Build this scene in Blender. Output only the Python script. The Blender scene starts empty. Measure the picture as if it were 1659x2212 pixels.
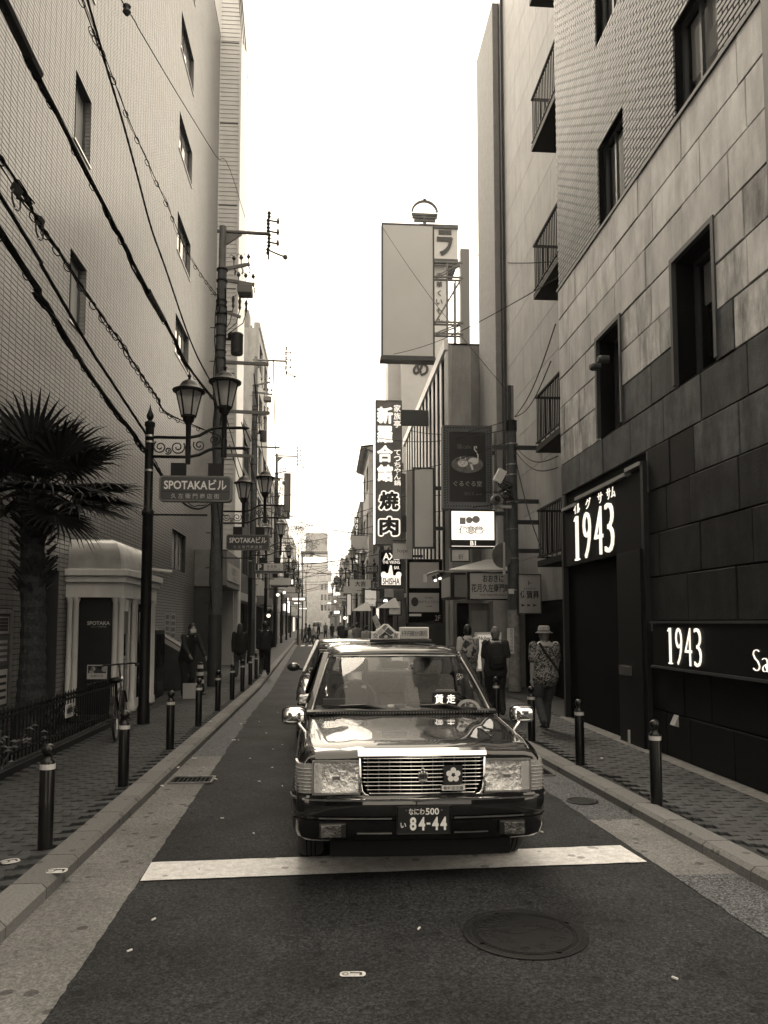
import bpy, math, random
from math import sin, cos, pi, radians, sqrt, atan2
from mathutils import Vector, Matrix
random.seed(11)
S = bpy.context.scene
COL = S.collection
V = Vector

# ---------------------------------------------------------------- camera, sky, sun, exposure
F, PITCH, YAW, EYE = 1660.0, radians(4.2), radians(4.15), 1.70
cam = bpy.data.cameras.new('camera')
camo = bpy.data.objects.new('camera', cam); COL.objects.link(camo)
camo.location = (0, 0, EYE)
camo.rotation_euler = (pi / 2 + PITCH, 0, -YAW)
cam.sensor_fit = 'HORIZONTAL'; cam.sensor_width = 36.0
cam.lens = 36.0 * F / 1659.0
cam.shift_y = 117.1 / 1659.0
cam.clip_start = 0.05; cam.clip_end = 2000
S.camera = camo

W = bpy.data.worlds.new('World'); S.world = W; W.use_nodes = True
nt = W.node_tree; nt.nodes.clear()
SUN_EL, SUN_AZ = radians(46), radians(-25)          # azimuth from +Y (down the street), towards +X positive
sky = nt.nodes.new('ShaderNodeTexSky'); sky.sky_type = 'NISHITA'; sky.sun_disc = False
sky.sun_elevation = SUN_EL; sky.sun_rotation = SUN_AZ
sky.air_density = 2.0; sky.dust_density = 6.0; sky.ozone_density = 1.0
bw = nt.nodes.new('ShaderNodeRGBToBW'); nt.links.new(sky.outputs[0], bw.inputs[0])
ma = nt.nodes.new('ShaderNodeMath'); ma.operation = 'MULTIPLY_ADD'     # bright even cloud over a faint clear sky
nt.links.new(bw.outputs[0], ma.inputs[0]); ma.inputs[1].default_value = 0.25; ma.inputs[2].default_value = 8.6
vm = nt.nodes.new('ShaderNodeVectorMath'); vm.operation = 'SCALE'
vm.inputs[0].default_value = (1.16, 1.02, 0.82); nt.links.new(ma.outputs[0], vm.inputs['Scale'])
bg = nt.nodes.new('ShaderNodeBackground'); bg.inputs['Strength'].default_value = 0.1
nt.links.new(vm.outputs[0], bg.inputs['Color'])
wo = nt.nodes.new('ShaderNodeOutputWorld'); nt.links.new(bg.outputs[0], wo.inputs['Surface'])

sl = bpy.data.lights.new('sun', 'SUN'); sl.energy = 1.5; sl.angle = radians(35); sl.color = (1.0, 0.88, 0.72)
so = bpy.data.objects.new('sun', sl); COL.objects.link(so)
sd = V((sin(SUN_AZ) * cos(SUN_EL), cos(SUN_AZ) * cos(SUN_EL), sin(SUN_EL)))
so.rotation_euler = sd.to_track_quat('Z', 'Y').to_euler(); so.location = (0, 40, 60)

vs = S.view_settings
vs.view_transform = 'Standard'; vs.look = 'None'; vs.exposure = 1.2; vs.gamma = 1.0; vs.use_curve_mapping = False
S.render.engine = 'CYCLES'
cy = S.cycles
cy.use_denoising = True
cy.max_bounces = 8; cy.diffuse_bounces = 3; cy.glossy_bounces = 4; cy.transmission_bounces = 4
cy.transparent_max_bounces = 16; cy.volume_bounces = 1
cy.sample_clamp_indirect = 4.0; cy.caustics_reflective = False; cy.caustics_refractive = False

# ---------------------------------------------------------------- places read off the picture, put at their true depth
_fw = V((sin(YAW) * cos(PITCH), cos(YAW) * cos(PITCH), sin(PITCH)))
_rt = V((cos(YAW), -sin(YAW), 0)); _up = _rt.cross(_fw)
def _ray(px, py): return _fw + _rt * ((px - 829.5) / F) + _up * ((1345 - F * math.tan(PITCH) - py) / F)
def at(px, py, Y):
    r = _ray(px, py); return V((0, 0, EYE)) + r * (Y / r.y)
def atx(px, py, X):
    r = _ray(px, py); return V((0, 0, EYE)) + r * (X / r.x)
def atz(px, py, z=0.0):
    r = _ray(px, py); return V((0, 0, EYE)) + r * ((z - EYE) / r.z)
def bend(Y): return -0.0225 * max(0.0, Y - 20.0)      # the far street drifts to the left

# ---------------------------------------------------------------- mesh builder
class MB:
    def __init__(s): s.v = []; s.f = []
    def quad(s, a, b, c, d):
        n = len(s.v); s.v += [tuple(a), tuple(b), tuple(c), tuple(d)]; s.f.append((n, n + 1, n + 2, n + 3)); return s
    def poly(s, pts):
        n = len(s.v); s.v += [tuple(p) for p in pts]; s.f.append(tuple(range(n, n + len(pts)))); return s
    def box(s, x0, x1, y0, y1, z0, z1):
        n = len(s.v)
        s.v += [(x0, y0, z0), (x1, y0, z0), (x1, y1, z0), (x0, y1, z0), (x0, y0, z1), (x1, y0, z1), (x1, y1, z1), (x0, y1, z1)]
        s.f += [(n, n + 3, n + 2, n + 1), (n + 4, n + 5, n + 6, n + 7), (n, n + 1, n + 5, n + 4), (n + 1, n + 2, n + 6, n + 5),
                (n + 2, n + 3, n + 7, n + 6), (n + 3, n, n + 4, n + 7)]
        return s
    def obox(s, M, sx, sy, sz):
        n = len(s.v); hx, hy, hz = sx / 2, sy / 2, sz / 2
        s.v += [tuple(M @ V(p)) for p in ((-hx, -hy, -hz), (hx, -hy, -hz), (hx, hy, -hz), (-hx, hy, -hz), (-hx, -hy, hz), (hx, -hy, hz), (hx, hy, hz), (-hx, hy, hz))]
        s.f += [(n, n + 3, n + 2, n + 1), (n + 4, n + 5, n + 6, n + 7), (n, n + 1, n + 5, n + 4), (n + 1, n + 2, n + 6, n + 5),
                (n + 2, n + 3, n + 7, n + 6), (n + 3, n, n + 4, n + 7)]
        return s
    def bar(s, a, b, w, h):
        a, b = V(a), V(b); d = (b - a); L = d.length
        M = Matrix.Translation((a + b) / 2) @ d.to_track_quat('Y', 'Z').to_matrix().to_4x4()
        return s.obox(M, w, L, h)
    def rings(s, rs, cap0=True, cap1=True, closed=True):
        n0 = len(s.v); k = len(rs[0])
        for r in rs: s.v += [tuple(p) for p in r]
        for i in range(len(rs) - 1):
            a, b = n0 + i * k, n0 + (i + 1) * k
            for j in range(k if closed else k - 1):
                j2 = (j + 1) % k; s.f.append((a + j, a + j2, b + j2, b + j))
        if cap0: s.f.append(tuple(n0 + j for j in reversed(range(k))))
        if cap1: s.f.append(tuple(n0 + (len(rs) - 1) * k + j for j in range(k)))
        return s
    def tube(s, pts, r, n=6, cap=True):
        pts = [V(p) for p in pts]; rs = []; up = None
        for i, p in enumerate(pts):
            t = (pts[min(i + 1, len(pts) - 1)] - pts[max(i - 1, 0)])
            t = t.normalized() if t.length > 1e-9 else V((0, 0, 1))
            if up is None:
                up = V((0, 0, 1)) if abs(t.z) < .9 else V((1, 0, 0))
            u = (up - t * up.dot(t)); u = u.normalized() if u.length > 1e-6 else t.orthogonal().normalized()
            w = t.cross(u); up = u
            rr = r[i] if isinstance(r, (list, tuple)) else r
            rs.append([p + u * (rr * cos(2 * pi * j / n)) + w * (rr * sin(2 * pi * j / n)) for j in range(n)])
        return s.rings(rs, cap, cap)
    def lathe(s, c, prof, n=12, cap=True, M=None):
        rs = []
        for r, z in prof:
            ring = [V((r * cos(2 * pi * j / n), r * sin(2 * pi * j / n), z)) for j in range(n)]
            rs.append([(M @ p if M else p) + V(c) for p in ring])
        return s.rings(rs, cap, cap)
    def prism(s, pts, d):
        d = V(d); a = [V(p) for p in pts]; b = [p + d for p in a]; n = len(s.v); k = len(a)
        s.v += [tuple(p) for p in a + b]; s.f.append(tuple(range(n, n + k))); s.f.append(tuple(n + k + j for j in reversed(range(k))))
        for j in range(k): s.f.append((n + j, n + k + j, n + k + (j + 1) % k, n + (j + 1) % k))
        return s
    def grid(s, rows):
        n = len(s.v); k = len(rows[0])
        for r in rows: s.v += [tuple(p) for p in r]
        for i in range(len(rows) - 1):
            for j in range(k - 1):
                a = n + i * k + j; s.f.append((a, a + 1, a + k + 1, a + k))
        return s
    def ball(s, c, rx, ry=None, rz=None, n=10, m=6):
        ry = rx if ry is None else ry; rz = rx if rz is None else rz; rs = []
        for i in range(1, m):
            t = pi * i / m
            rs.append([(c[0] + rx * sin(t) * cos(2 * pi * j / n), c[1] + ry * sin(t) * sin(2 * pi * j / n), c[2] - rz * cos(t)) for j in range(n)])
        return s.rings(rs)
    def mesh(s, name, m, smooth=False, off=V((0, 0, 0))):
        me = bpy.data.meshes.new(name)
        me.from_pydata([(x - off.x, y - off.y, z - off.z) for x, y, z in s.v], [], s.f)
        me.materials.append(m)
        if smooth: me.polygons.foreach_set('use_smooth', [True] * len(me.polygons))
        me.update(); return me
    def build(s, name, m, parent=None, smooth=False, bevel=0, base=None, angle=None):
        if parent is not None: off = ORI.get(parent.name, V((0, 0, 0)))
        elif base is not None: off = V(base)
        else:
            xs = [p[0] for p in s.v]; ys = [p[1] for p in s.v]; zs = [p[2] for p in s.v]
            off = V(((min(xs) + max(xs)) / 2, (min(ys) + max(ys)) / 2, min(zs)))
        o = bpy.data.objects.new(name, s.mesh(name, m, smooth, off)); COL.objects.link(o)
        if parent is not None: o.parent = parent; ORI[o.name] = off
        else: o.location = off; ORI[o.name] = off
        if bevel:
            b = o.modifiers.new('bevel', 'BEVEL'); b.width = bevel; b.segments = 2; b.limit_method = 'ANGLE'
        if smooth and angle:
            o.data.set_sharp_from_angle(angle=radians(angle))
        return o
ORI = {}
def thing(name, label, cat, loc=(0, 0, 0), group=None):
    o = bpy.data.objects.new(name, None); COL.objects.link(o); o.location = loc; o.empty_display_size = .2
    ORI[o.name] = V(loc); tag(o, label, cat, group); return o
def tag(o, label=None, cat=None, group=None, kind=None):
    if label: o['label'] = label
    if cat: o['category'] = cat
    if group: o['group'] = group
    if kind: o['kind'] = kind
    return o
def struct(o): o['kind'] = 'structure'; return o
def stuff(o): o['kind'] = 'stuff'; return o
def piece(name, me, parent, loc, rot=None, scale=None):     # a part sharing its mesh with its look-alikes
    o = bpy.data.objects.new(name, me); COL.objects.link(o); o.parent = parent
    o.location = V(loc) - ORI.get(parent.name, V((0, 0, 0)))
    if rot: o.rotation_euler = rot
    if scale: o.scale = scale
    return o
def kids(o): return [c for c in CH.get(o.name, [])]
CH = {}
def index_children():
    CH.clear()
    for o in COL.objects:
        if o.parent: CH.setdefault(o.parent.name, []).append(o)
def copy_tree(o, loc, rz=None, label=None, top=True):
    c = o.copy(); COL.objects.link(c)
    if top:
        c.location = loc
        if rz is not None: c.rotation_euler = (0, 0, rz)
        if label: c['label'] = label
    for k in kids(o):
        kc = copy_tree(k, None, top=False); kc.parent = c
    return c

# ---------------------------------------------------------------- materials
def mat(name, c, rough=.6, metal=0, spec=.5, ns=0, na=0, nd=3, isl=0, ov=0, bump=0, bs=60, bd=.01, coat=0, ior=1.45, emit=0, streak=0, spots=0, blot=0, grain=0, trans=0, cior=1.5):
    m = bpy.data.materials.new(name); m.use_nodes = True; t = m.node_tree; N = t.nodes; L = t.links
    p = N['Principled BSDF']
    col = ((c * .93, c, c * 1.09) if c < .1 else (c, c, c)) if isinstance(c, (int, float)) else c      # dark stuff leans cool, as in the toned print
    p.inputs['Base Color'].default_value = (*col, 1); p.inputs['Roughness'].default_value = rough
    p.inputs['Metallic'].default_value = metal; p.inputs['Specular IOR Level'].default_value = spec
    p.inputs['IOR'].default_value = ior; p.inputs['Coat Weight'].default_value = coat; p.inputs['Coat Roughness'].default_value = .02
    p.inputs['Coat IOR'].default_value = cior
    if trans: p.inputs['Transmission Weight'].default_value = trans
    fac = None
    def mul(a, b):
        x = N.new('ShaderNodeMath'); x.operation = 'MULTIPLY'
        L.new(a, x.inputs[0]); L.new(b, x.inputs[1]); return x.outputs[0]
    def span(sock, amt, lo=.3, hi=.7):
        r = N.new('ShaderNodeMapRange'); L.new(sock, r.inputs[0])
        r.inputs[1].default_value = lo; r.inputs[2].default_value = hi; r.inputs[3].default_value = 1 - amt; r.inputs[4].default_value = 1 + amt
        return r.outputs[0]
    geo = N.new('ShaderNodeNewGeometry')
    parts = []
    if na:
        n = N.new('ShaderNodeTexNoise'); n.inputs['Scale'].default_value = ns; n.inputs['Detail'].default_value = nd; n.inputs['Roughness'].default_value = .65
        L.new(geo.outputs['Position'], n.inputs['Vector']); parts.append(span(n.outputs['Fac'], na))
    if grain:
        vo = N.new('ShaderNodeTexVoronoi'); vo.inputs['Scale'].default_value = 95; L.new(geo.outputs['Position'], vo.inputs['Vector']); b3 = N.new('ShaderNodeRGBToBW'); L.new(vo.outputs['Color'], b3.inputs[0]); parts.append(span(b3.outputs[0], grain, .2, .8))
    if blot:
        n = N.new('ShaderNodeTexNoise'); n.inputs['Scale'].default_value = 1.1; n.inputs['Detail'].default_value = 5; n.inputs['Roughness'].default_value = .6
        L.new(geo.outputs['Position'], n.inputs['Vector']); parts.append(span(n.outputs['Fac'], blot, .35, .65))
    if streak:
        mp = N.new('ShaderNodeMapping'); L.new(geo.outputs['Position'], mp.inputs['Vector']); mp.inputs['Scale'].default_value = (2.4, 2.4, .6)
        n = N.new('ShaderNodeTexNoise'); n.inputs['Scale'].default_value = 1.6; n.inputs['Detail'].default_value = 6; n.inputs['Roughness'].default_value = .7
        L.new(mp.outputs[0], n.inputs['Vector'])
        r = N.new('ShaderNodeMapRange'); L.new(n.outputs['Fac'], r.inputs[0]); r.inputs[1].default_value = .42; r.inputs[2].default_value = .68
        r.inputs[3].default_value = 1; r.inputs[4].default_value = 1 - streak; parts.append(r.outputs[0])
    if spots:
        vo = N.new('ShaderNodeTexVoronoi'); vo.inputs['Scale'].default_value = 5.5; L.new(geo.outputs['Position'], vo.inputs['Vector'])
        n = N.new('ShaderNodeTexNoise'); n.inputs['Scale'].default_value = 30; L.new(geo.outputs['Position'], n.inputs['Vector'])
        ad = N.new('ShaderNodeMath'); ad.operation = 'MULTIPLY_ADD'; L.new(n.outputs['Fac'], ad.inputs[0]); ad.inputs[1].default_value = .07; L.new(vo.outputs['Distance'], ad.inputs[2])
        r = N.new('ShaderNodeMapRange'); L.new(ad.outputs[0], r.inputs[0]); r.inputs[1].default_value = .2; r.inputs[2].default_value = .225
        r.inputs[3].default_value = 1 - spots; r.inputs[4].default_value = 1; parts.append(r.outputs[0])
    if isl: parts.append(span(geo.outputs['Random Per Island'], isl, 0, 1))
    if ov:
        oi = N.new('ShaderNodeObjectInfo'); parts.append(span(oi.outputs['Random'], ov, 0, 1))
    for q in parts: fac = q if fac is None else mul(fac, q)
    if fac is not None:
        sc = N.new('ShaderNodeVectorMath'); sc.operation = 'SCALE'; sc.inputs[0].default_value = col; L.new(fac, sc.inputs['Scale'])
        L.new(sc.outputs[0], p.inputs['Base Color'])
    if bump:
        n = N.new('ShaderNodeTexNoise'); n.inputs['Scale'].default_value = bs; n.inputs['Detail'].default_value = 4; L.new(geo.outputs['Position'], n.inputs['Vector'])
        b = N.new('ShaderNodeBump'); b.inputs['Strength'].default_value = bump; b.inputs['Distance'].default_value = bd; L.new(n.outputs['Fac'], b.inputs['Height'])
        L.new(b.outputs[0], p.inputs['Normal'])
    if emit:
        p.inputs['Emission Color'].default_value = (*[x for x in (1.0, .9, .76)], 1); p.inputs['Emission Strength'].default_value = emit
    return m
def glassmat(name, tint=.75, ior=1.5, rough=.0):
    m = bpy.data.materials.new(name); m.use_nodes = True; t = m.node_tree; N = t.nodes; L = t.links; N.clear()
    tr = N.new('ShaderNodeBsdfTransparent'); tr.inputs[0].default_value = (tint, tint, tint, 1)
    gl = N.new('ShaderNodeBsdfGlossy'); gl.inputs['Roughness'].default_value = rough; gl.inputs[0].default_value = (1, 1, 1, 1)
    f0 = ((ior - 1) / (ior + 1)) ** 2; lw = N.new('ShaderNodeLayerWeight'); lw.inputs[0].default_value = .5     # thin pane: Schlick, alike from both sides
    pw = N.new('ShaderNodeMath'); pw.operation = 'POWER'; L.new(lw.outputs['Facing'], pw.inputs[0]); pw.inputs[1].default_value = 5
    fr = N.new('ShaderNodeMath'); fr.operation = 'MULTIPLY_ADD'; L.new(pw.outputs[0], fr.inputs[0]); fr.inputs[1].default_value = 1 - f0; fr.inputs[2].default_value = f0
    mx = N.new('ShaderNodeMixShader'); L.new(fr.outputs[0], mx.inputs[0]); L.new(tr.outputs[0], mx.inputs[1]); L.new(gl.outputs[0], mx.inputs[2])
    o = N.new('ShaderNodeOutputMaterial'); L.new(mx.outputs[0], o.inputs[0]); return m
def frostmat(name, a=.5):
    m = bpy.data.materials.new(name); m.use_nodes = True; t = m.node_tree; N = t.nodes; L = t.links; N.clear()
    tr = N.new('ShaderNodeBsdfTransparent'); tr.inputs[0].default_value = (.98, .98, .98, 1)
    tl = N.new('ShaderNodeBsdfTranslucent'); tl.inputs[0].default_value = (.9, .9, .9, 1)
    df = N.new('ShaderNodeBsdfDiffuse'); df.inputs[0].default_value = (.8, .8, .8, 1)
    m1 = N.new('ShaderNodeMixShader'); m1.inputs[0].default_value = .15; L.new(tl.outputs[0], m1.inputs[1]); L.new(df.outputs[0], m1.inputs[2])
    mx = N.new('ShaderNodeMixShader'); mx.inputs[0].default_value = a; L.new(tr.outputs[0], mx.inputs[1]); L.new(m1.outputs[0], mx.inputs[2])
    o = N.new('ShaderNodeOutputMaterial'); L.new(mx.outputs[0], o.inputs[0]); return m
m_black = mat('black_paint', .008, .28, spec=.4)
m_iron = mat('black_iron', .007, .42, spec=.3, ns=20, na=.3)
m_void = mat('dark_interior', .004, .9, spec=.05)
m_dark = mat('dark_grey_paint', .035, .5, ns=3, na=.25)
m_mid = mat('mid_grey_paint', .16, .5, ns=2, na=.15, streak=.3)
m_pale = mat('pale_paint', .42, .5, ns=2, na=.1, streak=.25)
m_white = mat('white_paint', .72, .4, ns=6, na=.06)
m_chrome = mat('chrome', .85, .06, metal=1)
m_steel = mat('brushed_steel', .45, .3, metal=1, ns=8, na=.2)
m_glass = mat('window_glass', .02, .03, spec=1.0, ior=1.5, coat=.6)
m_frame = mat('window_frame_metal', .06, .35, metal=.3)
m_ink = mat('black_lettering', .015, .5)
m_cream = mat('cream_lettering', .75, .5)
m_lit = mat('lit_lettering', .8, .4, emit=.45)
m_face = mat('grey_sign_face', .36, .45, ns=1.5, na=.08)
m_facelight = mat('pale_sign_face', .6, .45, ns=1.5, na=.08)
m_litface = mat('backlit_sign_face', .8, .4, emit=.62)
m_dimface = mat('dim_backlit_sign_face', .55, .4, emit=.16)
m_brown = mat('dark_sign_face', .055, .4)
m_signgrey = mat('weathered_sign_face', .09, .5, ns=2, na=.2)
m_concrete = mat('concrete', .24, .75, ns=2.5, na=.22, nd=8, bump=.25, bs=40, streak=.25)
m_pole = mat('concrete_pole', .08, .7, ns=6, na=.25, bump=.2, streak=.3)

# ---------------------------------------------------------------- lettering
_tmp = bpy.data.scenes.new('lettering_shop')
_tc = {}
def glyphs(s, off=0.0):
    k = (s, off)
    if k not in _tc:
        c = bpy.data.curves.new('lettering', 'FONT'); c.body = s; c.size = 1; c.offset = off; c.align_x = 'LEFT'; c.space_line = .95; c.resolution_u = 3
        o = bpy.data.objects.new('lettering', c); _tmp.collection.objects.link(o)
        vl = _tmp.view_layers[0]; vl.update()
        me = bpy.data.meshes.new_from_object(o.evaluated_get(vl.depsgraph))
        vs_ = [v.co.copy() for v in me.vertices]; fs = [tuple(p.vertices) for p in me.polygons]
        bpy.data.objects.remove(o); bpy.data.curves.remove(c); bpy.data.meshes.remove(me)
        x0 = min(v.x for v in vs_); x1 = max(v.x for v in vs_); y0 = min(v.y for v in vs_); y1 = max(v.y for v in vs_)
        _tc[k] = ([((v.x - x0) / (x1 - x0) - .5, (v.y - y0) / (y1 - y0) - .5) for v in vs_], fs, (x1 - x0) / (y1 - y0))
    return _tc[k]
def bold_letters(parent, s, c, w, h, m, rad, n=8, lay=0.0):
    """fat brush lettering: the glyph stamped round a small circle, each stamp a hair in front of the last"""
    b = MB(); c = V(c); letters(None, s, c, w, h, m, SOUTH, .01, False, add=b)
    for k in range(n): a = 2 * pi * k / n; letters(None, s, c + V((rad * cos(a), -.0004 * (k + 1) - lay, rad * sin(a))), w, h, m, SOUTH, .01, False, add=b)
    return b.build('lettering', m, parent)
SOUTH = (V((1, 0, 0)), V((0, 0, 1)))        # faces the camera
WEST = (V((0, -1, 0)), V((0, 0, 1)))        # on a right-hand wall, faces the street
EAST = (V((0, 1, 0)), V((0, 0, 1)))         # on a left-hand wall, faces the street
UPF = (V((1, 0, 0)), V((0, 1, 0)))          # lies on the ground
def letters(parent, s, c, w, h, m, face=SOUTH, off=0.0, keep=True, name='lettering', thick=0, add=None):
    vs_, fs, asp = glyphs(s, off); u, v = face; c = V(c)
    if keep:
        if w / h > asp: w = h * asp
        else: h = w / asp
    b = add if add is not None else MB(); n = len(b.v); nrm = u.cross(v)
    P = [c + u * (x * w) + v * (y * h) for x, y in vs_]
    if thick:
        b.v += [tuple(p + nrm * thick) for p in P]; b.f += [tuple(n + i for i in f) for f in fs]
        ed = {}
        for f in fs:
            for i in range(len(f)):
                e = (f[i], f[(i + 1) % len(f)]); ed[e] = 1
        k = len(b.v); b.v += [tuple(p) for p in P]
        for (i, j) in ed:
            if (j, i) not in ed: b.f.append((n + i, k + i, k + j, n + j))
    else:
        b.v += [tuple(p) for p in P]; b.f += [tuple(n + i for i in f) for f in fs]
    return b if add is not None else b.build(name, m, parent)
# ---------------------------------------------------------------- ground, road, kerbs, pavements
def LK(Y): return -1.72 + bend(Y)
def RK(Y): return (2.79 - .045 * (Y - 4.8) if Y < 14 else 2.376) + bend(Y)
def AL(Y): return (-1.13 - .02 * Y) if Y < 15 else LK(Y) + .29
def AR(Y): return RK(Y) - .45
YS = [-16, -8, 0, 2, 3, 4, 5, 6, 7, 8, 9, 10, 11, 12, 14, 16, 18, 20, 24, 28, 34, 40, 50, 60, 75, 90, 110, 140, 180, 230]
m_ground = mat('far_ground', .04, .9, ns=.5, na=.3)
m_asphalt = mat('asphalt', .027, .75, spec=.2, ns=38, na=.6, nd=8, bump=.9, bs=110, bd=.008, spots=.4, blot=.35, grain=.5)
m_aggr = mat('exposed_aggregate', .075, .7, grain=.8, spots=.4, ns=70, na=.75, nd=2, bump=.8, bs=110, bd=.008)
m_gutter = mat('gutter_concrete', .14, .75, grain=.3, blot=.2, ns=24, na=.3, nd=8, bump=.35, bs=120, spots=.6)
m_kerb = mat('kerb_granite', .14, .7, ns=50, na=.3, nd=6, ov=.15, bump=.35, bs=90, spots=.5)
m_paver = mat('paver', .036, .7, ns=30, na=.3, isl=.22, ov=.22, bump=.4, bs=80, blot=.35, spots=.4)
m_paverdeep = mat('paver_joint_sand', .026, .9)
m_line = mat('road_paint', .64, .55, ns=14, na=.22, nd=10, grain=.1, blot=.08, spots=.5, bump=.15, bs=120)
struct(MB().quad((-300, -60, -.05), (300, -60, -.05), (300, 420, -.05), (-300, 420, -.05)).build('ground', m_ground))
b = MB(); b.grid([[(LK(y) - .02 + (RK(y) - LK(y) + .04) * t / 6, y, 0) for t in range(7)] for y in YS]); road = struct(b.build('road', m_asphalt))
def jag(f, y0, y1, step, z, outer, amp):
    rows = []; y = y0
    while y < y1 - 1e-6:
        rows.append(y); y += step
    rows.append(y1)
    return [[(f(y) + random.uniform(-amp, amp), y, z), (outer(y), y, z)] for y in rows]
struct(MB().grid(jag(AL, -6, 10.05, .06, .004, LK, .006)).build('gutter', m_gutter))
struct(MB().grid(jag(AL, 10.05, 60, .25, .004, LK, .02)).build('gutter', m_aggr))
struct(MB().grid(jag(AR, 5.16, 6.62, .06, .004, RK, .006)).build('gutter', m_gutter))
struct(MB().grid(jag(AR, -6, 5.16, .08, .004, RK, .008)).build('gutter', m_aggr))
struct(MB().grid(jag(AR, 6.62, 60, .2, .004, RK, .02)).build('gutter', m_aggr))
rows = []
for i in range(36):
    t = i / 35; e = random.uniform(-.004, .004)
    rows.append([(-1.223 + 3.49 * t, 5.294 + .148 * t + e, .008), (-1.239 + 3.47 * t, 5.686 + .167 * t + random.uniform(-.004, .004), .008)])
tag(MB().grid(rows).build('stop_line', m_line), kind='structure')
# crossing far off
for k in range(7):
    x = LK(55) + .5 + k * .55
    struct(MB().quad((x, 56, .006), (x + .3, 56, .006), (x + .3, 59, .006), (x, 59, .006)).build('crossing_marking', m_line))

def kerb_run(side, edge, w, y0, y1, ystuff):
    root = struct(MB().grid([[(edge(y) + side * .02, y, .06), (edge(y) + side * (w - .02), y, .06)] for y in YS if y0 <= y <= y1 + 20]).build('kerb', m_kerb, base=(0, 0, 0)))
    y = y0; rest = MB()
    while y < ystuff:
        y2 = y + .6; a, c = edge(y), edge(y2); g = .006
        tgt = MB() if y < 26 else rest
        # rounded road edge
        prof = [(0, -.02), (0, .07), (.03, .1), (w, .1), (w, -.02)]
        tgt.rings([[(e + side * px, yy, z) for px, z in (prof if side < 0 else prof)] for e, yy in ((a, y + g), (c, y2 - g))])
        if tgt is not rest: tgt.build('kerb_stone', m_kerb, root)
        y = y2
    stuff(rest.build('far_kerb_stones', m_kerb, root))
kerb_run(-1, LK, .21, 2, 0, 70)
kerb_run(1, RK, .2, 2, 0, 70)

def wave(x, L): return .012 * (1 if (x / (L / 2)) % 1 < .5 else -1)
def paver_mesh(L, Wd, g=.003):
    xs = [-.5, -.27, -.23, .23, .27, .5]; amp = [1, 1, -1, -1, 1, 1]
    top = [(x * (L - g * 2), Wd / 2 - g + .011 * a) for x, a in zip(xs, amp)]; bot = [(x * (L - g * 2), -Wd / 2 + g + .011 * a) for x, a in zip(xs, amp)]
    return bot + top[::-1]
def lay(side, x0f, x1f, y0, y1, root, L=.215, Wd=.108, max_single=300):
    out = paver_mesh(L, Wd); b0 = MB()
    b0.rings([[(x, y, -.03) for x, y in out], [(x, y, -.003) for x, y in out], [(x * .975, y * .95, 0) for x, y in out]])
    me = b0.mesh('paver', m_paver); rest = MB(); n = 0; r = 0; y = y0
    while y < y1:
        x = -3.22 + (.5 * L if r % 2 else 0) if side < 0 else 2.3 + (.5 * L if r % 2 else 0)
        while x < x0f(y) + L * .45: x += L
        while x < x1f(y) - L * .45:
            z = .1 + random.uniform(-.003, .002)
            if n < max_single and y > 4.2 and (side < 0 or y > 5.4):
                piece('paver', me, root, (x, y, z), (random.uniform(-.012, .012), random.uniform(-.012, .012), random.uniform(-.015, .015))); n += 1
            else:
                k = len(rest.v); rest.v += [(x + a, y + c, z + d) for a, c, d in b0.v]; rest.f += [tuple(i + k for i in f) for f in b0.f]
            x += L
        y += Wd; r += 1
    stuff(rest.build('further_pavers', m_paver, root))
m_pavefar = mat('far_paving', .06, .75, ns=3, na=.25)
pl = struct(MB().grid([[(LK(y) - .21, y, .075), (-5 + bend(y), y, .075)] for y in YS if y >= 2]).build('pavement', m_paverdeep, base=(0, 0, 0)))
lay(-1, lambda y: -3.36, lambda y: LK(y) - .21, 2.1, 24, pl)
pr = struct(MB().grid([[(RK(y) + .2, y, .075), (5.4 + bend(y), y, .075)] for y in YS if y >= 2]).build('pavement', m_paverdeep, base=(0, 0, 0)))
lay(1, lambda y: RK(y) + .2, lambda y: 4.06, 2.1, 22, pr)
struct(MB().grid([[(LK(y) - .21, y, .098), (-5 + bend(y), y, .098)] for y in YS if y >= 24]).build('far_pavement', m_pavefar))
struct(MB().grid([[(RK(y) + .2, y, .098), (5.4 + bend(y), y, .098)] for y in YS if y >= 24]).build('far_pavement', m_pavefar))
struct(MB().grid([[(3.9, y, .104), (4.12, y, .104)] for y in range(5, 14)]).build('wall_foot_strip', mat('wall_foot_concrete', .11, .8, ns=9, na=.5, nd=8, bump=.3)))

# grates, manholes
def grate(label, cx, cyy, w, d, rz, z=.008):
    t = thing('drain_grate', label, 'drain grate', (cx, cyy, z)); t.rotation_euler = (0, 0, rz); ORI[t.name] = V((0, 0, 0))
    MB().quad((-w / 2, -d / 2, .001), (w / 2, -d / 2, .001), (w / 2, d / 2, .001), (-w / 2, d / 2, .001)).build('pit', m_void, t)
    f = MB(); f.box(-w / 2, w / 2, -d / 2, -d / 2 + .025, 0, .012); f.box(-w / 2, w / 2, d / 2 - .025, d / 2, 0, .012)
    f.box(-w / 2, -w / 2 + .025, -d / 2 + .025, d / 2 - .025, 0, .012); f.box(w / 2 - .025, w / 2, -d / 2 + .025, d / 2 - .025, 0, .012)
    f.build('frame', m_steel, t)
    n = int(w / .045)
    for i in range(1, n): x = -w / 2 + w * i / n; MB().box(x - .006, x + .006, -d / 2 + .025, d / 2 - .025, .002, .01).build('grate_bar', m_iron, t)
    for k in (-1, 0, 1): MB().box(-w / 2 + .025, w / 2 - .025, k * d / 4 - .004, k * d / 4 + .004, .0015, .007).build('cross_bar', m_iron, t)
grate('iron drain grate in the pale gutter on the left, before the stop line', -1.45, 8.55, .46, .34, 0)
grate('iron drain grate with pale frame in the gutter beside the black taxi', 2.33, 8.75, .4, .5, 0)
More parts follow.
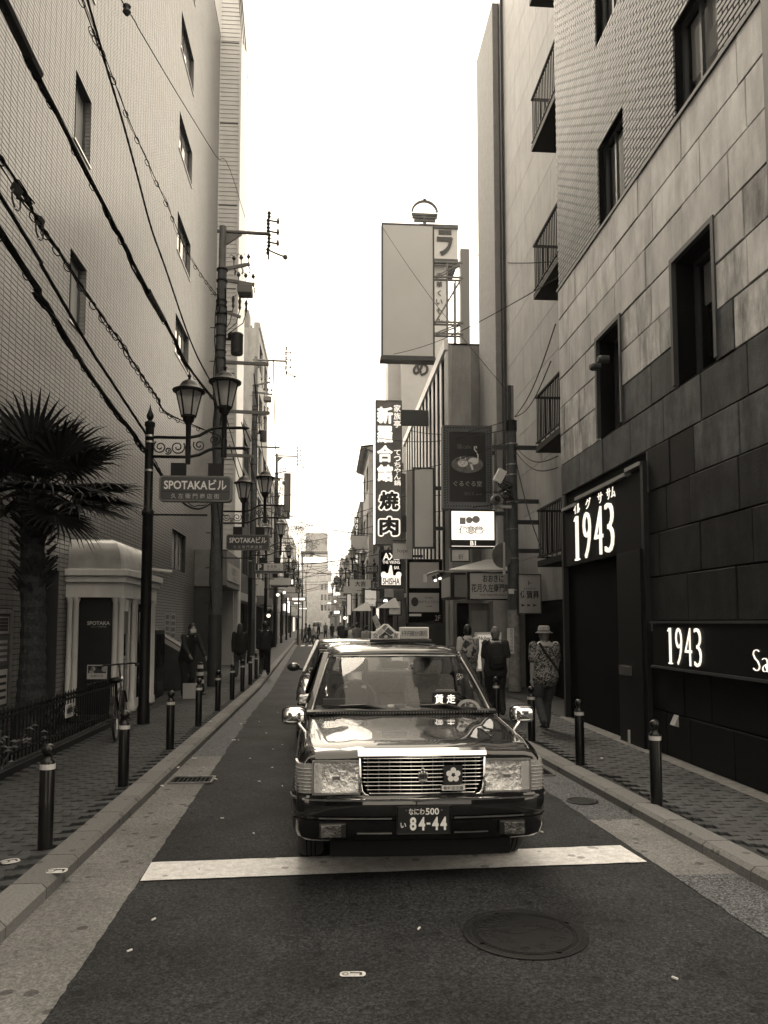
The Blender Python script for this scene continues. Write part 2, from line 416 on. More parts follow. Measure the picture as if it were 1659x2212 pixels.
def manhole(label, cx, cyy, r, fancy, z):
    t = thing('manhole_cover', label, 'manhole cover', (cx, cyy, z)); ORI[t.name] = V((0, 0, 0))
    MB().lathe((0, 0, 0), [(r, 0), (r, .004), (r - .02, .008), (r - .03, .004), (r - .035, .001)], 48).build('rim', m_manh, t)
    b = MB().lathe((0, 0, 0), [(r - .033, .0015), (r - .035, .003)], 48)
    b.build('plate', m_manh, t)
    if fancy:
        rl = MB()
        for rr in (r - .06, r - .075):
            rl.rings([[((rr + o) * cos(a), (rr + o) * sin(a), zz) for o, zz in ((-.004, .003), (-.003, .0065), (.003, .0065), (.004, .003))] for a in [2 * pi * k / 48 for k in range(49)]], False, False)
        for fx, fy, fr in ((-.12, -.08, .05), (-.2, -.02, .035), (.16, -.09, .045), (.2, .05, .035), (.05, -.18, .04), (-.05, -.2, .03), (.12, .1, .03)):
            for k in range(5):
                a = 2 * pi * k / 5 + fx * 9
                rl.ball((fx + fr * .62 * cos(a), fy + fr * .62 * sin(a), .003), fr * .42, fr * .3, .004, 8, 4)
        for k in range(3): rl.tube([(-.26 + .5 * t / 14, .02 + .05 * k + .03 * sin(t * .8 + k), .004) for t in range(15)], .004, 5)
        for k in range(9):
            a = radians(100 + k * 11); rl.tube([(.14 * cos(a), .06 + .14 * sin(a), .004), (.24 * cos(a), .03 + .23 * sin(a), .004)], .005, 5)
        rl.build('cast_relief', m_manh, t, smooth=True)
        for a in (.4, 1.9, 3.6, 5.1): MB().box((r - .05) * cos(a) - .012, (r - .05) * cos(a) + .012, (r - .05) * sin(a) - .006, (r - .05) * sin(a) + .006, .003, .007).build('lifting_slot', m_void, t)
m_manh = mat('manhole_iron', .011, .6, spec=.25, ns=40, na=.4, bump=.3, bs=90)
manhole('large round cast iron manhole cover with flower relief in the asphalt', 1.085, 4.28, .34, True, .003)
manhole('small round iron cover in the gutter near the taxi', 2.42, 7.3, .15, False, .008)
# crack and tar patches in the asphalt
b = MB(); x, y = .1, 5.2; rows = []
while y > 3.0:
    rows.append([(x - random.uniform(.001, .005), y, .0025), (x + random.uniform(.001, .005), y, .0025)]); y -= .035; x += random.uniform(-.012, .0125)
b.grid(rows); struct(b.build('road_crack', m_paverdeep))
# sticker and litter
def sticker(name, label, cx, cyy, w, d, rz, z):
    t = thing(name, label, 'ground sticker', (cx, cyy, z)); t.rotation_euler = (0, 0, rz); ORI[t.name] = V((0, 0, 0)); r = d * .35
    pts = []
    for qx, qy, a0 in ((1, 1, 0), (-1, 1, 90), (-1, -1, 180), (1, -1, 270)):
        for k in range(4): a = radians(a0 + k * 30); pts.append((qx * (w / 2 - r) + r * cos(a), qy * (d / 2 - r) + r * sin(a), 0))
    MB().poly(pts).build('white_sheet', m_stick, t)
    b = MB(); z2 = .002
    b.quad((-.05 * w, .08 * d, z2), (.36 * w, .08 * d, z2), (.36 * w, .24 * d, z2), (-.05 * w, .24 * d, z2)); b.quad((.26 * w, -.28 * d, z2), (.36 * w, -.28 * d, z2), (.36 * w, .08 * d, z2), (.26 * w, .08 * d, z2))
    b.poly([(-.05 * w, .02 * d, z2), (-.05 * w, .34 * d, z2), (-.14 * w, .17 * d, z2)])
    for k in range(12): a0, a1 = 2 * pi * k / 12, 2 * pi * (k + 1) / 12; b.quad(*[(-.28 * w + q * d * cos(a), -.02 * d + q * d * sin(a), z2) for q, a in ((.2, a0), (.28, a0), (.28, a1), (.2, a1))])
    b.build('printed_arrow', m_ink, t)
m_stick = mat('white_sticker', .55, .5, ns=40, na=.25)
p = atz(762, 2106); sticker('ground_sticker', 'white rectangular arrow sticker worn onto the asphalt in the foreground', p.x, p.y, .125, .055, -.05, .005)
p = atz(123, 1882, .1); sticker('ground_sticker', 'white arrow sticker on the left kerb stone', p.x, p.y, .13, .1, .1, .104)
p = atz(22, 1862, .1); sticker('ground_sticker', 'torn white sticker on the left pavers', p.x, p.y, .12, .11, .6, .106)
bits = MB()
for px, py in ((280, 2058), (1458, 2118), (430, 1880), (548, 1803), (480, 1770), (332, 1990), (1165, 1842), (905, 2010), (590, 1620), (560, 1690), (610, 1700), (515, 1600), (560, 1560), (600, 1540), (575, 1585), (540, 1640), (588, 1660), (610, 1610), (1170, 1800), (440, 1660)):
    p = atz(px, py); a = random.uniform(0, 3); M = Matrix.Translation((p.x, p.y, .012)) @ Matrix.Rotation(a, 4, 'Z'); bits.obox(M, .03, .009, .007)
for px, py in ((505, 1600), (385, 1660), (420, 1640), (465, 1685), (520, 1565), (350, 1700), (1350, 1600), (1300, 1640), (455, 1560)):
    p = atz(px, py, .1); M = Matrix.Translation((p.x, p.y, .112)) @ Matrix.Rotation(random.uniform(0, 3), 4, 'Z'); bits.obox(M, .05, .02, .006)
stuff(tag(bits.build('litter', mat('paper_litter', .6, .7)), 'scattered cigarette ends and paper scraps on road and pavement', 'litter'))

# ---------------------------------------------------------------- bollards
def bollard():
    t = thing('bollard', '', 'bollard', (0, 0, 0))
    MB().lathe((0, 0, 0), [(.052, 0), (.052, .57), (.05, .575)], 18).build('post', m_bol, t, smooth=True, angle=40)
    MB().lathe((0, 0, 0), [(.0535, .555), (.0535, .592)], 18).build('reflective_band', m_band, t, smooth=True, angle=40)
    MB().lathe((0, 0, 0), [(.051, .592), (.05, .61), (.036, .625), (.028, .64), (.03, .652)], 18).build('neck', m_bol, t, smooth=True, angle=40)
    MB().ball((0, 0, .69), .046, n=18, m=10).build('ball_finial', m_bol, t, smooth=True)
    return t
m_bol = mat('bollard_enamel', .006, .35, spec=.3, coat=.25)
m_band = mat('reflective_white_band', .5, .35)
B0 = bollard(); index_children()
ORDL = ['nearest', 'second', 'third', 'fourth', 'fifth', 'sixth', 'seventh', 'eighth', 'ninth', 'tenth', 'eleventh', 'twelfth']
yl = [5.76, 7.85, 10.1, 12.25, 14.35, 16.45, 18.4, 20.3, 22.4, 24.5, 26.6, 28.7]
first = True
for i, y in enumerate(yl):
    lab = '%s black bollard from the camera along the left kerb' % ORDL[i]
    if first: B0.location = (-2.0, y, .1); B0['label'] = lab; B0['group'] = 'bollards along the kerbs'; first = False
    else: copy_tree(B0, (-2.0 + bend(y), y, .1), label=lab)
for i, (x, y) in enumerate([(2.92, 6.77), (2.845, 8.63), (2.77, 10.42), (2.7, 12.3), (2.66, 14.2)]):
    copy_tree(B0, (x, y, .1), label='%s black bollard from the camera along the right kerb' % ORDL[i])
# ---------------------------------------------------------------- walls with openings and real tiles
def P3(ax, c, u, z): return (c, u, z) if ax == 'x' else (u, c, z)
def wallgrid(b, ax, c, u0, u1, z0, z1, ops, depth):
    us = sorted({u0, u1} | {min(max(o[i], u0), u1) for o in ops for i in (0, 1)}); zs = sorted({z0, z1} | {min(max(o[i], z0), z1) for o in ops for i in (2, 3)})
    for i in range(len(us) - 1):
        for j in range(len(zs) - 1):
            um, zm = (us[i] + us[i + 1]) / 2, (zs[j] + zs[j + 1]) / 2
            if any(o[0] < um < o[1] and o[2] < zm < o[3] for o in ops): continue
            b.quad(P3(ax, c, us[i], zs[j]), P3(ax, c, us[i + 1], zs[j]), P3(ax, c, us[i + 1], zs[j + 1]), P3(ax, c, us[i], zs[j + 1]))
    for o in ops:
        d = c + depth
        for (a, e, f, g) in ((o[0], o[2], o[0], o[3]), (o[1], o[2], o[1], o[3]), (o[0], o[2], o[1], o[2]), (o[0], o[3], o[1], o[3])):
            b.quad(P3(ax, c, a, e), P3(ax, d, a, e), P3(ax, d, f, g), P3(ax, c, f, g))
    return b
def tiles(ax, c, nrm, u0, u1, z0, z1, tw, th, g, proud, ops, single, m, root, name, rest_name, bond=.5):
    """single(u, z) says which tiles are objects of their own"""
    rest = MB(); n1 = 0; r = 0; z = z0; me = None; e = .003
    while z < z1 - .5 * th:
        zt = min(z + th, z1); u = u0 - (tw * bond if r % 2 else 0)
        row = [o for o in ops if o[2] < zt and o[3] > z]
        while u < u1:
            segs = [(max(u, u0), min(u + tw, u1))]
            for o in row:
                if o[2] <= z + .3 * th and o[3] >= zt - .3 * th:
                    ns = []
                    for a, d in segs:
                        if o[1] <= a or o[0] >= d: ns.append((a, d)); continue
                        if a < o[0]: ns.append((a, o[0]))
                        if d > o[1]: ns.append((o[1], d))
                    segs = ns
            for a, d in segs:
                if d - a < .03: continue
                A, D, Z0, Z1 = a + g / 2, d - g / 2, z + g / 2, zt - g / 2; k = proud * random.uniform(.92, 1.05)
                fr = [P3(ax, c + nrm * k, A + e, Z0 + e), P3(ax, c + nrm * k, D - e, Z0 + e), P3(ax, c + nrm * k, D - e, Z1 - e), P3(ax, c + nrm * k, A + e, Z1 - e)]
                bk = [P3(ax, c, A, Z0), P3(ax, c, D, Z0), P3(ax, c, D, Z1), P3(ax, c, A, Z1)]
                whole = abs(d - a - tw) < 1e-6
                if whole and n1 < 300 and single(u, z):
                    if me is None:
                        q = MB(); q.v = [tuple(V(p) - V(P3(ax, c, A, Z0))) for p in fr + bk]; q.f = [(0, 1, 2, 3), (4, 5, 1, 0), (5, 6, 2, 1), (6, 7, 3, 2), (7, 4, 0, 3)]
                        me = q.mesh(name, m)
                    piece(name, me, root, P3(ax, c, A, Z0)); n1 += 1
                else:
                    n = len(rest.v); rest.v += fr + bk
                    rest.f += [(n, n + 1, n + 2, n + 3), (n + 4, n + 5, n + 1, n), (n + 5, n + 6, n + 2, n + 1), (n + 6, n + 7, n + 3, n + 2), (n + 7, n + 4, n, n + 3)]
            u += tw
        z = zt; r += 1
    return stuff(rest.build(rest_name, m, root))
def window(root, ax, c, inw, o, mull=(), fw=.05, blind=None, trans=None, gl=None):
    """frame, panes set back in an opening o=(u0,u1,z0,z1); inw = direction into the wall"""
    u0, u1, z0, z1 = o; d0, d1 = c + inw * .0, c + inw * .05
    f = MB()
    def bx(a, b2, e, h, k0=0, k1=.05):
        lo, hi = sorted((c + inw * k0, c + inw * k1))
        if ax == 'x': f.box(lo, hi, a, b2, e, h)
        else: f.box(a, b2, lo, hi, e, h)
    bx(u0, u1, z0, z0 + fw); bx(u0, u1, z1 - fw, z1); bx(u0, u0 + fw, z0 + fw, z1 - fw); bx(u1 - fw, u1, z0 + fw, z1 - fw)
    for k in mull: uu = u0 + (u1 - u0) * k; bx(uu - fw / 2, uu + fw / 2, z0 + fw, z1 - fw)
    if trans: zz = z0 + (z1 - z0) * trans; bx(u0 + fw, u1 - fw, zz - fw / 2, zz + fw / 2, .002, .048)
    w = f.build('window', m_frame, root)
    es = [u0 + fw] + [u0 + (u1 - u0) * k for k in mull] + [u1 - fw]
    for i in range(len(es) - 1):
        cc = c + inw * (.02 + .012 * (i % 2))
        MB().quad(P3(ax, cc, es[i], z0 + fw), P3(ax, cc, es[i + 1], z0 + fw), P3(ax, cc, es[i + 1], z1 - fw), P3(ax, cc, es[i], z1 - fw)).build('pane', gl or m_glass, w)
    if blind:
        bm = MB(); zz = z1 - fw; cc = c + inw * .09
        while zz > z0 + (z1 - z0) * (1 - blind):
            bm.quad(P3(ax, cc, u0 + fw, zz), P3(ax, cc, u1 - fw, zz), P3(ax, cc + inw * .018, u1 - fw, zz - .03), P3(ax, cc + inw * .018, u0 + fw, zz - .03)); zz -= .032
        bm.build('blind', m_blind, w)
    return w
m_blind = mat('window_blind', .6, .6)
m_skypane = mat('sky_pale_glass', .55, .04, spec=.8, coat=1, cior=1.7)  # pale base puts the sky's reflection into the pane colour
m_clear = glassmat('clear_window_glass', .8, 1.5)
m_tile = mat('glazed_wall_tile', .15, .3, spec=.9, ns=.7, na=.12, isl=.1, ov=.1, ior=1.6, streak=.12)
m_joint = mat('tile_joint', .045, .9)
m_brick = mat('weathered_brick', .08, .45, spec=.6, ns=1.2, na=.16, isl=.2, ov=.2)
m_bjoint = mat('brick_joint', .005, .95, spec=.05)
XL, XR = -4.45, 4.1

# ---- left tiled building
LB = thing('tiled_office_building', 'tall pale building clad in small glazed tiles behind the fan palm', 'building', (XL, 10, 0))
near = [(13.12, 14.0, 10.1 + dz, 11.35 + dz) for dz in (-3.23, 0, 3.23, 6.46, 9.7)]
far = [(22.02, 24.1, z - 1.17, z) for z in (23.0, 19.9, 16.8, 13.72, 10.65)]
low = [(22.15, 24.25, 3.25, 4.38)]
more = [(5.5, 6.4, 10.1 + dz, 11.35 + dz) for dz in (-3.23, 0, 3.23, 6.46)]
door = [(12.15, 13.05, .1, 2.6)]
ops = near + far + low + door
wl = MB(); wallgrid(wl, 'x', XL, 3, 29.7, 0, 25.4, ops + more, -.32)
wl.quad((XL, 29.7, 0), (-16, 29.7, 0), (-16, 29.7, 25.4), (XL, 29.7, 25.4)); wl.quad((XL, 3, 25.4), (XL, 29.7, 25.4), (-16, 29.7, 25.4), (-16, 3, 25.4))
wl.quad((XL, 3, 0), (-16, 3, 0), (-16, 3, 25.4), (XL, 3, 25.4))
wl.build('wall', m_joint, LB)
def lsingle(u, z): return u > 10.3 and u < 12.4 and 3.2 < z < 6.4
tiles('x', XL, 1, 9.4, 29.7, .1, 25.3, .227, .0765, .011, .008, ops, lsingle, m_tile, LB, 'wall_tile', 'further_wall_tiles', bond=0)
b = MB(); wallgrid(b, 'x', XL + .004, 3, 9.4, 0, 25.4, more, -.3); b.build('tiled_wall_behind', m_tile, LB)
for o in near + more: window(LB, 'x', XL - .1, -1, o, mull=(.45,), fw=.045, gl=m_skypane)
for o in far + low: window(LB, 'x', XL - .1, -1, o, mull=(.25, .5, .75), fw=.045, gl=m_skypane)
for o in near + far:      # tiled reveals at the far jamb
    q = MB(); z = o[2]
    while z < o[3] - .03:
        q.box(XL - .098, XL - .006, o[1] - .008, o[1] - .001, z + .004, z + .068); z += .074
    q.build('reveal_tiles', m_tile, LB)
    MB().box(XL - .1, XL + .03, o[0] - .02, o[1] + .02, o[2] - .03, o[2] + .006).build('window_sill', m_steel, LB)
dd = MB(); dd.box(XL - .3, XL - .25, 12.15, 13.05, .1, 2.6); dd.build('door', m_dark, LB)
lv = MB()
for k in range(30): lv.box(XL - .24, XL - .215, 12.2, 13.0, .2 + k * .078, .235 + k * .078)
lv.build('louvre_slats', m_dark, LB)

# ---- slatted building projecting beyond it
SB = thing('slat_clad_building', 'narrow building end clad in fine horizontal siding beyond the tiled wall', 'building', (-3.9, 31, 0))
sx0, sx1 = -4.45, -3.62
b = MB(); b.quad((sx0 - 9, 29.75, 0), (sx1, 29.75, 0), (sx1, 29.75, 33), (sx0 - 9, 29.75, 33)); b.quad((sx1, 29.75, 0), (sx1, 32.2, 0), (sx1, 32.2, 33), (sx1, 29.75, 33))
b.quad((sx0 - 9, 29.75, 33), (sx1, 29.75, 33), (sx1, 32.2, 33), (sx0 - 9, 32.2, 33)); b.quad((sx1, 32.2, 0), (sx0 - 9, 32.2, 0), (sx0 - 9, 32.2, 33), (sx1, 32.2, 33))
m_side = mat('pale_siding', .55, .45, ns=1, na=.1)
b.build('wall', m_side, SB)
b = MB(); z = 4.2
while z < 32.8:
    b.prism([(sx0 + .03, 29.748, z + .005), (sx0 + .03, 29.725, z + .012), (sx0 + .03, 29.742, z + .175), (sx0 + .03, 29.748, z + .175)], (sx1 - sx0 - .1, 0, 0)); z += .18
stuff(b.build('siding_slats', m_side, SB))
b = MB(); b.box(sx1 - .07, sx1 + .015, 29.70, 29.745, 4.2, 33); b.box(sx0 - .02, sx0 + .03, 29.70, 29.745, 4.2, 33); b.build('corner_trim', mat('white_trim', .55, .4), SB)
for k in range(7): MB().box(sx0 + .04, sx1 - .08, 29.715, 29.74, 8 + k * 3.4, 8.03 + k * 3.4).build('joint_strip', m_dark, SB)
MB().quad((sx1 + .004, 29.9, 4.2), (sx1 + .004, 32.1, 4.2), (sx1 + .004, 32.1, 32.9), (sx1 + .004, 29.9, 32.9)).build('glare_side_panel', m_white, SB)  # glare on the street side put into a whiter sheet
# entrance canopy with a sign on its street side
CB = thing('entrance_canopy', 'concrete box canopy with a small sign over an entrance past the kiosk', 'canopy', (-3.9, 27.9, 0))
MB().box(XL + .01, -3.38, 25.8, 29.7, 2.9, 4.14).build('box', mat('canopy_concrete', .17, .7, ns=3, na=.15), CB, bevel=.02)
MB().box(-3.55, -3.4, 29.3, 29.6, .1, 2.9).build('post', m_pale, CB)
MB().box(-3.375, -3.35, 25.95, 29.55, 3.12, 3.72).build('sign_board', m_pale, CB)
letters(CB, '久左衛門ビル', (-3.345, 27.7, 3.5), 2.9, .26, m_ink, EAST); letters(CB, '駐車場入口', (-3.345, 27.9, 3.23), 1.6, .13, m_ink, EAST)
MB().box(XL + .01, -3.9, 25.9, 26.0, .1, 2.9).build('side_panel', m_dark, CB)

# ---- right stone and brick building
RB = thing('stone_and_brick_building', 'building with brick upper floors over big stone slabs and black 1943 signs', 'building', (XR, 8, 0))
LEDGE = 7.66
bops = [(10.1, 11.1, LEDGE + .03, 9.02), (7.5, 8.5, LEDGE + .03, 8.9), (10.05, 11.08, 10.62, 12.2), (7.5, 8.5, 10.62, 12.2), (10.05, 11.08, 13.7, 15.2), (7.5, 8.5, 13.7, 15.2), (10.05, 11.08, 16.8, 18.3)]
sops = [(7.7, 8.64, 4.5, 5.99), (10.34, 11.24, 4.5, 6.0)]
b = MB(); wallgrid(b, 'x', XR + .03, 6.2, 13.17, 0, 18.6, bops + sops, .35)
b.quad((XR + .03, 13.17, 0), (14, 13.17, 0), (14, 13.17, 18.6), (XR + .03, 13.17, 18.6)); b.quad((XR, 6.2, 18.6), (14, 6.2, 18.6), (14, 13.17, 18.6), (XR, 13.17, 18.6)); b.quad((XR, 6.2, 0), (14, 6.2, 0), (14, 6.2, 18.6), (XR, 6.2, 18.6))
b.build('wall', m_bjoint, RB)
def bsingle(u, z): return u < 8.9 and z < 9.6
tiles('x', XR + .03, -1, 6.3, 13.2, LEDGE + .03, 18.5, .215, .0685, .017, .02, bops, bsingle, m_brick, RB, 'brick', 'further_bricks', bond=.5)
MB().box(XR - .02, XR + .05, 6.2, 13.22, LEDGE - .02, LEDGE + .028).build('ledge', m_dark, RB)
# stone slabs, joints open, each a little uneven
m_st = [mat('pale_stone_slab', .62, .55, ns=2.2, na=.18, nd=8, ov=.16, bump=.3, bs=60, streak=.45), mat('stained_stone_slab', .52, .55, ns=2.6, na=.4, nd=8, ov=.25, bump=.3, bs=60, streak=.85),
        mat('stained_shaded_slab', .085, .6, spec=.3, ns=2.8, na=.65, nd=8, ov=.35, bump=.4, bs=60, streak=.8), mat('stained_shaded_dark_slab', .02, .7, spec=.2, ns=3, na=.65, nd=8, ov=.35, bump=.4, bs=60, streak=.5),
        mat('stained_shaded_black_slab', .006, .7, spec=.15, ns=3, na=.4, ov=.3, bump=.3, bs=60)]
zs = [.1, .62, 1.17, 1.72, 2.27, 2.82, 3.37, 3.92, 4.46, 5.0, 5.5, 6.02, 6.56, 7.1, LEDGE - .022]
rr = random.Random(5)
slab_ops = sops + [(9.55, 12.98, 0, 3.8), (5, 9.3, 1.15, 1.73)]
for i in range(len(zs) - 1):
    z0, z1 = zs[i], zs[i + 1]; u = 6.22 - rr.uniform(0, .5)
    while u < 13.17:
        w = rr.choice((.62, .95, 1.05, 1.25)); u1 = min(u + w, 13.17)
        if 13.17 - u1 < .25: u1 = 13.17
        segs = [(u, u1)]
        for o in slab_ops:
            if o[2] < (z0 + z1) / 2 < o[3]:
                ns = []
                for a, d in segs:
                    if o[1] <= a or o[0] >= d: ns.append((a, d)); continue
                    if a < o[0] - .04: ns.append((a, o[0]))
                    if d > o[1] + .04: ns.append((o[1], d))
                segs = ns
        for a, d in segs:
            a = max(a, 6.22)
            g = .008; t = XR - rr.uniform(0, .012); q = MB(); e = .006
            q.rings([[(XR + .029, a + g, z0 + g), (XR + .029, d - g, z0 + g), (XR + .029, d - g, z1 - g), (XR + .029, a + g, z1 - g)], [(t + e, a + g, z0 + g), (t + e, d - g, z0 + g), (t + e, d - g, z1 - g), (t + e, a + g, z1 - g)],
                     [(t, a + g + e, z0 + g + e), (t, d - g - e, z0 + g + e), (t, d - g - e, z1 - g - e), (t, a + g + e, z1 - g - e)]], False, True)
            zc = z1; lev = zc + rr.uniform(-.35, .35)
            k = 0 if lev > 5.75 else 1 if lev > 4.9 else 2 if lev > 3.95 else 3 if lev > 1.9 else 4  # lower courses darker: staining plus the street's shade put into the stone colour
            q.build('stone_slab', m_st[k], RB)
        u = u1
for o in bops: window(RB, 'x', XR + .12, 1, o, mull=(.55,), fw=.05, blind=(.98 if o[0] > 9 else .6), gl=m_clear)
for o in sops: window(RB, 'x', XR + .25, 1, o, mull=(.45,), fw=.06, blind=.35, gl=m_clear)
for o in bops + sops: MB().quad((XR + .42, o[0], o[2]), (XR + .42, o[1], o[2]), (XR + .42, o[1], o[3]), (XR + .42, o[0], o[3])).build('dark_room', m_void if o in sops else m_mid, RB)
for o in sops:
    f = MB(); f.box(XR - .03, XR + .03, o[0] - .06, o[0], o[2], o[3] + .06); f.box(XR - .03, XR + .03, o[1], o[1] + .06, o[2], o[3] + .06); f.box(XR - .03, XR + .03, o[0], o[1], o[3], o[3] + .06); f.build('stone_window_surround', m_dark, RB)
MB().box(XR - .03, XR + .06, 6.15, 6.62, 0, 12).build('corner_pier', mat('pier_metal', .11, .5, ns=2, na=.1), RB)
MB().quad((XR + .06, 6.19, LEDGE), (14, 6.19, LEDGE), (14, 6.19, 18.6), (XR + .06, 6.19, 18.6)).build('brick_end_wall', m_brick, RB); MB().quad((XR + .06, 6.19, 0), (14, 6.19, 0), (14, 6.19, LEDGE - .01), (XR + .06, 6.19, LEDGE - .01)).build('stone_end_wall', m_st[1], RB)
# two white lamps on the stone wall by the far window
q = MB(); q.lathe((XR - .02, 11.1, 5.55), [(.06, 0), (.06, .12), (.04, .16)], 10, M=Matrix.Rotation(-pi / 2, 3, 'Y')); q.lathe((XR - .02, 10.75, 5.55), [(.06, 0), (.06, .12), (.04, .16)], 10, M=Matrix.Rotation(-pi / 2, 3, 'Y'))
tag(q.build('wall_lamp', m_dark), 'twin spot lamp fixed to the stone wall by the far window', 'wall lamp')

# ---- black entrance panel 1943
EN = thing('restaurant_entrance', 'tall black entrance panel with glowing 1943 and katakana letters', 'shop front', (XR, 11.3, .1))
b = MB(); b.box(XR - .05, XR + .02, 9.6, 12.92, 2.65, 3.68); b.build('fascia', mat('black_brick_fascia', .006, .8, spec=.15, bump=.3, bs=15), EN)
m_dframe = mat('dark_metal_frame', .03, .35, metal=.5)
MB().box(XR - .07, XR + .02, 12.92, 13.0, .1, 3.6).build('door_frame', m_dframe, EN); MB().box(XR - .07, XR + .02, 9.52, 9.6, .1, 3.78).build('door_frame', m_dframe, EN)
b = MB(); b.box(XR - .09, XR + .02, 10.1, 12.2, 3.69, 3.74); b.box(XR - .09, XR + .02, 9.6, 10.08, 3.74, 3.79); b.box(XR - .09, XR + .02, 12.22, 12.92, 3.61, 3.66); b.build('top_trim', mat('grey_trim', .3, .4), EN)
MB().quad((XR + .027, 9.6, .1), (XR + .027, 12.92, .1), (XR + .027, 12.92, 2.65), (XR + .027, 9.6, 2.65)).build('doorway', m_void, EN)
MB().box(XR - .1, XR + .02, 9.6, 10.4, .1, 2.65).build('door', mat('black_door', .005, .5, spec=.2), EN)
MB().box(XR - .14, XR - .1, 9.95, 10.3, 1.0, 1.12).build('letter_slot', m_steel, EN)
def serif_one(t, y, z, w, h, x, th):
    k = w * .22; b = MB()
    for y0, y1, z0, z1 in ((-k, k, -h / 2, h / 2), (-w / 2, w / 2, -h / 2, -h / 2 + h * .035)): b.box(x, x + th, y + y0, y + y1, z + z0, z + z1)
    b.prism([(x, y + k, z + h / 2), (x, y + w * .6, z + h * .42), (x, y + w * .6, z + h * .395), (x, y + k, z + h * .43)], (th, 0, 0)); b.build('lettering', m_lit, t)
serif_one(EN, 12.18, 3.07, .2, .72, XR - .08, .03)
for s, yc in (('9', 11.7), ('4', 11.18), ('3', 10.74)):
    letters(EN, s, (XR - .052, yc, 3.07), .32, .72, m_lit, WEST, off=-.02, keep=False, thick=.03)
for s, yc, w in (('イル', 12.2, .3), ('グ', 11.65, .24), ('サ', 11.12, .2), ('サム', 10.68, .34)):
    letters(EN, s, (XR - .052, yc, 3.56), w, .16, m_lit, WEST, off=.0, keep=False, thick=.01)
SG = thing('wall_sign', 'long black horizontal sign with white 1943 digits on the dark stone wall', 'sign', (XR, 7.5, 1.2))
MB().box(XR - .1, XR + .02, 6.66, 9.26, 1.18, 1.69).build('board', mat('black_sign_board', .004, .5, spec=.15), SG)
b = MB(); b.box(XR - .12, XR + .02, 6.66, 9.3, 1.692, 1.72); b.box(XR - .12, XR + .02, 6.66, 9.3, 1.15, 1.178); b.build('edge_trim', m_dark, SG)
serif_one(SG, 8.76, 1.43, .1, .42, XR - .116, .012)
for s, yc in (('9', 8.54), ('4', 8.31), ('3', 8.09)): letters(SG, s, (XR - .104, yc, 1.43), .155, .42, m_lit, WEST, off=-.02, keep=False, thick=.012)
letters(SG, 'Sa', (XR - .104, 6.87, 1.35), .27, .2, m_lit, WEST, off=-.03, keep=False, thick=.01)
HN = thing('wall_vent_hood', 'small pale vent hood low on the dark stone wall', 'vent', (XR, 9.05, .55))
p = atx(1462, 1557, XR); MB().prism([(XR - .002, p.y - .06, p.z - .07), (XR - .06, p.y - .06, p.z - .05), (XR - .002, p.y - .06, p.z + .07)], (0, .12, 0)).build('hood', m_pale, HN)
p = atx(1415, 1353, XR); tag(MB().box(XR - .03, XR - .013, p.y - .05, p.y + .05, p.z - .06, p.z + .06).build('number_plate', m_signgrey), 'small grey house number plate left of the long black sign', 'plate')
b = MB()
b.box(XR - .18, XR - .16, 9.9, 9.94, .1, .3); tag(b.build('pale_stick', m_pale), 'short pale stick leaning at the foot of the dark doorway', 'stick')

# ---- right grey panelled building behind, with bay, balconies
GB = thing('panelled_concrete_building', 'tall grey concrete building with panel joints and barred iron balconies', 'building', (5, 18, 0))
m_panel = mat('concrete_wall_panel', .33, .65, ns=1.5, na=.14, nd=8, ov=.07, bump=.25, bs=30, streak=.2)
GX = 5.0
b = MB(); b.box(GX + .03, 14, 13.2, 21.25, 0, 26); b.build('wall', m_bjoint, GB)
z = 2.2
r = 0
while z < 26:
    y = 13.3 - (.6 if r % 2 else 0)
    while y < 21.2:
        y0, y1 = max(y, 13.3), min(y + 1.6, 21.2)
        if y1 - y0 > .1: MB().box(GX, GX + .05, y0 + .006, y1 - .006, z + .006, min(z + 1.1, 26) - .006).build('wall_panel', m_panel, GB)
        y += 1.6
    z += 1.1; r += 1
m_bay = mat('textured_plaster', .25, .75, ns=5, na=.12, nd=8, bump=.6, bs=14, bd=.03)
b = MB(); b.box(4.77, 9, 21.3, 23.7, 0, 20.1); b.build('bay', m_bay, GB)
MB().box(4.93, 5.0, 20.98, 21.28, 0, 26).build('dark_joint_strip', m_dark, GB)
m_rail = mat('balcony_iron', .005, .6, spec=.1)
for k, zt in enumerate((16.1, 12.83, 9.6, 6.36, 4.0)):
    hz = zt - 1.05; x0, y0, y1 = 4.25, 13.3, 15.35
    if k == 0: zt += 0
    fl = MB().box(x0, GX - .002, y0, y1, hz - .12, hz).build('balcony_floor', m_rail, GB)
    q = MB(); q.box(x0, x0 + .05, y0, y1, zt - .04, zt); q.box(x0 + .05, GX - .01, y1 - .05, y1, zt - .04, zt); q.box(x0 + .05, GX - .01, y1 - .05, y1, hz + .06, hz + .09); q.box(x0, x0 + .03, y0, y1, hz + .06, hz + .09)
    q.build('balcony_rail', m_rail, fl)
    bm = None
    for i in range(19): piece('baluster', (bm := bm or MB().box(-.009, .009, -.009, .009, 0, .96).mesh('baluster', m_rail)), fl, (x0 + .025, y0 + .05 + i * .108, hz + .06))
    for i in range(7): piece('baluster', bm, fl, (x0 + .1 + i * .1, y1 - .025, hz + .06))
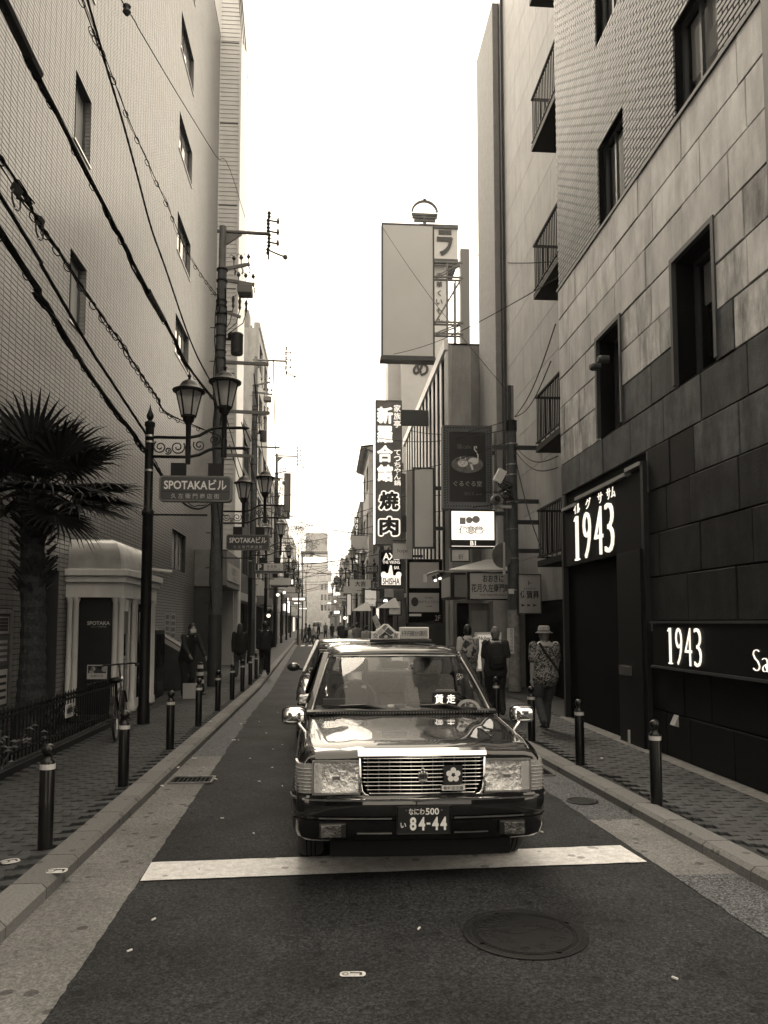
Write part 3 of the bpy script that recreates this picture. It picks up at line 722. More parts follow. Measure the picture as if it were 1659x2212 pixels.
# ---- low wing between (dark panel) and the building with louvre fins
LV = thing('louvre_fronted_building', 'building fronted by tall vertical fins seen edge on, with big signs on its roof', 'building', (4, 30, 0))
lx = lambda y: 3.98 + bend(y) * .35
b = MB(); b.box(3.93, 12, 24.3, 25.6, 0, 10.75); b.build('end_wall', mat('panel_end_wall', .2, .6, ns=2, na=.15, streak=.3), LV)
b = MB(); b.box(3.97, 4.6, 24.26, 24.3, 3.2, 10.7); b.build('end_panel', m_panel, LV)
b = MB(); b.box(4.06, 12, 25.6, 40, 0, 11.3); b.build('wall', m_void, LV)
b = MB(); b.box(3.9, 4.05, 25.4, 40, 11.0, 11.35); b.build('parapet', m_white, LV)
m_fin = mat('metal_fin', .8, .5, ns=2, na=.1)
fm = MB().box(-.015, .015, -.18, .18, 0, 7.75).mesh('fin', m_fin)
for i in range(13): piece('fin', fm, LV, (3.98, 25.65 + i * 1.1, 3.24))
lat = MB()
for i in range(34):
    lat.bar((4.045, 25.6 + i * .3, 4.6), (4.045, 26.9 + i * .3, 8.2), .015, .03); lat.bar((4.05, 26.9 + i * .3, 4.6), (4.05, 25.6 + i * .3, 8.2), .015, .03)
stuff(lat.build('lattice_screen', m_dark, LV))
MB().box(3.95, 4.05, 25.5, 40, 3.0, 3.2).build('lower_beam', m_pale, LV)
MB().tube([(3.9, 24.2, .1), (3.9, 24.2, 10.7)], .06, 8).build('downpipe', m_pale, LV)
# ---------------------------------------------------------------- signs
def sign(name, label, cat, x0, y0, x1, y1, Y, d, face, frame, texts=(), group=None, fw=.05, brackets=0, bx=None):
    """a box sign whose front stands at depth Y; (x0,y0)-(x1,y1) is its outline read off the photograph"""
    a = at(x0, y1, Y); c = at(x1, y0, Y); X0, X1, Z0, Z1 = a.x, c.x, a.z, c.z
    t = thing(name, label, cat, ((X0 + X1) / 2, Y + d / 2, Z0), group)
    f = MB(); f.box(X0, X1, Y, Y + d, Z0, Z0 + fw); f.box(X0, X1, Y, Y + d, Z1 - fw, Z1); f.box(X0, X0 + fw, Y, Y + d, Z0 + fw, Z1 - fw); f.box(X1 - fw, X1, Y, Y + d, Z0 + fw, Z1 - fw)
    f.build('frame', frame, t)
    MB().box(X0 + fw, X1 - fw, Y + .015, Y + d - .015, Z0 + fw, Z1 - fw).build('face', face, t)
    w, h = X1 - X0, Z1 - Z0
    for i, tx in enumerate(texts):
        s, rx0, ry0, rx1, ry1, m = tx[:6]; off = tx[6] if len(tx) > 6 else 0; lay_ = tx[7] if len(tx) > 7 else 1
        letters(t, s, (X0 + w * (rx0 + rx1) / 2, Y + .014 - .004 * lay_, Z1 - h * (ry0 + ry1) / 2), w * (rx1 - rx0), h * (ry1 - ry0), m, SOUTH, off=off, keep=False)
    for k in range(brackets):
        zb = Z0 + h * (k + .5) / brackets; MB().box(X1, bx, Y + d / 2 - .05, Y + d / 2 + .05, zb - .06, zb + .06).build('bracket', m_dark, t)
    return t, X0, X1, Z0, Z1
def shape(t, pts, Yz, m, name='printed_shape'):      # flat print: polygons given as (x, z) at depth Yz
    b = MB()
    for p in pts: b.poly([(x, Yz, z) for x, z in p])
    return b.build(name, m, t)
def disc(x, z, r, rz=None, n=20): rz = rz or r; return [(x + r * cos(2 * pi * k / n), z + rz * sin(2 * pi * k / n)) for k in range(n)]
# big blank billboard and its truss
m_bill = mat('blank_billboard_sheet', .47, .55, ns=.6, na=.04)
t, X0, X1, Z0, Z1 = sign('billboard', 'huge blank vertical billboard on a roof truss high over the street', 'billboard', 824, 485, 938, 770, 33, .45, m_bill, m_dark, fw=.07)
MB().box(X0 - .05, X1 + .02, 32.9, 33.5, Z0 - .16, Z0 - .01).build('bottom_tray', m_dark, t)
b = MB()
for yy in (33.1, 33.4):
    for py in (568, 600, 697, 722): q = at(940, py, 33.2); b.bar((X1, yy, q.z), (5.95, yy, q.z), .07, .07)
    for pa, pb in ((568, 600), (600, 697), (697, 722)):
        za, zb = at(940, pa, 33.2).z, at(940, pb, 33.2).z; b.bar((X1 + .05, yy, zb), (5.9, yy, za), .05, .05); b.bar((X1 + .6, yy, za), (X1 + .6, yy, zb), .05, .05)
    b.bar((5.6, yy, 11.3), (5.6, yy, 17), .06, .06)
b.build('truss', m_mid, t)
q = at(1010, 540, 33.2); MB().box(5.85, 6.25, 33.1, 33.5, 11.2, q.z).build('mast', mat('mast_grey', .2, .5), t)
# sign tower behind it
TW = thing('rooftop_sign_tower', 'pale sign tower with ring emblem behind the blank billboard', 'sign tower', (6, 46, 0))
def twbox(x0, y0, x1, y1, Y, d, m, nm, parent=TW): a = at(x0, y1, Y); c = at(x1, y0, Y); MB().box(a.x, c.x, Y, Y + d, a.z, c.z).build(nm, m, parent); return a.x, c.x, a.z, c.z
m_twr = mat('pale_tower_panel', .42, .6, ns=1, na=.08)
twbox(868, 560, 967, 1000, 46, 2, m_twr, 'shaft'); a = twbox(912, 490, 988, 562, 45.5, 2.2, m_twr, 'head_panel'); twbox(906, 486, 990, 491, 45.4, 2.4, m_dark, 'head_top'); twbox(906, 560, 990, 564, 45.4, 2.4, m_dark, 'head_foot')
letters(TW, 'ラ', at(961, 525, 45.48), 1.0, 1.65, m_ink, SOUTH, off=.03, keep=False, thick=.06)
for k, ch in enumerate('浪華くいもん'): letters(TW, ch, at(949, 595 + k * 19, 45.95), .4, .38, m_ink, SOUTH, off=.015)
letters(TW, 'め', at(909, 795, 45.95), 1.5, 1.0, m_ink, SOUTH, off=.03)
twbox(838, 775, 868, 1010, 47, 2, m_twr, 'side_shaft')
b = MB(); c = at(917.5, 460, 46); R = .82
def arc(r0, r1, a0, a1, n=24):
    rs = []
    for k in range(n + 1):
        a = radians(a0 + (a1 - a0) * k / n); rs.append([(c.x + r * cos(a), yy, c.z + r * sin(a)) for r, yy in ((r0, 46), (r1, 46), (r1, 46.15), (r0, 46.15))])
    b.rings(rs)
arc(R * .9, R * 1.04, 8, 172)
b.box(c.x - .09, c.x + .09, 46, 46.15, c.z + R * .98, c.z + R * 1.15)
for zz, h, w in ((-.09, .16, 1.0), (-.33, .14, .95), (-.58, .16, .82)): b.box(c.x - R * w, c.x + R * w, 46, 46.15, c.z + R * zz - R * h / 2, c.z + R * zz + R * h / 2)
b.box(c.x - .1, c.x + .1, 46.02, 46.13, c.z - R * 1.2, c.z)
b.build('ring_emblem', m_dark, TW)
# tall yakiniku sign
m_yk = mat('mottled_grey_sign', .15, .4, ns=.7, na=.45, nd=2)
t, X0, X1, Z0, Z1 = sign('vertical_restaurant_sign', 'tall vertical sign with big white characters and outlined black ones below', 'sign', 811, 865, 868, 1177, 30, .4, m_yk, m_dark, fw=.03,
    texts=[(ch, .69, .03 + k * .055, .96, .08 + k * .055, m_lit, .012) for k, ch in enumerate('家族亭')] + [(ch, .7, .345 + k * .042, .95, .382 + k * .042, m_lit, .012) for k, ch in enumerate('てっちゃん鍋')])
w, h = X1 - X0, Z1 - Z0
for k, ch in enumerate('新羅合館'): bold_letters(t, ch, (X0 + w * .355, 30.008, Z1 - h * (.105 + k * .134)), w * .56, h * .112, m_lit, .022)
for k, ch in enumerate('焼肉'):
    c = (X0 + w * .51, 30.008, Z1 - h * (.697 + k * .175)); bold_letters(t, ch, c, w * .68, h * .115, m_lit, .085, 12); bold_letters(t, ch, c, w * .68, h * .115, m_ink, .028, 8, .008)
MB().box(X0 - .06, X0 - .002, 30.02, 30.38, Z0 + .05, Z1 - .05).build('lit_edge', m_litface, t)
for z in (5.6, 9.9): MB().box(X1, 4.1, 30.15, 30.25, z - .32, z + .32).build('bracket', m_dark, t)
# slim blank vertical sign
t, X0, X1, Z0, Z1 = sign('vertical_blank_sign', 'slim blank vertical sign hung below the metal fins', 'sign', 893, 1010, 938, 1184, 26, .25, mat('blank_sign_sheet', .6, .5, ns=.7, na=.05), m_dark, brackets=2, bx=4.0)
MB().quad((X0 - .01, 26.25, Z0), (X0 - .18, 26.6, Z0), (X0 - .18, 26.6, Z1), (X0 - .01, 26.25, Z1)).build('side_return', m_face, t)
# cat cafe sign
m_cat = mat('dark_poster', .012, .35)
t, X0, X1, Z0, Z1 = sign('cafe_sign', 'dark cafe sign with white cat and studded frame over the pavement', 'sign', 957, 920, 1063, 1098, 21.5, .35, m_cat, m_signgrey, fw=.19)
b = MB()
for i in range(17):
    for zz in (Z0 + .07, Z1 - .07): b.lathe((X0 + .07 + i * (X1 - X0 - .14) / 16, 21.5, zz), [(.02, 0), (.012, .012)], 6, M=Matrix.Rotation(pi / 2, 3, 'X'))
for i in range(1, 30):
    for xx in (X0 + .06, X1 - .06): b.lathe((xx, 21.5, Z0 + .07 + i * (Z1 - Z0 - .14) / 30), [(.02, 0), (.012, .012)], 6, M=Matrix.Rotation(pi / 2, 3, 'X'))
    for xx in (X0 + .13, X1 - .13): b.lathe((xx, 21.5, Z0 + .1 + i * (Z1 - Z0 - .2) / 30), [(.016, 0), (.01, .012)], 6, M=Matrix.Rotation(pi / 2, 3, 'X'))
b.build('frame_studs', m_void, t)
w, h = X1 - X0, Z1 - Z0; cx = (X0 + X1) / 2; y1 = 21.505
shape(t, [disc(cx - .01, Z1 - h * .47, .46, .25, 28)], y1, mat('dim_oval', .14, .5, ns=9, na=.4))
catp = [disc(cx - .14, Z1 - h * .455, .15, .115), disc(cx + .17, Z1 - h * .43, .15, .1), [(cx - .24, Z1 - h * .43), (cx - .22, Z1 - h * .375), (cx - .15, Z1 - h * .42)], [(cx - .12, Z1 - h * .42), (cx - .05, Z1 - h * .38), (cx - .04, Z1 - h * .44)],
        [(cx + .04, Z1 - h * .44), (cx + .12, Z1 - h * .45), (cx + .17, Z1 - h * .53), (cx + .12, Z1 - h * .54)]]
shape(t, catp, y1 - .003, m_cream, 'white_cat')
b = MB(); tl = [(cx + .29, Z1 - h * .42), (cx + .3, Z1 - h * .36), (cx + .26, Z1 - h * .32), (cx + .2, Z1 - h * .29), (cx + .2, Z1 - h * .255), (cx + .25, Z1 - h * .25), (cx + .26, Z1 - h * .275)]
b.tube([(x, y1 - .004, z) for x, z in tl], .022, 5); b.build('cat_tail', m_cream, t)
shape(t, [disc(cx - .2, Z1 - h * .45, .014), disc(cx - .1, Z1 - h * .455, .014), disc(cx - .15, Z1 - h * .475, .018, .01)], y1 - .006, m_ink, 'cat_face')
letters(t, '猫cafe', (cx - .1, y1, Z1 - h * .255), .5, .15, m_mid, SOUTH); letters(t, 'ぐるぐる堂', (cx, y1, Z1 - h * .7), .82, .2, m_pale, SOUTH); letters(t, '当ビル B1F', (cx + .15, y1, Z1 - h * .82), .5, .12, m_mid, SOUTH)
b = MB()
for z in (Z0 + .25, Z1 - .75): b.box(X1, GX, 21.62, 21.72, z - .05, z + .05)
b.build('bracket', m_dark, t)
# lit club sign
t, X0, X1, Z0, Z1 = sign('club_sign', 'bright backlit white sign with B1 on its black foot band', 'sign', 973, 1102, 1070, 1183, 20.5, .3, m_litface, m_iron, fw=.035,
    texts=[('クラバー', .68, .33, .93, .41, m_mid), ('任意門', .19, .44, .71, .62, m_mid, .01)])
w, h = X1 - X0, Z1 - Z0
shape(t, [[(X0 + .03, Z0 + .05), (X1 - .03, Z0 + .05), (X1 - .03, Z0 + h * .21), (X0 + .03, Z0 + h * .21)]], 20.508, m_ink, 'foot_band')
letters(t, 'B1', ((X0 + X1) / 2, 20.504, Z0 + h * .125), .24, .13, m_lit, SOUTH, off=.02)
m_pr = mat('pale_print', .45, .5)
shape(t, [[(X0 + w * .21, Z1 - h * .2), (X0 + w * .34, Z1 - h * .2), (X0 + w * .34, Z1 - h * .38), (X0 + w * .21, Z1 - h * .38)], disc(X0 + w * .42, Z1 - h * .27, .09), disc(X0 + w * .57, Z1 - h * .25, .11, .1)], 20.508, m_pr)
b = MB()
for cxx in (.27, .45, .63): b.tube([(X0 + w * cxx + .13 * cos(a), 20.509, Z1 - h * .53 + .1 * sin(a)) for a in [2 * pi * k / 16 for k in range(17)]], .006, 4)
b.tube([(X0 + w * .1, 20.509, Z1 - h * .53), (X0 + w * .17, 20.509, Z1 - h * .53)], .007, 4); b.tube([(X0 + w * .74, 20.509, Z1 - h * .53), (X0 + w * .88, 20.509, Z1 - h * .53)], .007, 4); b.build('printed_outline', m_mid, t)
MB().box(X1, GX, 20.6, 20.7, Z1 - .12, Z1 - .02).build('bracket', m_dark, t)
sign('small_hanging_sign', 'small pale sign hanging under the backlit B1 sign', 'sign', 975, 1186, 1014, 1213, 20.5, .2, m_facelight, m_iron, fw=.02, texts=[('軒', .4, .4, .68, .85, m_mid)])
# pair of signs on a black panel
t, X0, X1, Z0, Z1 = sign('black_sign_panel', 'black panel of two signs with a round lantern mark on the lower one', 'sign', 880, 1208, 956, 1346, 25, .3, m_void, m_iron, fw=.03, texts=[('2F', .78, .88, .93, .96, m_pale)])
for (px0, py0, px1, py1, m, nm) in ((885, 1215, 948, 1270, m_face, 'blank_sheet'), (884, 1281, 948, 1322, m_face, 'lantern_sheet'), (884, 1326, 910, 1331, m_facelight, 'small_sheet')):
    a, c = at(px0, py1, 24.99), at(px1, py0, 24.99); MB().box(a.x, c.x, 24.985, 25.01, a.z, c.z).build(nm, m, t)
c = at(896, 1300, 24.98); shape(t, [disc(c.x, c.z, .12, .15)], 24.98, m_ink, 'lantern_mark')
letters(t, 'あかちょうちん', at(926, 1300, 24.98), .66, .13, m_ink); letters(t, '炭火串焼', at(926, 1291, 24.98), .4, .06, m_ink); letters(t, '大衆酒場', at(926, 1310, 24.98), .3, .05, m_ink)
# viking bar sign
t, X0, X1, Z0, Z1 = sign('bar_sign', 'bar sign with crossed axes lettering and a bright SHISHA panel', 'sign', 818, 1188, 872, 1271, 32, .3, m_void, m_signgrey, fw=.1,
    texts=[('AXE', .17, .08, .83, .26, m_lit, .03), ('THE VIKING', .15, .28, .85, .36, m_lit, .01), ('BAR', .62, .42, .82, .5, m_lit, .01), ('SHISHA', .16, .73, .84, .9, m_ink, .02, 3)])
w, h = X1 - X0, Z1 - Z0
shape(t, [[(X0 + w * .12, Z0 + h * .09), (X1 - w * .12, Z0 + h * .09), (X1 - w * .12, Z0 + h * .34), (X0 + w * .12, Z0 + h * .34)], disc(X0 + w * .2, Z0 + h * .36, .12), disc(X0 + w * .36, Z0 + h * .33, .1), disc(X1 - w * .2, Z0 + h * .36, .12),
          [(X0 + w * .36, Z0 + h * .34), (X0 + w * .58, Z0 + h * .34), (X0 + w * .52, Z0 + h * .6), (X0 + w * .45, Z0 + h * .6)]], 32.008, m_lit, 'white_print')
MB().box(X1, 4.0, 32.1, 32.2, Z1 - .3, Z1 - .2).build('bracket', m_dark, t)
t, X0, X1, Z0, Z1 = sign('hanging_sheet_sign', 'small pale hanging sheet sign lettered loje beside the tall vertical sign', 'sign', 848, 1173, 891, 1208, 28, .06, m_facelight, m_mid, fw=.015, texts=[('loje', .25, .35, .78, .65, m_mid)])
MB().tube([(X0, 28.03, Z1 + .1), (4.0, 28.03, Z1 + .1)], .03, 6).build('rod', m_dark, t); MB().tube([(X0 + .1, 28.03, Z1), (X0 + .1, 28.03, Z1 + .1)], .01, 4).build('hook', m_dark, t)
# comedy theatre awning sign and the sake shop sign
t, X0, X1, Z0, Z1 = sign('theatre_sign', 'wide pale shop sign in bold characters, partly behind the right utility pole', 'sign', 1013, 1236, 1103, 1296, 19.2, .25, m_face, m_iron, fw=.03,
    texts=[('おおきに', .34, .1, .83, .36, m_ink, .02), ('花月久左衛門町', .06, .42, .99, .72, m_ink, .015), ('YOSE THEATER OSAKA', .25, .78, .9, .86, m_ink)])
AW = thing('shop_awning', 'dark box awning with a sloping cloth roof beside the theatre sign', 'awning', (X0 - .3, 20, Z0))
b = MB(); b.box(X0 - .42, X0 - .02, 19.45, 21, Z0 + .05, Z1); b.build('box', m_iron, AW)
MB().box(X0 - .44, X0 - .425, 19.5, 20.95, Z0 + .1, Z1 - .1).build('side_panel', m_face, AW); a = at(982, 1290, 19.43); c = at(1009, 1242, 19.43); MB().box(a.x, c.x, 19.42, 19.445, a.z, c.z).build('front_panel', m_mid, AW)
b = MB(); b.prism([(X0 - .5, 19.3, Z1 + .03), (X1 + .1, 19.3, Z1 + .03), (X1 + .1, 20.6, Z1 + .4), (X0 + .75, 20.6, Z1 + .4)], (0, 0, .04)); b.build('cloth_roof', m_face, AW)
sign('sake_bar_sign', 'pale vertical shop sign with brushed characters and three arrows', 'sign', 1120, 1240, 1169, 1326, 17.6, .15, m_face, m_dark, fw=.02,
    texts=[('佐賀昇', .08, .42, .9, .62, m_ink, .02), ('たたみのへや', .25, .34, .75, .4, m_ink), ('▶ ▶ ▶', .14, .75, .8, .82, m_ink), ('ト', .44, .18, .58, .28, m_ink, .02)])
# shop fronts behind
SF = thing('corner_shop_front', 'dark ground floor shop front with pale pillar behind the right pedestrians', 'shop front', (4.6, 19, 0))
b = MB(); b.box(3.6, 4.95, 19.5, 19.7, .1, 2.2); b.build('front_wall', mat('shop_wall', .1, .7, ns=2, na=.3), SF)
a = at(1040, 1400, 19.3); MB().box(4.1, 4.9, 18.9, 19.45, .1, 2.25).build('pale_pillar', mat('shop_pillar', .22, .6, ns=2, na=.2), SF)
MB().box(3.3, 3.58, 19.5, 19.62, .1, 2.2).build('door', m_void, SF); MB().quad((3.66, 19.49, .9), (4.05, 19.49, .9), (4.05, 19.49, 2.0), (3.66, 19.49, 2.0)).build('notice', m_mid, SF)
t, X0, X1, Z0, Z1 = sign('pavement_sign', 'white framed pavement sign listing a first floor cafe', 'sign', 1028, 1366, 1083, 1450, 17.2, .12, m_dimface, m_white, fw=.05,
    texts=[('Nubecafe', .12, .1, .82, .2, m_ink, .02), ('VIET N', .2, .24, .7, .32, m_ink, .02), ('1F', .6, .36, .8, .45, m_ink, .02), ('cafe menu', .2, .55, .85, .75, m_ink, .02)])
q = MB(); q.box(X0 + .1, X0 + .14, 17.2, 17.3, .1, Z0); q.box(X1 - .14, X1 - .1, 17.2, 17.3, .1, Z0); q.build('leg', m_iron, t)
sign('poster_stand', 'low poster stand with pale sheets behind the backpack walker', 'sign', 985, 1378, 1010, 1400, 18.4, .06, m_facelight, m_dark, fw=.02, texts=[('弁当', .2, .2, .8, .8, m_ink)])
sign('door_notice', 'pale notice board on the shop wall left of the white framed sign', 'sign', 968, 1395, 985, 1420, 18.8, .05, m_face, m_dark, fw=.015, texts=[('案内', .2, .2, .8, .8, m_ink)])

# ---------------------------------------------------------------- right utility pole
p = atz(1110, 1494, .1); PX, PY = p.x, 17.9
PX = at(1110, 1300, 17.9).x
UP = thing('utility_pole', 'concrete utility pole with steel bands and notice strip on the right pavement', 'utility pole', (PX, PY, .1))
MB().tube([(PX, PY, .1), (PX - .02, PY, 6.5)], [.15, .125], 16).build('pole', m_pole, UP, smooth=True, angle=40)
MB().tube([(PX - .05, PY, 6.4), (PX - .05, PY, 7.4)], .05, 10).build('top_pipe', m_dark, UP); MB().tube([(PX + .02, PY, 6.4), (PX + .02, PY, 7.4)], .035, 8).build('thin_pipe', m_mid, UP)
MB().lathe((PX - .02, PY, 6.28), [(.145, 0), (.145, .25)], 14).build('cap', m_iron, UP)
for z in (2.45, 3.2, 3.9, 4.55, 5.2, 5.45, 5.95): MB().lathe((PX - .005, PY, z), [(.146, 0), (.146, .03)], 14).build('band', m_steel, UP)
MB().lathe((PX, PY, .1), [(.156, 0), (.152, 1.9)], 16).build('sleeve', mat('pole_sleeve', .2, .7, ns=8, na=.4, bump=.3), UP, smooth=True, angle=40)
a, c = at(1096, 1412, PY - .17), at(1110, 1357, PY - .17); MB().box(a.x, c.x, PY - .18, PY - .165, a.z, c.z).build('notice_strip', m_facelight, UP)
for k, ch in enumerate('防犯カメラ作動'): letters(UP, ch, (a.x + .1, PY - .183, c.z - .05 - k * .078), .07, .07, m_ink)
a = at(1103, 1278, PY - .155); MB().box(a.x - .05, a.x + .08, PY - .165, PY - .15, a.z - .05, a.z + .06).build('pole_number', m_facelight, UP)
for py, L in ((967, -.5), (967, 1.2), (1083, 1.0), (1128, 1.1), (1190, 1.1)): q = at(1110, py, PY); MB().box(min(PX, PX + L), max(PX, PX + L), PY - .03, PY + .03, q.z - .05, q.z + .05).build('cross_arm', m_dark, UP)
b = MB()
for k in range(9):
    a0 = random.uniform(0, 6); b.tube([(PX - .3 + .16 * sin(a0 + s * .7) + .02 * k, PY - .2 + .05 * cos(s), 5.1 - .05 * s - .02 * k) for s in range(10)], .012, 4)
b.build('cable_tangle', m_iron, UP); MB().obox(Matrix.Translation((PX - .35, PY - .2, 5.15)) @ Matrix.Rotation(.5, 4, 'Y'), .2, .15, .32).build('cable_closure', m_facelight, UP)
RM = thing('round_road_sign', 'round road sign seen from behind on the right utility pole', 'road sign', at(1083, 1200, 17.6))
c = at(1083, 1200, 17.6); MB().lathe(c, [(.29, 0), (.29, .025)], 24, M=Matrix.Rotation(pi / 2, 3, 'X') @ Matrix.Rotation(.5, 3, 'Y')).build('disc', m_mid, RM); MB().box(c.x + .02, c.x + .07, 17.5, 17.54, c.z - .45, c.z + .3).build('bracket', m_pale, RM)
SC = thing('security_camera', 'round security camera on a bracket left of the right utility pole', 'camera', at(1069, 1081, 17.7))
c = at(1069, 1081, 17.5); MB().lathe(c, [(.11, 0), (.11, .25), (.09, .27)], 14, M=Matrix.Rotation(pi / 2, 3, 'X')).build('housing', m_mid, SC); MB().lathe((c.x, c.y - .28, c.z), [(.07, 0), (.05, .02)], 12, M=Matrix.Rotation(pi / 2, 3, 'X')).build('lens', m_iron, SC); MB().box(c.x, PX - .1, 17.6, 17.68, c.z - .16, c.z - .1).build('bracket', m_pale, SC)
SP = thing('spot_lamp_bar', 'bar with three bright spot lamps and a camera over the lower signs', 'spot lamp', at(945, 1245, 23))
for k, px in enumerate((939, 949, 959)):
    c = at(px, 1250 - k * 4, 23); MB().lathe(c, [(.045, -.1), (.07, .0), (.07, .02)], 10, M=Matrix.Rotation(radians(155), 3, 'Y')).build('lamp', m_iron, SP); MB().ball((c.x + .015, c.y - .03, c.z - .05), .045, n=8, m=5).build('bulb', mat('spot_bulb', .9, .3, emit=1.5) if k == 0 else bpy.data.materials['spot_bulb'], SP)
MB().tube([at(918, 1248, 23), at(925, 1240, 23), at(945, 1234, 23), at(975, 1237, 23)], .035, 6).build('arm', m_mid, SP); a = at(918, 1248, 23); MB().lathe(a, [(.07, -.14), (.06, .1)], 8).build('camera', m_facelight, SP)
# ---------------------------------------------------------------- street lamps with twin lanterns
m_lantern = frostmat('lantern_glass', .6)
m_bulb = mat('frosted_bulb', .8, .4)
def spiral(cx, cz, r0, turns, a0, sgn=1, n=22):
    return [(cx + (r0 * (1 - .8 * k / n)) * cos(a0 + sgn * turns * 2 * pi * k / n), 0, cz + (r0 * (1 - .8 * k / n)) * sin(a0 + sgn * turns * 2 * pi * k / n)) for k in range(n + 1)]
def lantern(t, x, z):
    MB().lathe((x, 0, z - .62), [(.04, 0), (.045, .5), (.09, .56), (.1, .62)], 10).build('lantern_stem', m_iron, t, smooth=True, angle=50)
    w = MB(); w.lathe((x, 0, z), [(.125, 0), (.13, .03)], 6); L = w.build('lantern', m_iron, t)
    r0, r1, h = .115, .205, .4
    for k in range(6):
        a, a2 = 2 * pi * k / 6, 2 * pi * (k + 1) / 6
        MB().bar((x + r0 * 1.03 * cos(a), r0 * 1.03 * sin(a), z + .03), (x + r1 * 1.03 * cos(a), r1 * 1.03 * sin(a), z + .03 + h), .022, .022).build('lantern_rib', m_iron, L)
        MB().quad((x + r0 * cos(a), r0 * sin(a), z + .03), (x + r0 * cos(a2), r0 * sin(a2), z + .03), (x + r1 * cos(a2), r1 * sin(a2), z + .03 + h), (x + r1 * cos(a), r1 * sin(a), z + .03 + h)).build('lantern_pane', m_lantern, L)
    MB().lathe((x, 0, z + .03 + h), [(.2, -.01), (.265, -.005), (.27, .02), (.2, .045), (.15, .1), (.12, .15), (.06, .19), (.02, .2), (.022, .24), (.035, .26), (.012, .3), (.004, .36)], 20).build('lantern_roof', m_iron, L, smooth=True, angle=45)
    MB().lathe((x, 0, z + .05), [(.03, 0), (.035, .1), (.06, .15), (.062, .25), (.03, .29)], 10).build('bulb', m_bulb, L, smooth=True)
def street_lamp():
    t = thing('street_lamp', '', 'street lamp', (0, 0, 0), 'twin lantern street lamps')
    MB().lathe((0, 0, 0), [(.1, 0), (.1, .25), (.085, .3), (.085, 3.32), (.1, 3.34), (.1, 3.4), (.07, 3.44), (.068, 4.78), (.085, 4.8), (.085, 4.86), (.03, 4.9)], 16).build('post', m_iron, t, smooth=True, angle=40)
    MB().lathe((0, 0, 4.88), [(.02, 0), (.055, .06), (.06, .1), (.02, .2), (.005, .28)], 10).build('spear_finial', m_iron, t, smooth=True)
    for z in (4.05, 4.52, 4.62): MB().lathe((0, 0, z), [(.079, 0), (.08, .03)], 14).build('band', m_steel, t)
    top = [(0, 0, 4.62), (.62, 0, 4.62), (.8, 0, 4.66), (.95, 0, 4.75), (1.08, 0, 4.8), (1.5, 0, 4.8)]
    bot = [(0, 0, 4.3), (.62, 0, 4.3), (.8, 0, 4.34), (.95, 0, 4.42), (1.08, 0, 4.46), (1.5, 0, 4.46)]
    MB().tube(top, .026, 8).build('arm', m_iron, t, smooth=True); MB().tube(bot, .026, 8).build('arm', m_iron, t, smooth=True)
    for z in (4.8, 4.46): MB().lathe((1.5, 0, z), [(.02, 0), (.04, .03), (.004, .12)], 8, M=Matrix.Rotation(pi / 2, 3, 'Y')).build('arm_tip', m_iron, t)
    for i, (cx, cz, r, a0, s) in enumerate(((.17, 4.46, .11, 2.2, 1), (.45, 4.46, .12, .6, -1), (.8, 4.5, .1, 2.6, 1), (1.05, 4.6, .1, 1.2, -1), (.3, 4.4, .06, 4, 1))):
        MB().tube(spiral(cx, cz, r, 1.6, a0, s), .011, 5).build('scroll', m_iron, t)
    lantern(t, .62, 4.96); lantern(t, 1.2, 5.12)
    MB().lathe((.62, 0, 4.18), [(.04, 0), (.05, .3)], 10).build('drop_stem', m_iron, t); MB().lathe((1.2, 0, 4.3), [(.045, 0), (.05, .3)], 10).build('drop_stem', m_iron, t)
    MB().box(.1, .95, -.012, .012, 3.33, 3.36).build('lower_rod', m_iron, t)
    return t
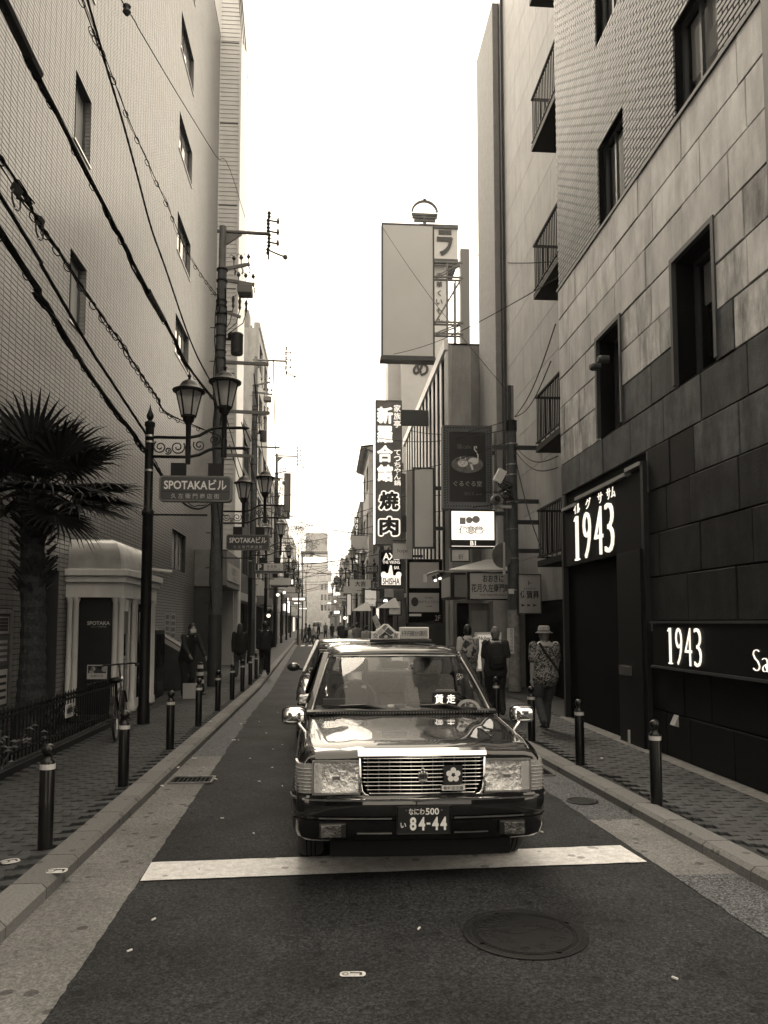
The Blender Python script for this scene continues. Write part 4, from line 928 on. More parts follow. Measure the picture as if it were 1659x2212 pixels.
def lamp_sign(t, kind):
    x0, x1, z0, z1 = .18, 1.34, 3.56, 3.98
    def rr_(x0, x1, z0, z1, y, r):
        pts = []
        for qx, qz, a0 in ((x1 - r, z1 - r, 0), (x0 + r, z1 - r, 90), (x0 + r, z0 + r, 180), (x1 - r, z0 + r, 270)):
            for k in range(4): a = radians(a0 + k * 30); pts.append((qx + r * cos(a), y, qz + r * sin(a)))
        return pts
    b = MB(); b.prism(rr_(x0, x1, z0, z1, -.07, .06), (0, .14, 0)); b.build('sign_frame', m_mid, t)
    MB().box(.35, .6, -.01, .01, z1, 4.2).build('sign_hanger', m_iron, t); MB().box(.95, 1.2, -.01, .01, z1, 4.2).build('sign_hanger', m_iron, t)
    fm = m_brown if kind == 'spotaka' else m_facelight
    b = MB(); b.poly(rr_(x0 + .025, x1 - .025, z0 + .025, z1 - .025, -.074, .045)); b.build('sign_face', fm, t)
    cx = (x0 + x1) / 2
    if kind == 'spotaka':
        letters(t, 'SPOTAKAビル', (cx, -.078, z0 + .275), 1.0, .17, m_cream, SOUTH, off=.022, keep=False); letters(t, '久 左 衛 門 商 店 街', (cx, -.078, z0 + .085), .92, .085, m_pale, SOUTH, off=.008)
        MB().quad((x0 + .03, -.076, z0 + .155), (x1 - .03, -.076, z0 + .155), (x1 - .03, -.076, z0 + .162), (x0 + .03, -.076, z0 + .162)).build('divider', m_iron, t)
    elif kind == 'parking':
        MB().quad((x0 + .03, -.076, z0 + .12), (x0 + .36, -.076, z0 + .12), (x0 + .36, -.076, z1 - .03), (x0 + .03, -.076, z1 - .03)).build('parking_square', m_ink, t)
        letters(t, 'P', (x0 + .2, -.08, z0 + .25), .16, .22, m_cream, SOUTH, off=.03); letters(t, '御 堂 筋\nカーピット', (x0 + .75, -.078, z0 + .24), .66, .24, m_mid, SOUTH, off=.01)
        MB().quad((x0 + .03, -.076, z0 + .03), (x1 - .03, -.076, z0 + .03), (x1 - .03, -.076, z0 + .11), (x0 + .03, -.076, z0 + .11)).build('dark_strip', m_brown, t)
    elif kind: letters(t, kind, (cx, -.078, z0 + .22), .9, .2, m_ink, SOUTH, off=.015)
L0 = street_lamp(); index_children()
def mk_lamp(x, y, rz, label, kind, first=False):
    o = L0 if first else copy_tree(L0, (x, y, .1), rz, label)
    if first: o.location = (x, y, .1); o['label'] = label
    return o
ORI[L0.name] = V((0, 0, 0))
LAMPX = -2.92
lamps_left = [(12.6, 'spotaka', 'nearest twin lantern street lamp on the left, over the first SPOTAKA sign'), (21.0, 'spotaka', 'second twin lantern street lamp on the left, with the smaller SPOTAKA sign'),
              (31.0, 'parking', 'third twin lantern street lamp on the left, carrying the parking sign'), (41.0, '', 'fourth twin lantern street lamp on the left, carrying a blank pale sign'), (51, '', 'fifth twin lantern street lamp along the left pavement'), (61, '', 'sixth twin lantern street lamp along the left pavement'), (72, '', 'seventh twin lantern street lamp along the left pavement'), (84, '', 'eighth twin lantern street lamp along the left pavement')]
lamp_objs = []
for i, (y, k, lab) in enumerate(lamps_left): lamp_objs.append(('L', mk_lamp(LAMPX + bend(y) * .8, y, 0, lab, None, i == 0), k))
for i, y in enumerate((42, 50, 58, 68, 80)):
    o = mk_lamp(3.0 + bend(y), y, pi, '%s twin lantern street lamp along the right pavement' % ORDL[i], None); lamp_objs.append(('R', o, ['大吉', '', '寿司', '', ''][i]))
for side, o, k in lamp_objs:
    ORI[o.name] = V((0, 0, 0))
    if side == 'L': lamp_sign(o, k)
    else:
        st = MB(); st.prism([(.18, .07, 3.5), (1.34, .07, 3.5), (1.34, .07, 3.95), (.18, .07, 3.95)], (0, -.14, 0)); st.build('sign_face', m_facelight, o)
        if k:
            g = letters(None, k, (.76, .078, 3.72), .8, .3, m_ink, (V((-1, 0, 0)), V((0, 0, 1))), off=.02, add=MB()); g.build('lettering', m_ink, o)

# ---------------------------------------------------------------- utility poles on the left
def utility_pole(label, x, y, lean, H, q=1.0):
    """hardware is placed by its distance below the top, scaled by q"""
    t = thing('utility_pole', label, 'utility pole', (x, y, .1))
    X = lambda z: x + lean * z
    Z = lambda d: H - d * q
    MB().tube([(X(.1), y, .1), (X(H * .5), y, H * .5), (X(Z(1.15)), y, Z(1.15))], [.17, .145, .12], 16).build('pole', m_pole, t, smooth=True, angle=40)
    MB().tube([(X(Z(1.15)), y, Z(1.15)), (X(H), y, H)], [.1, .095], 12).build('top_tube', m_mid, t, smooth=True, angle=40)
    MB().lathe((X(.1), y, .1), [(.18, 0), (.176, 1.8)], 16).build('sleeve', m_dark, t, smooth=True, angle=40)
    xe = X(H) + 1.2 * q
    b = MB(); b.tube([(X(H) - .15, y, Z(.12)), (xe, y, Z(.15))], .05, 8); b.build('top_arm', m_mid, t); b = MB(); b.prism([(X(H) + .08, y - .03, Z(.19)), (X(H) + .5, y - .03, Z(.2)), (X(H) + .08, y - .03, Z(.5))], (0, .06, 0)); b.build('arm_gusset', m_mid, t)
    st = MB().box(xe - .02, xe + .02, y - .02, y + .02, Z(.85), Z(-.45)).build('insulator_string', m_dark, t)
    for k in range(6): MB().lathe((xe + random.uniform(-.02, .02), y, Z(-.38 + k * .2)), [(.03, -.1), (.055, -.05), (.03, 0), (.06, .04), (.03, .09)], 8).build('insulator', m_dark, st)
    for k in range(3): z = Z(-.22 + k * .3); MB().bar((xe + .02, y, z), (xe + .24, y, z - .03), .035, .035).lathe((xe + .24, y, z - .08), [(.03, 0), (.04, .06), (.02, .16)], 6).build('side_pin', m_dark, st)
    MB().tube([(xe + .02, y, Z(.6)), (xe + .2, y, Z(.68)), (xe + .42, y, Z(.76))], .025, 6).ball((xe + .44, y, Z(.77)), .07, n=8, m=5).build('ball_spacer', m_mid, st)
    for d, dz, L in ((1.15, .16, .72), (1.45, -.1, .85)):
        ar = MB().bar((X(Z(d)) + .08, y, Z(d)), (X(Z(d)) + L, y, Z(d) + dz), .06, .08).build('cross_arm', m_mid, t)
        for k in range(3):
            xx = X(Z(d)) + L - .42 + k * .19; zz = Z(d) + dz * (.55 + .18 * k)
            MB().lathe((xx, y, zz + .03), [(.012, 0), (.012, .12), (.04, .15), (.055, .18), (.03, .23), (.01, .26)], 8).tube([(xx, y, zz + .24), (xx - .08, y, zz + .32), (xx - .12, y, zz + .26)], .009, 4).build('insulator', m_dark, ar)
            MB().tube([(xx, y, zz - .03), (xx + .05, y, zz - .14), (xx + .03, y, zz - .24)], .016, 4).build('dropper', m_dark, ar)
    z = Z(1.72); MB().box(X(z) + .42, X(z) + .8, y - .2, y + .2, z - .13, z + .11).build('switch_box', m_mid, t, bevel=.03)
    for k in range(3):
        xx = X(z) + .3 + k * .17; zz = Z(2.2) - .05 * k; MB().lathe((xx, y, zz), [(.015, 0), (.04, .06), (.028, .14), (.045, .24), (.02, .32)], 8).tube([(xx, y, zz + .3), (xx + .08, y, Z(1.85))], .009, 4).tube([(xx, y, zz), (xx - .08, y, Z(2.6)), (X(z) + .12, y, Z(2.75) - .1 * k)], .012, 4).build('fuse_link', m_dark, t)
    z = Z(2.3); MB().bar((X(z) + .1, y, z), (X(z) + .5, y, z - .14), .05, .07).build('cross_arm', m_mid, t)
    z = Z(3.45); MB().lathe((X(z) + .42, y, z), [(.14, 0), (.16, .03), (.16, .5), (.17, .52), (.15, .56), (.05, .6)], 16).build('transformer', m_dark, t, smooth=True, angle=40)
    b = MB(); b.box(X(z), X(z) + .3, y - .03, y + .03, z + .38, z + .43); b.build('transformer_bracket', m_iron, t); MB().lathe((X(z) + .26, y, z + .4), [(.08, 0), (.09, .1), (.04, .2)], 8).build('bushing', m_iron, t)
    for d, L in ((3.65, 1.25), (4.95, 1.3), (6.1, .9)): z = Z(d); MB().bar((X(z) - .12, y, z), (X(z) + L, y, z - .04), .06, .08).build('cross_arm', m_mid, t)
    for d in (1.2, 1.5, 2.05, 2.2, 2.4, 2.7, 3.0, 3.4, 3.6, 4.4): z = Z(d); MB().lathe((X(z), y, z), [(.15, 0), (.15, .04)], 14).build('band', m_iron, t)
    zz = 2.2; k = 0
    while zz < H - 1.5: s = 1 if k % 2 else -1; k += 1; MB().tube([(X(zz), y, zz), (X(zz) + .28 * s, y, zz)], .011, 4).build('step_bolt', m_iron, t); zz += .45
    for k in range(4): MB().tube([(X(zz2) + .15 * cos(k * 1.5 + zz2), y - .1 + .06 * sin(zz2 * 2 + k), zz2) for zz2 in [2 + q2 * .7 for q2 in range(int((H - 3) / .7))]], .014, 4).build('riser_cable', m_iron, t)
    return t
PLX = at(462, 1482, 19.87).x
topx = at(482, 490, 19.87)
utility_pole('tall concrete utility pole with transformer standing behind the nearest left street lamp', PLX, 19.87, (topx.x - PLX) / topx.z, topx.z)
p2 = at(553, 775, 38); utility_pole('second utility pole on the left, hazier, with cross arms and switch boxes', p2.x - .05, 38, .003, p2.z + .1, 1.25)
p3 = at(598, 980, 58); utility_pole('third and farthest utility pole on the left, thin with distance', p3.x, 58, 0, 14.5, 1.3)

# ---------------------------------------------------------------- cables along the left side
m_cable = mat('black_cable', .01, .9, spec=.1)
def plane_pts(pts, X): return [atx(px, py, X) for px, py in pts]
def smooth_path(P, sub=6):
    out = []
    for i in range(len(P) - 1):
        p0, p1, p2_, p3_ = P[max(i - 1, 0)], P[i], P[i + 1], P[min(i + 2, len(P) - 1)]
        for k in range(sub):
            t = k / sub; out.append(.5 * ((2 * p1) + (p2_ - p0) * t + (2 * p0 - 5 * p1 + 4 * p2_ - p3_) * t * t + (3 * p1 - p0 - 3 * p2_ + p3_) * t ** 3))
    return out + [P[-1]]
def cable(label, pts, r, X=-2.95, rings=0, extra=0, end=None, jit=0, ringr=.05):
    P = plane_pts(pts, X); d = (P[0] - P[1]).normalized(); P = [P[0] + d * 9 - V((0, 0, .3))] + P
    if end is not None: P.append(V(end))
    path = smooth_path(P); b = MB(); b.tube(path, r, 6)
    for k in range(extra):
        ph = random.uniform(0, 6); b.tube([p + V((.0, 0, 0)) + V((.03 * sin(ph + i * .9), 0, .03 * cos(ph + i * .7) - .02)) for i, p in enumerate(path)], r * .6, 4)
    t = thing('overhead_cable', label, 'cable', path[-1]); b.build('cable', m_cable, t)
    if rings:
        L = 0
        for i in range(1, len(path)):
            L += (path[i] - path[i - 1]).length
            if L > rings:
                L = 0; c = path[i] - V((0, 0, ringr * .7)); q = random.uniform(-.4, .4)
                MB().tube([(c.x + ringr * cos(a) * .5, c.y + ringr * cos(a), c.z + ringr * sin(a)) for a in [2 * pi * k / 10 + q for k in range(11)]], .007, 4).build('hanger_ring', m_cable, t)
    return t, path
poleP = lambda py: at(470, py, 19.8)
t, path = cable('thick black cable bundle running from the top left corner down to the lanterns', [(10, 10), (60, 118), (95, 190), (190, 377), (240, 474), (289, 571), (377, 735), (411, 798)], .025, rings=.55, extra=2, end=poleP(872))
bx_ = MB(); bx_.tube(path[4:14], .058, 8); bx_.build('cable_closure', m_iron, t)
q = MB(); q.tube(path[38:41], .055, 7); q.build('splice', m_iron, t)
cable('thin slack cable crossing the tiled wall beside the far windows', [(189, 0), (218, 105), (262, 252), (296, 377), (326, 490), (357, 578), (418, 752)], .016, X=-3.0, end=poleP(850))
cable('thin wire with a bead insulator crossing to the slat clad building', [(262, 0), (303, 68), (384, 204), (466, 337), (510, 405)], .009, X=-3.3, end=at(612, 770, 38))
q = atx(274, 20, -3.3); tag(MB().lathe(q, [(.03, -.1), (.07, -.05), (.05, 0), (.07, .05), (.02, .1)], 8).build('insulator', m_dark), 'round bead insulator on the thin wire at the top of the frame', 'insulator')
cable('pair of festooned wires with small rings above the far windows', [(177, 0), (197, 58), (228, 126), (280, 262), (325, 363), (365, 452), (411, 557)], .007, X=-3.05, rings=.5, extra=1, end=poleP(640))
t, path = cable('middle looped service cable with rings and junction boxes', [(0, 337), (32, 388), (82, 476), (133, 551), (211, 670), (255, 731), (288, 783), (317, 826), (342, 861), (366, 895)], .013, rings=.28, extra=2, end=poleP(940))
for px, py, s in ((36, 410, 1), (86, 478, .8)):
    q = atx(px, py, -2.95); b = MB(); b.obox(Matrix.Translation(q) @ Matrix.Rotation(.4, 4, 'Y'), .05, .13 * s, .075); b.lathe(q + V((0, .05, -.06)), [(.025, 0), (.025, .05)], 8); b.tube([q + V((0, .1 * sin(a), -.1 - .09 * cos(a))) for a in [k * .5 for k in range(13)]], .009, 4); b.build('junction_box', m_iron, t)
cable('thick cable reaching the nearest street lamp from the left edge', [(0, 422), (97, 586), (194, 752), (235, 815)], .019, end=at(316, 938, 12.6))
t, path = cable('thickest lashed cable bundle ending at the nearest street lamp post', [(0, 504), (82, 633), (150, 740), (188, 801), (239, 873), (293, 945)], .026, rings=.3, extra=3, end=at(316, 975, 12.6), ringr=.04)
b = MB(); A = at(322, 985, 12.6); B = at(470, 1075, 19.8); path = [A.lerp(B, k / 16) - V((0, 0, .55 * sin(pi * k / 16))) for k in range(17)]; b.tube(path, .022, 6)
b.tube([p + V((0, 0, .06 + .02 * sin(i * 2))) for i, p in enumerate(path)], .01, 4); tag(b.build('overhead_cable', m_cable), 'sagging festoon cable from the nearest lamp post to the utility pole', 'cable')
b = MB()
for k, (h0, h1, sag, x0) in enumerate(((6.3, 7.0, .5, .3), (6.9, 7.6, .4, .6), (8.2, 8.6, .6, .9), (8.6, 9.0, .7, 1.4), (7.4, 8.0, .5, .1))):
    A = V((PLX + x0, 19.9, h0)); B = V((p2.x + x0 * .8, 38, h1)); b.tube([A.lerp(B, s / 12) - V((0, 0, sag * sin(pi * s / 12))) for s in range(13)], .014, 4)
    A, B = B, V((p3.x + x0 * .6, 58, h1 + .3)); b.tube([A.lerp(B, s / 10) - V((0, 0, sag * sin(pi * s / 10))) for s in range(11)], .016, 4)
    A, B = B, V((p3.x + x0 * .4 - 1, 95, h1)); b.tube([A.lerp(B, s / 10) - V((0, 0, sag * sin(pi * s / 10))) for s in range(11)], .018, 4)
tag(b.build('overhead_wires', m_cable), 'bundle of wires strung between the left utility poles into the distance', 'cable', kind='stuff')
b = MB()   # wires over the right pavement and across the street
for (ax_, ay, ad), (bx2, by, bd) in (((1110, 905, 17.9), (885, 930, 29)), ((1110, 925, 17.9), (811, 945, 30)), ((1110, 960, 17.9), (1205, 985, 13.3)), ((1110, 970, 17.9), (1205, 1010, 13.3)), ((1110, 975, 17.9), (1180, 1210, 13.4)), ((1112, 900, 17.9), (1200, 700, 13.3)), ((1113, 900, 17.9), (1190, 780, 13.3)),
                               ((1107, 950, 17.9), (811, 1020, 30)), ((1107, 1085, 17.9), (745, 1110, 60)), ((1107, 1060, 17.9), (760, 1060, 55)), ((1012, 540, 33), (1205, 565, 14)), ((826, 490, 33), (1100, 850, 17.9)), ((811, 960, 30), (610, 1015, 58)), ((811, 1100, 30), (700, 1150, 70)), ((1205, 600, 13.5), (850, 765, 32))):
    A, B = at(ax_, ay, ad), at(bx2, by, bd); b.tube([A.lerp(B, s / 12) - V((0, 0, .25 * sin(pi * s / 12))) for s in range(13)], .011, 4)
tag(b.build('overhead_wires', m_cable), 'thin wires fanning out from the right utility pole over the signs', 'cable', kind='stuff')
b = MB()
for k in range(3):
    A, B = at(512 + k * 3, -60, 24), at(548 + k * 4, 420, 70); b.tube([A.lerp(B, s / 6) for s in range(7)], .012 + .004 * k, 4)
tag(b.build('overhead_wires', m_cable), 'three faint high wires against the sky at the top centre left', 'cable', kind='stuff')

# ---------------------------------------------------------------- kiosk porch of the left building
KS = thing('entrance_kiosk', 'cream entrance kiosk with domed metal roof against the tiled wall', 'kiosk', (-3.95, 14.7, .1))
m_kc = mat('kiosk_cream_paint', .66, .4, ns=1.5, na=.08, streak=.15); m_kd = mat('domed_metal_roof', .5, .35, metal=.7, ns=2.5, na=.3, nd=6)
kx0, kx1, ky0, ky1 = XL + .012, -3.45, 13.35, 15.95
b = MB(); b.box(kx0, kx1 - .03, ky0 + .03, ky1 - .03, 2.13, 2.38); b.build('entablature', m_kc, KS)
b = MB(); b.box(kx0, kx1 + .02, ky0 - .02, ky1 + .02, 2.382, 2.49); b.box(kx0, kx1 + .07, ky0 - .07, ky1 + .07, 2.492, 2.61); b.build('cornice', m_kc, KS, bevel=.012)
rs = []
for k in range(9):
    a = pi / 2 * k / 8; e = 1 - .42 * (1 - cos(a)); zz = 2.615 + .53 * sin(a); xw = (kx1 - .1) - (1 - cos(a) ** .6) * .3; ya = ky0 + .1 + .2 * (1 - cos(a) ** .6); yb = ky1 - .1 - .2 * (1 - cos(a) ** .6)
    rs.append([(kx0, ya, zz), (xw, ya, zz), (xw, yb, zz), (kx0, yb, zz)])
MB().rings(rs).build('domed_roof', m_kd, KS, smooth=True, angle=50)
def pilaster(x, y):
    b = MB(); b.lathe((x, y, .12), [(.07, 0), (.07, .12), (.05, .15), (.047, 1.92), (.065, 1.96), (.07, 2.01)], 14); return b.build('column', m_kc, KS, smooth=True, angle=40)
for x, y in ((kx0 + .06, ky0 + .09), (kx0 + .16, ky0 + .09), (kx1 - .17, ky0 + .09), (kx1 - .07, ky0 + .09), (kx1 - .08, ky0 + .95), (kx1 - .08, ky1 - .1), (kx1 - .08, ky1 - .25)): pilaster(x, y)
MB().box(kx0, kx1 - .12, ky0 + .16, ky0 + .19, .12, 2.13).build('side_panel', mat('dark_side_panel', .02, .35, ns=3, na=.2), KS)
MB().box(kx0, kx1 - .05, ky0 + .06, ky1 - .06, .085, .13).build('step', m_concrete, KS)
w = MB(); w.box(kx1 - .14, kx1 - .11, ky0 + .2, ky1 - .2, .13, .3); w.build('kick_panel', m_kc, KS)
for k in range(4):
    y0 = ky0 + .22 + k * .54
    f = MB(); f.box(kx1 - .15, kx1 - .1, y0, y0 + .05, .3, 2.13); f.box(kx1 - .15, kx1 - .1, y0 + .05, y0 + .52, 2.05, 2.13); f = f.build('glazed_door', m_kc, KS)
    MB().quad((kx1 - .12, y0 + .05, .3), (kx1 - .12, y0 + .52, .3), (kx1 - .12, y0 + .52, 2.05), (kx1 - .12, y0 + .05, 2.05)).build('pane', m_glass, f)
    MB().quad((kx1 - .095, y0 + .12, 1.5), (kx1 - .095, y0 + .42, 1.5), (kx1 - .095, y0 + .42, 1.9), (kx1 - .095, y0 + .12, 1.9)).build('door_notice', m_mid, f)
MB().box(kx1 - .09, kx1 - .06, ky0 + .35, ky0 + .5, 1.9, 2.1).build('white_notice', m_white, KS)
letters(KS, 'SPOTAKA', at(213, 1346, ky0 + .155), .38, .09, m_facelight, SOUTH, off=.02); letters(KS, 'スポーツ専門店', at(213, 1354, ky0 + .155), .36, .035, m_pale, SOUTH)
PO = thing('kiosk_poster', 'white framed printed poster on the dark side of the kiosk', 'poster', at(209, 1465, ky0 + .15))
a, c = at(188, 1467, ky0 + .155), at(232, 1436, ky0 + .155); ypo = ky0 + .152
MB().box(a.x, c.x, ypo - .008, ypo, a.z, c.z).build('white_sheet', m_facelight, PO); MB().box(a.x + .015, c.x - .015, ypo - .011, ypo - .0085, a.z + .1, c.z - .015).build('dark_print', m_brown, PO)
letters(PO, 'お知らせ', ((a.x + c.x) / 2, ypo - .013, a.z + .055), .28, .05, m_ink); shape(PO, [disc(a.x + .1, c.z - .07, .04), disc(a.x + .29, c.z - .07, .05), [(a.x + .03, c.z - .13), (a.x + .08, c.z - .03), (a.x + .12, c.z - .14)]], ypo - .0125, m_pale)
# tube light on the wall beyond, posters, vending machine, notice boards
tl = thing('wall_tube_light', 'slim tube light sticking out from the wall beside the kiosk', 'lamp', (XL + .5, 16.6, 2.8))
MB().tube([(-3.9, 16.3, 2.82), (-3.3, 16.5, 2.76)], .045, 8).build('tube', m_pale, tl); MB().tube([(XL, 16.25, 2.86), (-3.9, 16.3, 2.83)], .025, 6).build('bracket', m_mid, tl)
for i, (x0, y0, x1, y1, nm) in enumerate(((356, 1326, 366, 1382, 'long pale poster with dark blocks on the wall past the kiosk'), (368, 1326, 379, 1384, 'second long poster beside a drainpipe past the kiosk'))):
    A, Bq = atx(x0, y1, XL + .012), atx(x1, y0, XL + .012); t = thing('wall_poster', nm, 'poster', A); MB().box(XL + .009, XL + .014, A.y, Bq.y, A.z, Bq.z).build('sheet', m_face, t)
    for k in range(4): zz = A.z + .08 + k * (Bq.z - A.z) / 4.4; MB().quad((XL + .016, A.y + .05, zz), (XL + .016, Bq.y - .05, zz), (XL + .016, Bq.y - .05, zz + .12), (XL + .016, A.y + .05, zz + .12)).build('print_block', m_brown, t)
    letters(t, ['大会', '募集'][i], (XL + .018, (A.y + Bq.y) / 2, Bq.z - .1), .3, .1, m_ink, EAST)
VM = thing('vending_machine', 'dark vending machine standing by the wall beyond the kiosk', 'vending machine', (-4.05, 17.2, .1))
MB().box(-4.4, -3.65, 16.7, 17.6, .1, 1.55).build('cabinet', m_iron, VM, bevel=.02); MB().box(-3.645, -3.63, 16.78, 17.52, .75, 1.45).build('display_window', m_glass, VM); MB().box(-3.645, -3.63, 16.85, 17.45, .25, .42).build('tray', m_dark, VM)
MS = thing('menu_stand', 'sloping dark menu stand by the canopy on the left', 'stand', (-3.9, 19.2, .1))
b = MB(); b.prism([(-4.3, 18.9, .1), (-3.5, 18.9, .1), (-3.5, 18.9, 1.1), (-4.3, 18.9, 1.6)], (0, .6, 0)); b.build('body', m_dark, MS)
MB().quad((-3.52, 18.88, 1.08), (-4.25, 18.88, 1.54), (-4.25, 18.88, 1.4), (-3.52, 18.88, .98)).build('menu_sheet', m_face, MS)
nb = thing('notice_board', 'framed notice board with pale posters at the far left edge', 'notice board', (XL + .06, 10.6, .7))
A, Bq = atx(0, 1535, XL + .06), atx(25, 1320, XL + .06)
b = MB(); b.box(XL + .01, XL + .07, A.y - 1, Bq.y, A.z - .04, Bq.z + .04); b.build('board', m_dark, nb)
b = MB(); b.box(XL + .071, XL + .09, Bq.y - .07, Bq.y, A.z, Bq.z); b.box(XL + .071, XL + .09, A.y - 1, Bq.y - .07, A.z - .02, A.z + .04); b.box(XL + .071, XL + .09, A.y - 1, Bq.y - .07, Bq.z - .04, Bq.z + .02); b.build('frame', m_steel, nb)
for k, (z0, z1, m) in enumerate(((A.z + .08, A.z + .55, m_facelight), (A.z + .6, A.z + 1.0, m_brown), (A.z + 1.03, Bq.z - .08, m_face))):
    MB().box(XL + .071, XL + .075, A.y - .9, Bq.y - .1, z0, z1).build('poster_sheet', m, nb)
    for j in range(4): zz = z0 + (z1 - z0) * (.15 + .2 * j); MB().quad((XL + .077, A.y - .8, zz), (XL + .077, Bq.y - .14, zz), (XL + .077, Bq.y - .14, zz + .04), (XL + .077, A.y - .8, zz + .04)).build('print_line', m_ink if m is not m_brown else m_pale, nb)
for i, (x0, y0, x1, y1, m, nm) in enumerate(((49, 1316, 60, 1393, m_brown, 'dark narrow poster on the tiled wall by the palm'), (47, 1381, 57, 1418, m_facelight, 'pale printed sheet on the tiled wall left of the palm trunk'), (176, 1347, 186, 1372, m_mid, 'small intercom plate by the dark door behind the palm'))):
    A, Bq = atx(x0, y1, XL + .02), atx(x1, y0, XL + .02); t = thing('wall_notice', nm, 'notice', A); MB().box(XL + .01, XL + .02, A.y, Bq.y, A.z, Bq.z).build('sheet', m, t)
    for j in range(4): zz = A.z + (Bq.z - A.z) * (.15 + .2 * j); MB().quad((XL + .022, A.y + .03, zz), (XL + .022, Bq.y - .03, zz), (XL + .022, Bq.y - .03, zz + .02), (XL + .022, A.y + .03, zz + .02)).build('print_line', m_mid if m is m_brown else m_dark, t)

# ---------------------------------------------------------------- planter, fence, palm
FX = -3.42
PB = struct(MB().box(XL + .01, FX, 1, 13.2, .06, .16).build('planter_bed', mat('planter_soil', .015, .95, ns=20, na=.4)))
tag(MB().box(FX + .005, FX + .1, 1, 13.3, .06, .17).build('planter_kerb', mat('planter_edging', .02, .35, metal=.4), bevel=.008), 'low dark planter kerb with bright edge along the left pavement', 'kerb', kind='structure')
tag(MB().box(FX + .085, FX + .102, 1, 13.3, .171, .176).build('kerb_trim', m_steel), 'thin polished strip on the planter kerb edge', 'trim', kind='structure')
FN = thing('iron_fence', 'low black iron fence round the planter under the palm', 'fence', (FX - .1, 9, .15))
fx = FX - .08
MB().box(fx - .015, fx + .015, 2, 13.1, .66, .69).build('top_rail', m_iron, FN); MB().box(fx - .015, fx + .015, 2, 13.1, .24, .265).build('bottom_rail', m_iron, FN)
bar = MB().box(-.008, .008, -.008, .008, .16, .70).lathe((0, 0, .70), [(.012, 0), (.024, .03), (.003, .09)], 6).mesh('fence_bar', m_iron)
for k in range(100): piece('fence_bar', bar, FN, (fx, 2.2 + k * .11, 0))
hoop = MB().tube([(0, .08 * cos(a), .7 + .1 * sin(a)) for a in [pi * k / 8 for k in range(9)]], .009, 5).mesh('fence_hoop', m_iron)
for k in range(9): piece('fence_hoop', hoop, FN, (fx, 11.6 + k * .17, 0))
t = thing('fence_notice', 'small white printed notice hung on the iron fence', 'notice', (fx + .03, 10.3, .35))
A, Bq = atx(142, 1552, fx + .03), atx(159, 1518, fx + .03); MB().box(fx + .02, fx + .03, A.y, Bq.y, A.z, Bq.z).build('sheet', m_facelight, t)
MB().quad((fx + .032, A.y + .03, Bq.z - .12), (fx + .032, Bq.y - .03, Bq.z - .12), (fx + .032, Bq.y - .03, Bq.z - .05), (fx + .032, A.y + .03, Bq.z - .05)).build('print_block', m_brown, t)
letters(t, '駐輪\n禁止', (fx + .034, (A.y + Bq.y) / 2, A.z + .1), .28, .14, m_ink, EAST)
m_leaf = mat('dark_leaf', .012, .6, ns=8, na=.3)
def shrub(label, x, y, z, r, n, seed):
    rg = random.Random(seed); t = thing('shrub', label, 'shrub', (x, y, z)); b = MB(); s = MB()
    for k in range(n):
        a, e = rg.uniform(0, 2 * pi), rg.uniform(.1, 1.4); d = V((cos(a) * cos(e), sin(a) * cos(e), sin(e))); c = V((x, y, z)) + d * r * rg.uniform(.35, 1); u = d.orthogonal().normalized(); w = d.cross(u); L = r * rg.uniform(.18, .3)
        u = (u * cos(a) + w * sin(a)); w = d.cross(u); b.poly([c - u * L, c - w * L * .4, c + u * L * 1.1 + d * L * .3, c + w * L * .4])
    for k in range(7): a = k; s.tube([(x, y, z), (x + r * .5 * cos(a), y + r * .5 * sin(a), z + r * .6)], .008, 4)
    s.build('stem', m_iron, t); b.build('foliage', m_leaf, t)
for k, (y, r) in enumerate(((7.2, .34), (8.3, .3), (9.4, .36), (11.3, .32), (12.3, .3))): shrub(['low dark shrub nearest the camera behind the fence', 'low dark shrub behind the fence before the palm', 'low dark shrub at the foot of the palm', 'low dark shrub behind the fence notice', 'low dark shrub next to the kiosk'][k], XL + .42, y, .16, r, 110, k)
t = thing('small_plant', 'small leafy plant leaning through the fence over the planter kerb', 'plant', (FX + .02, 8.9, .17)); b = MB(); rg = random.Random(3)
for k in range(26):
    c = V((FX + rg.uniform(-.05, .12), 8.6 + rg.uniform(-.3, .7), .2 + rg.uniform(0, .35))); a = rg.uniform(0, 6); b.poly([c, c + V((.06 * cos(a), .06 * sin(a), .02)), c + V((.11 * cos(a), .11 * sin(a), -.02)), c + V((.06 * cos(a) + .02, .06 * sin(a) - .02, 0))])
stuff(b.build('leaves', mat('pale_leaf', .05, .45), t)); MB().tube([(FX - .05, 8.6, .16), (FX + .02, 8.7, .35), (FX + .05, 9.0, .45)], .008, 4).build('stem', m_iron, t)
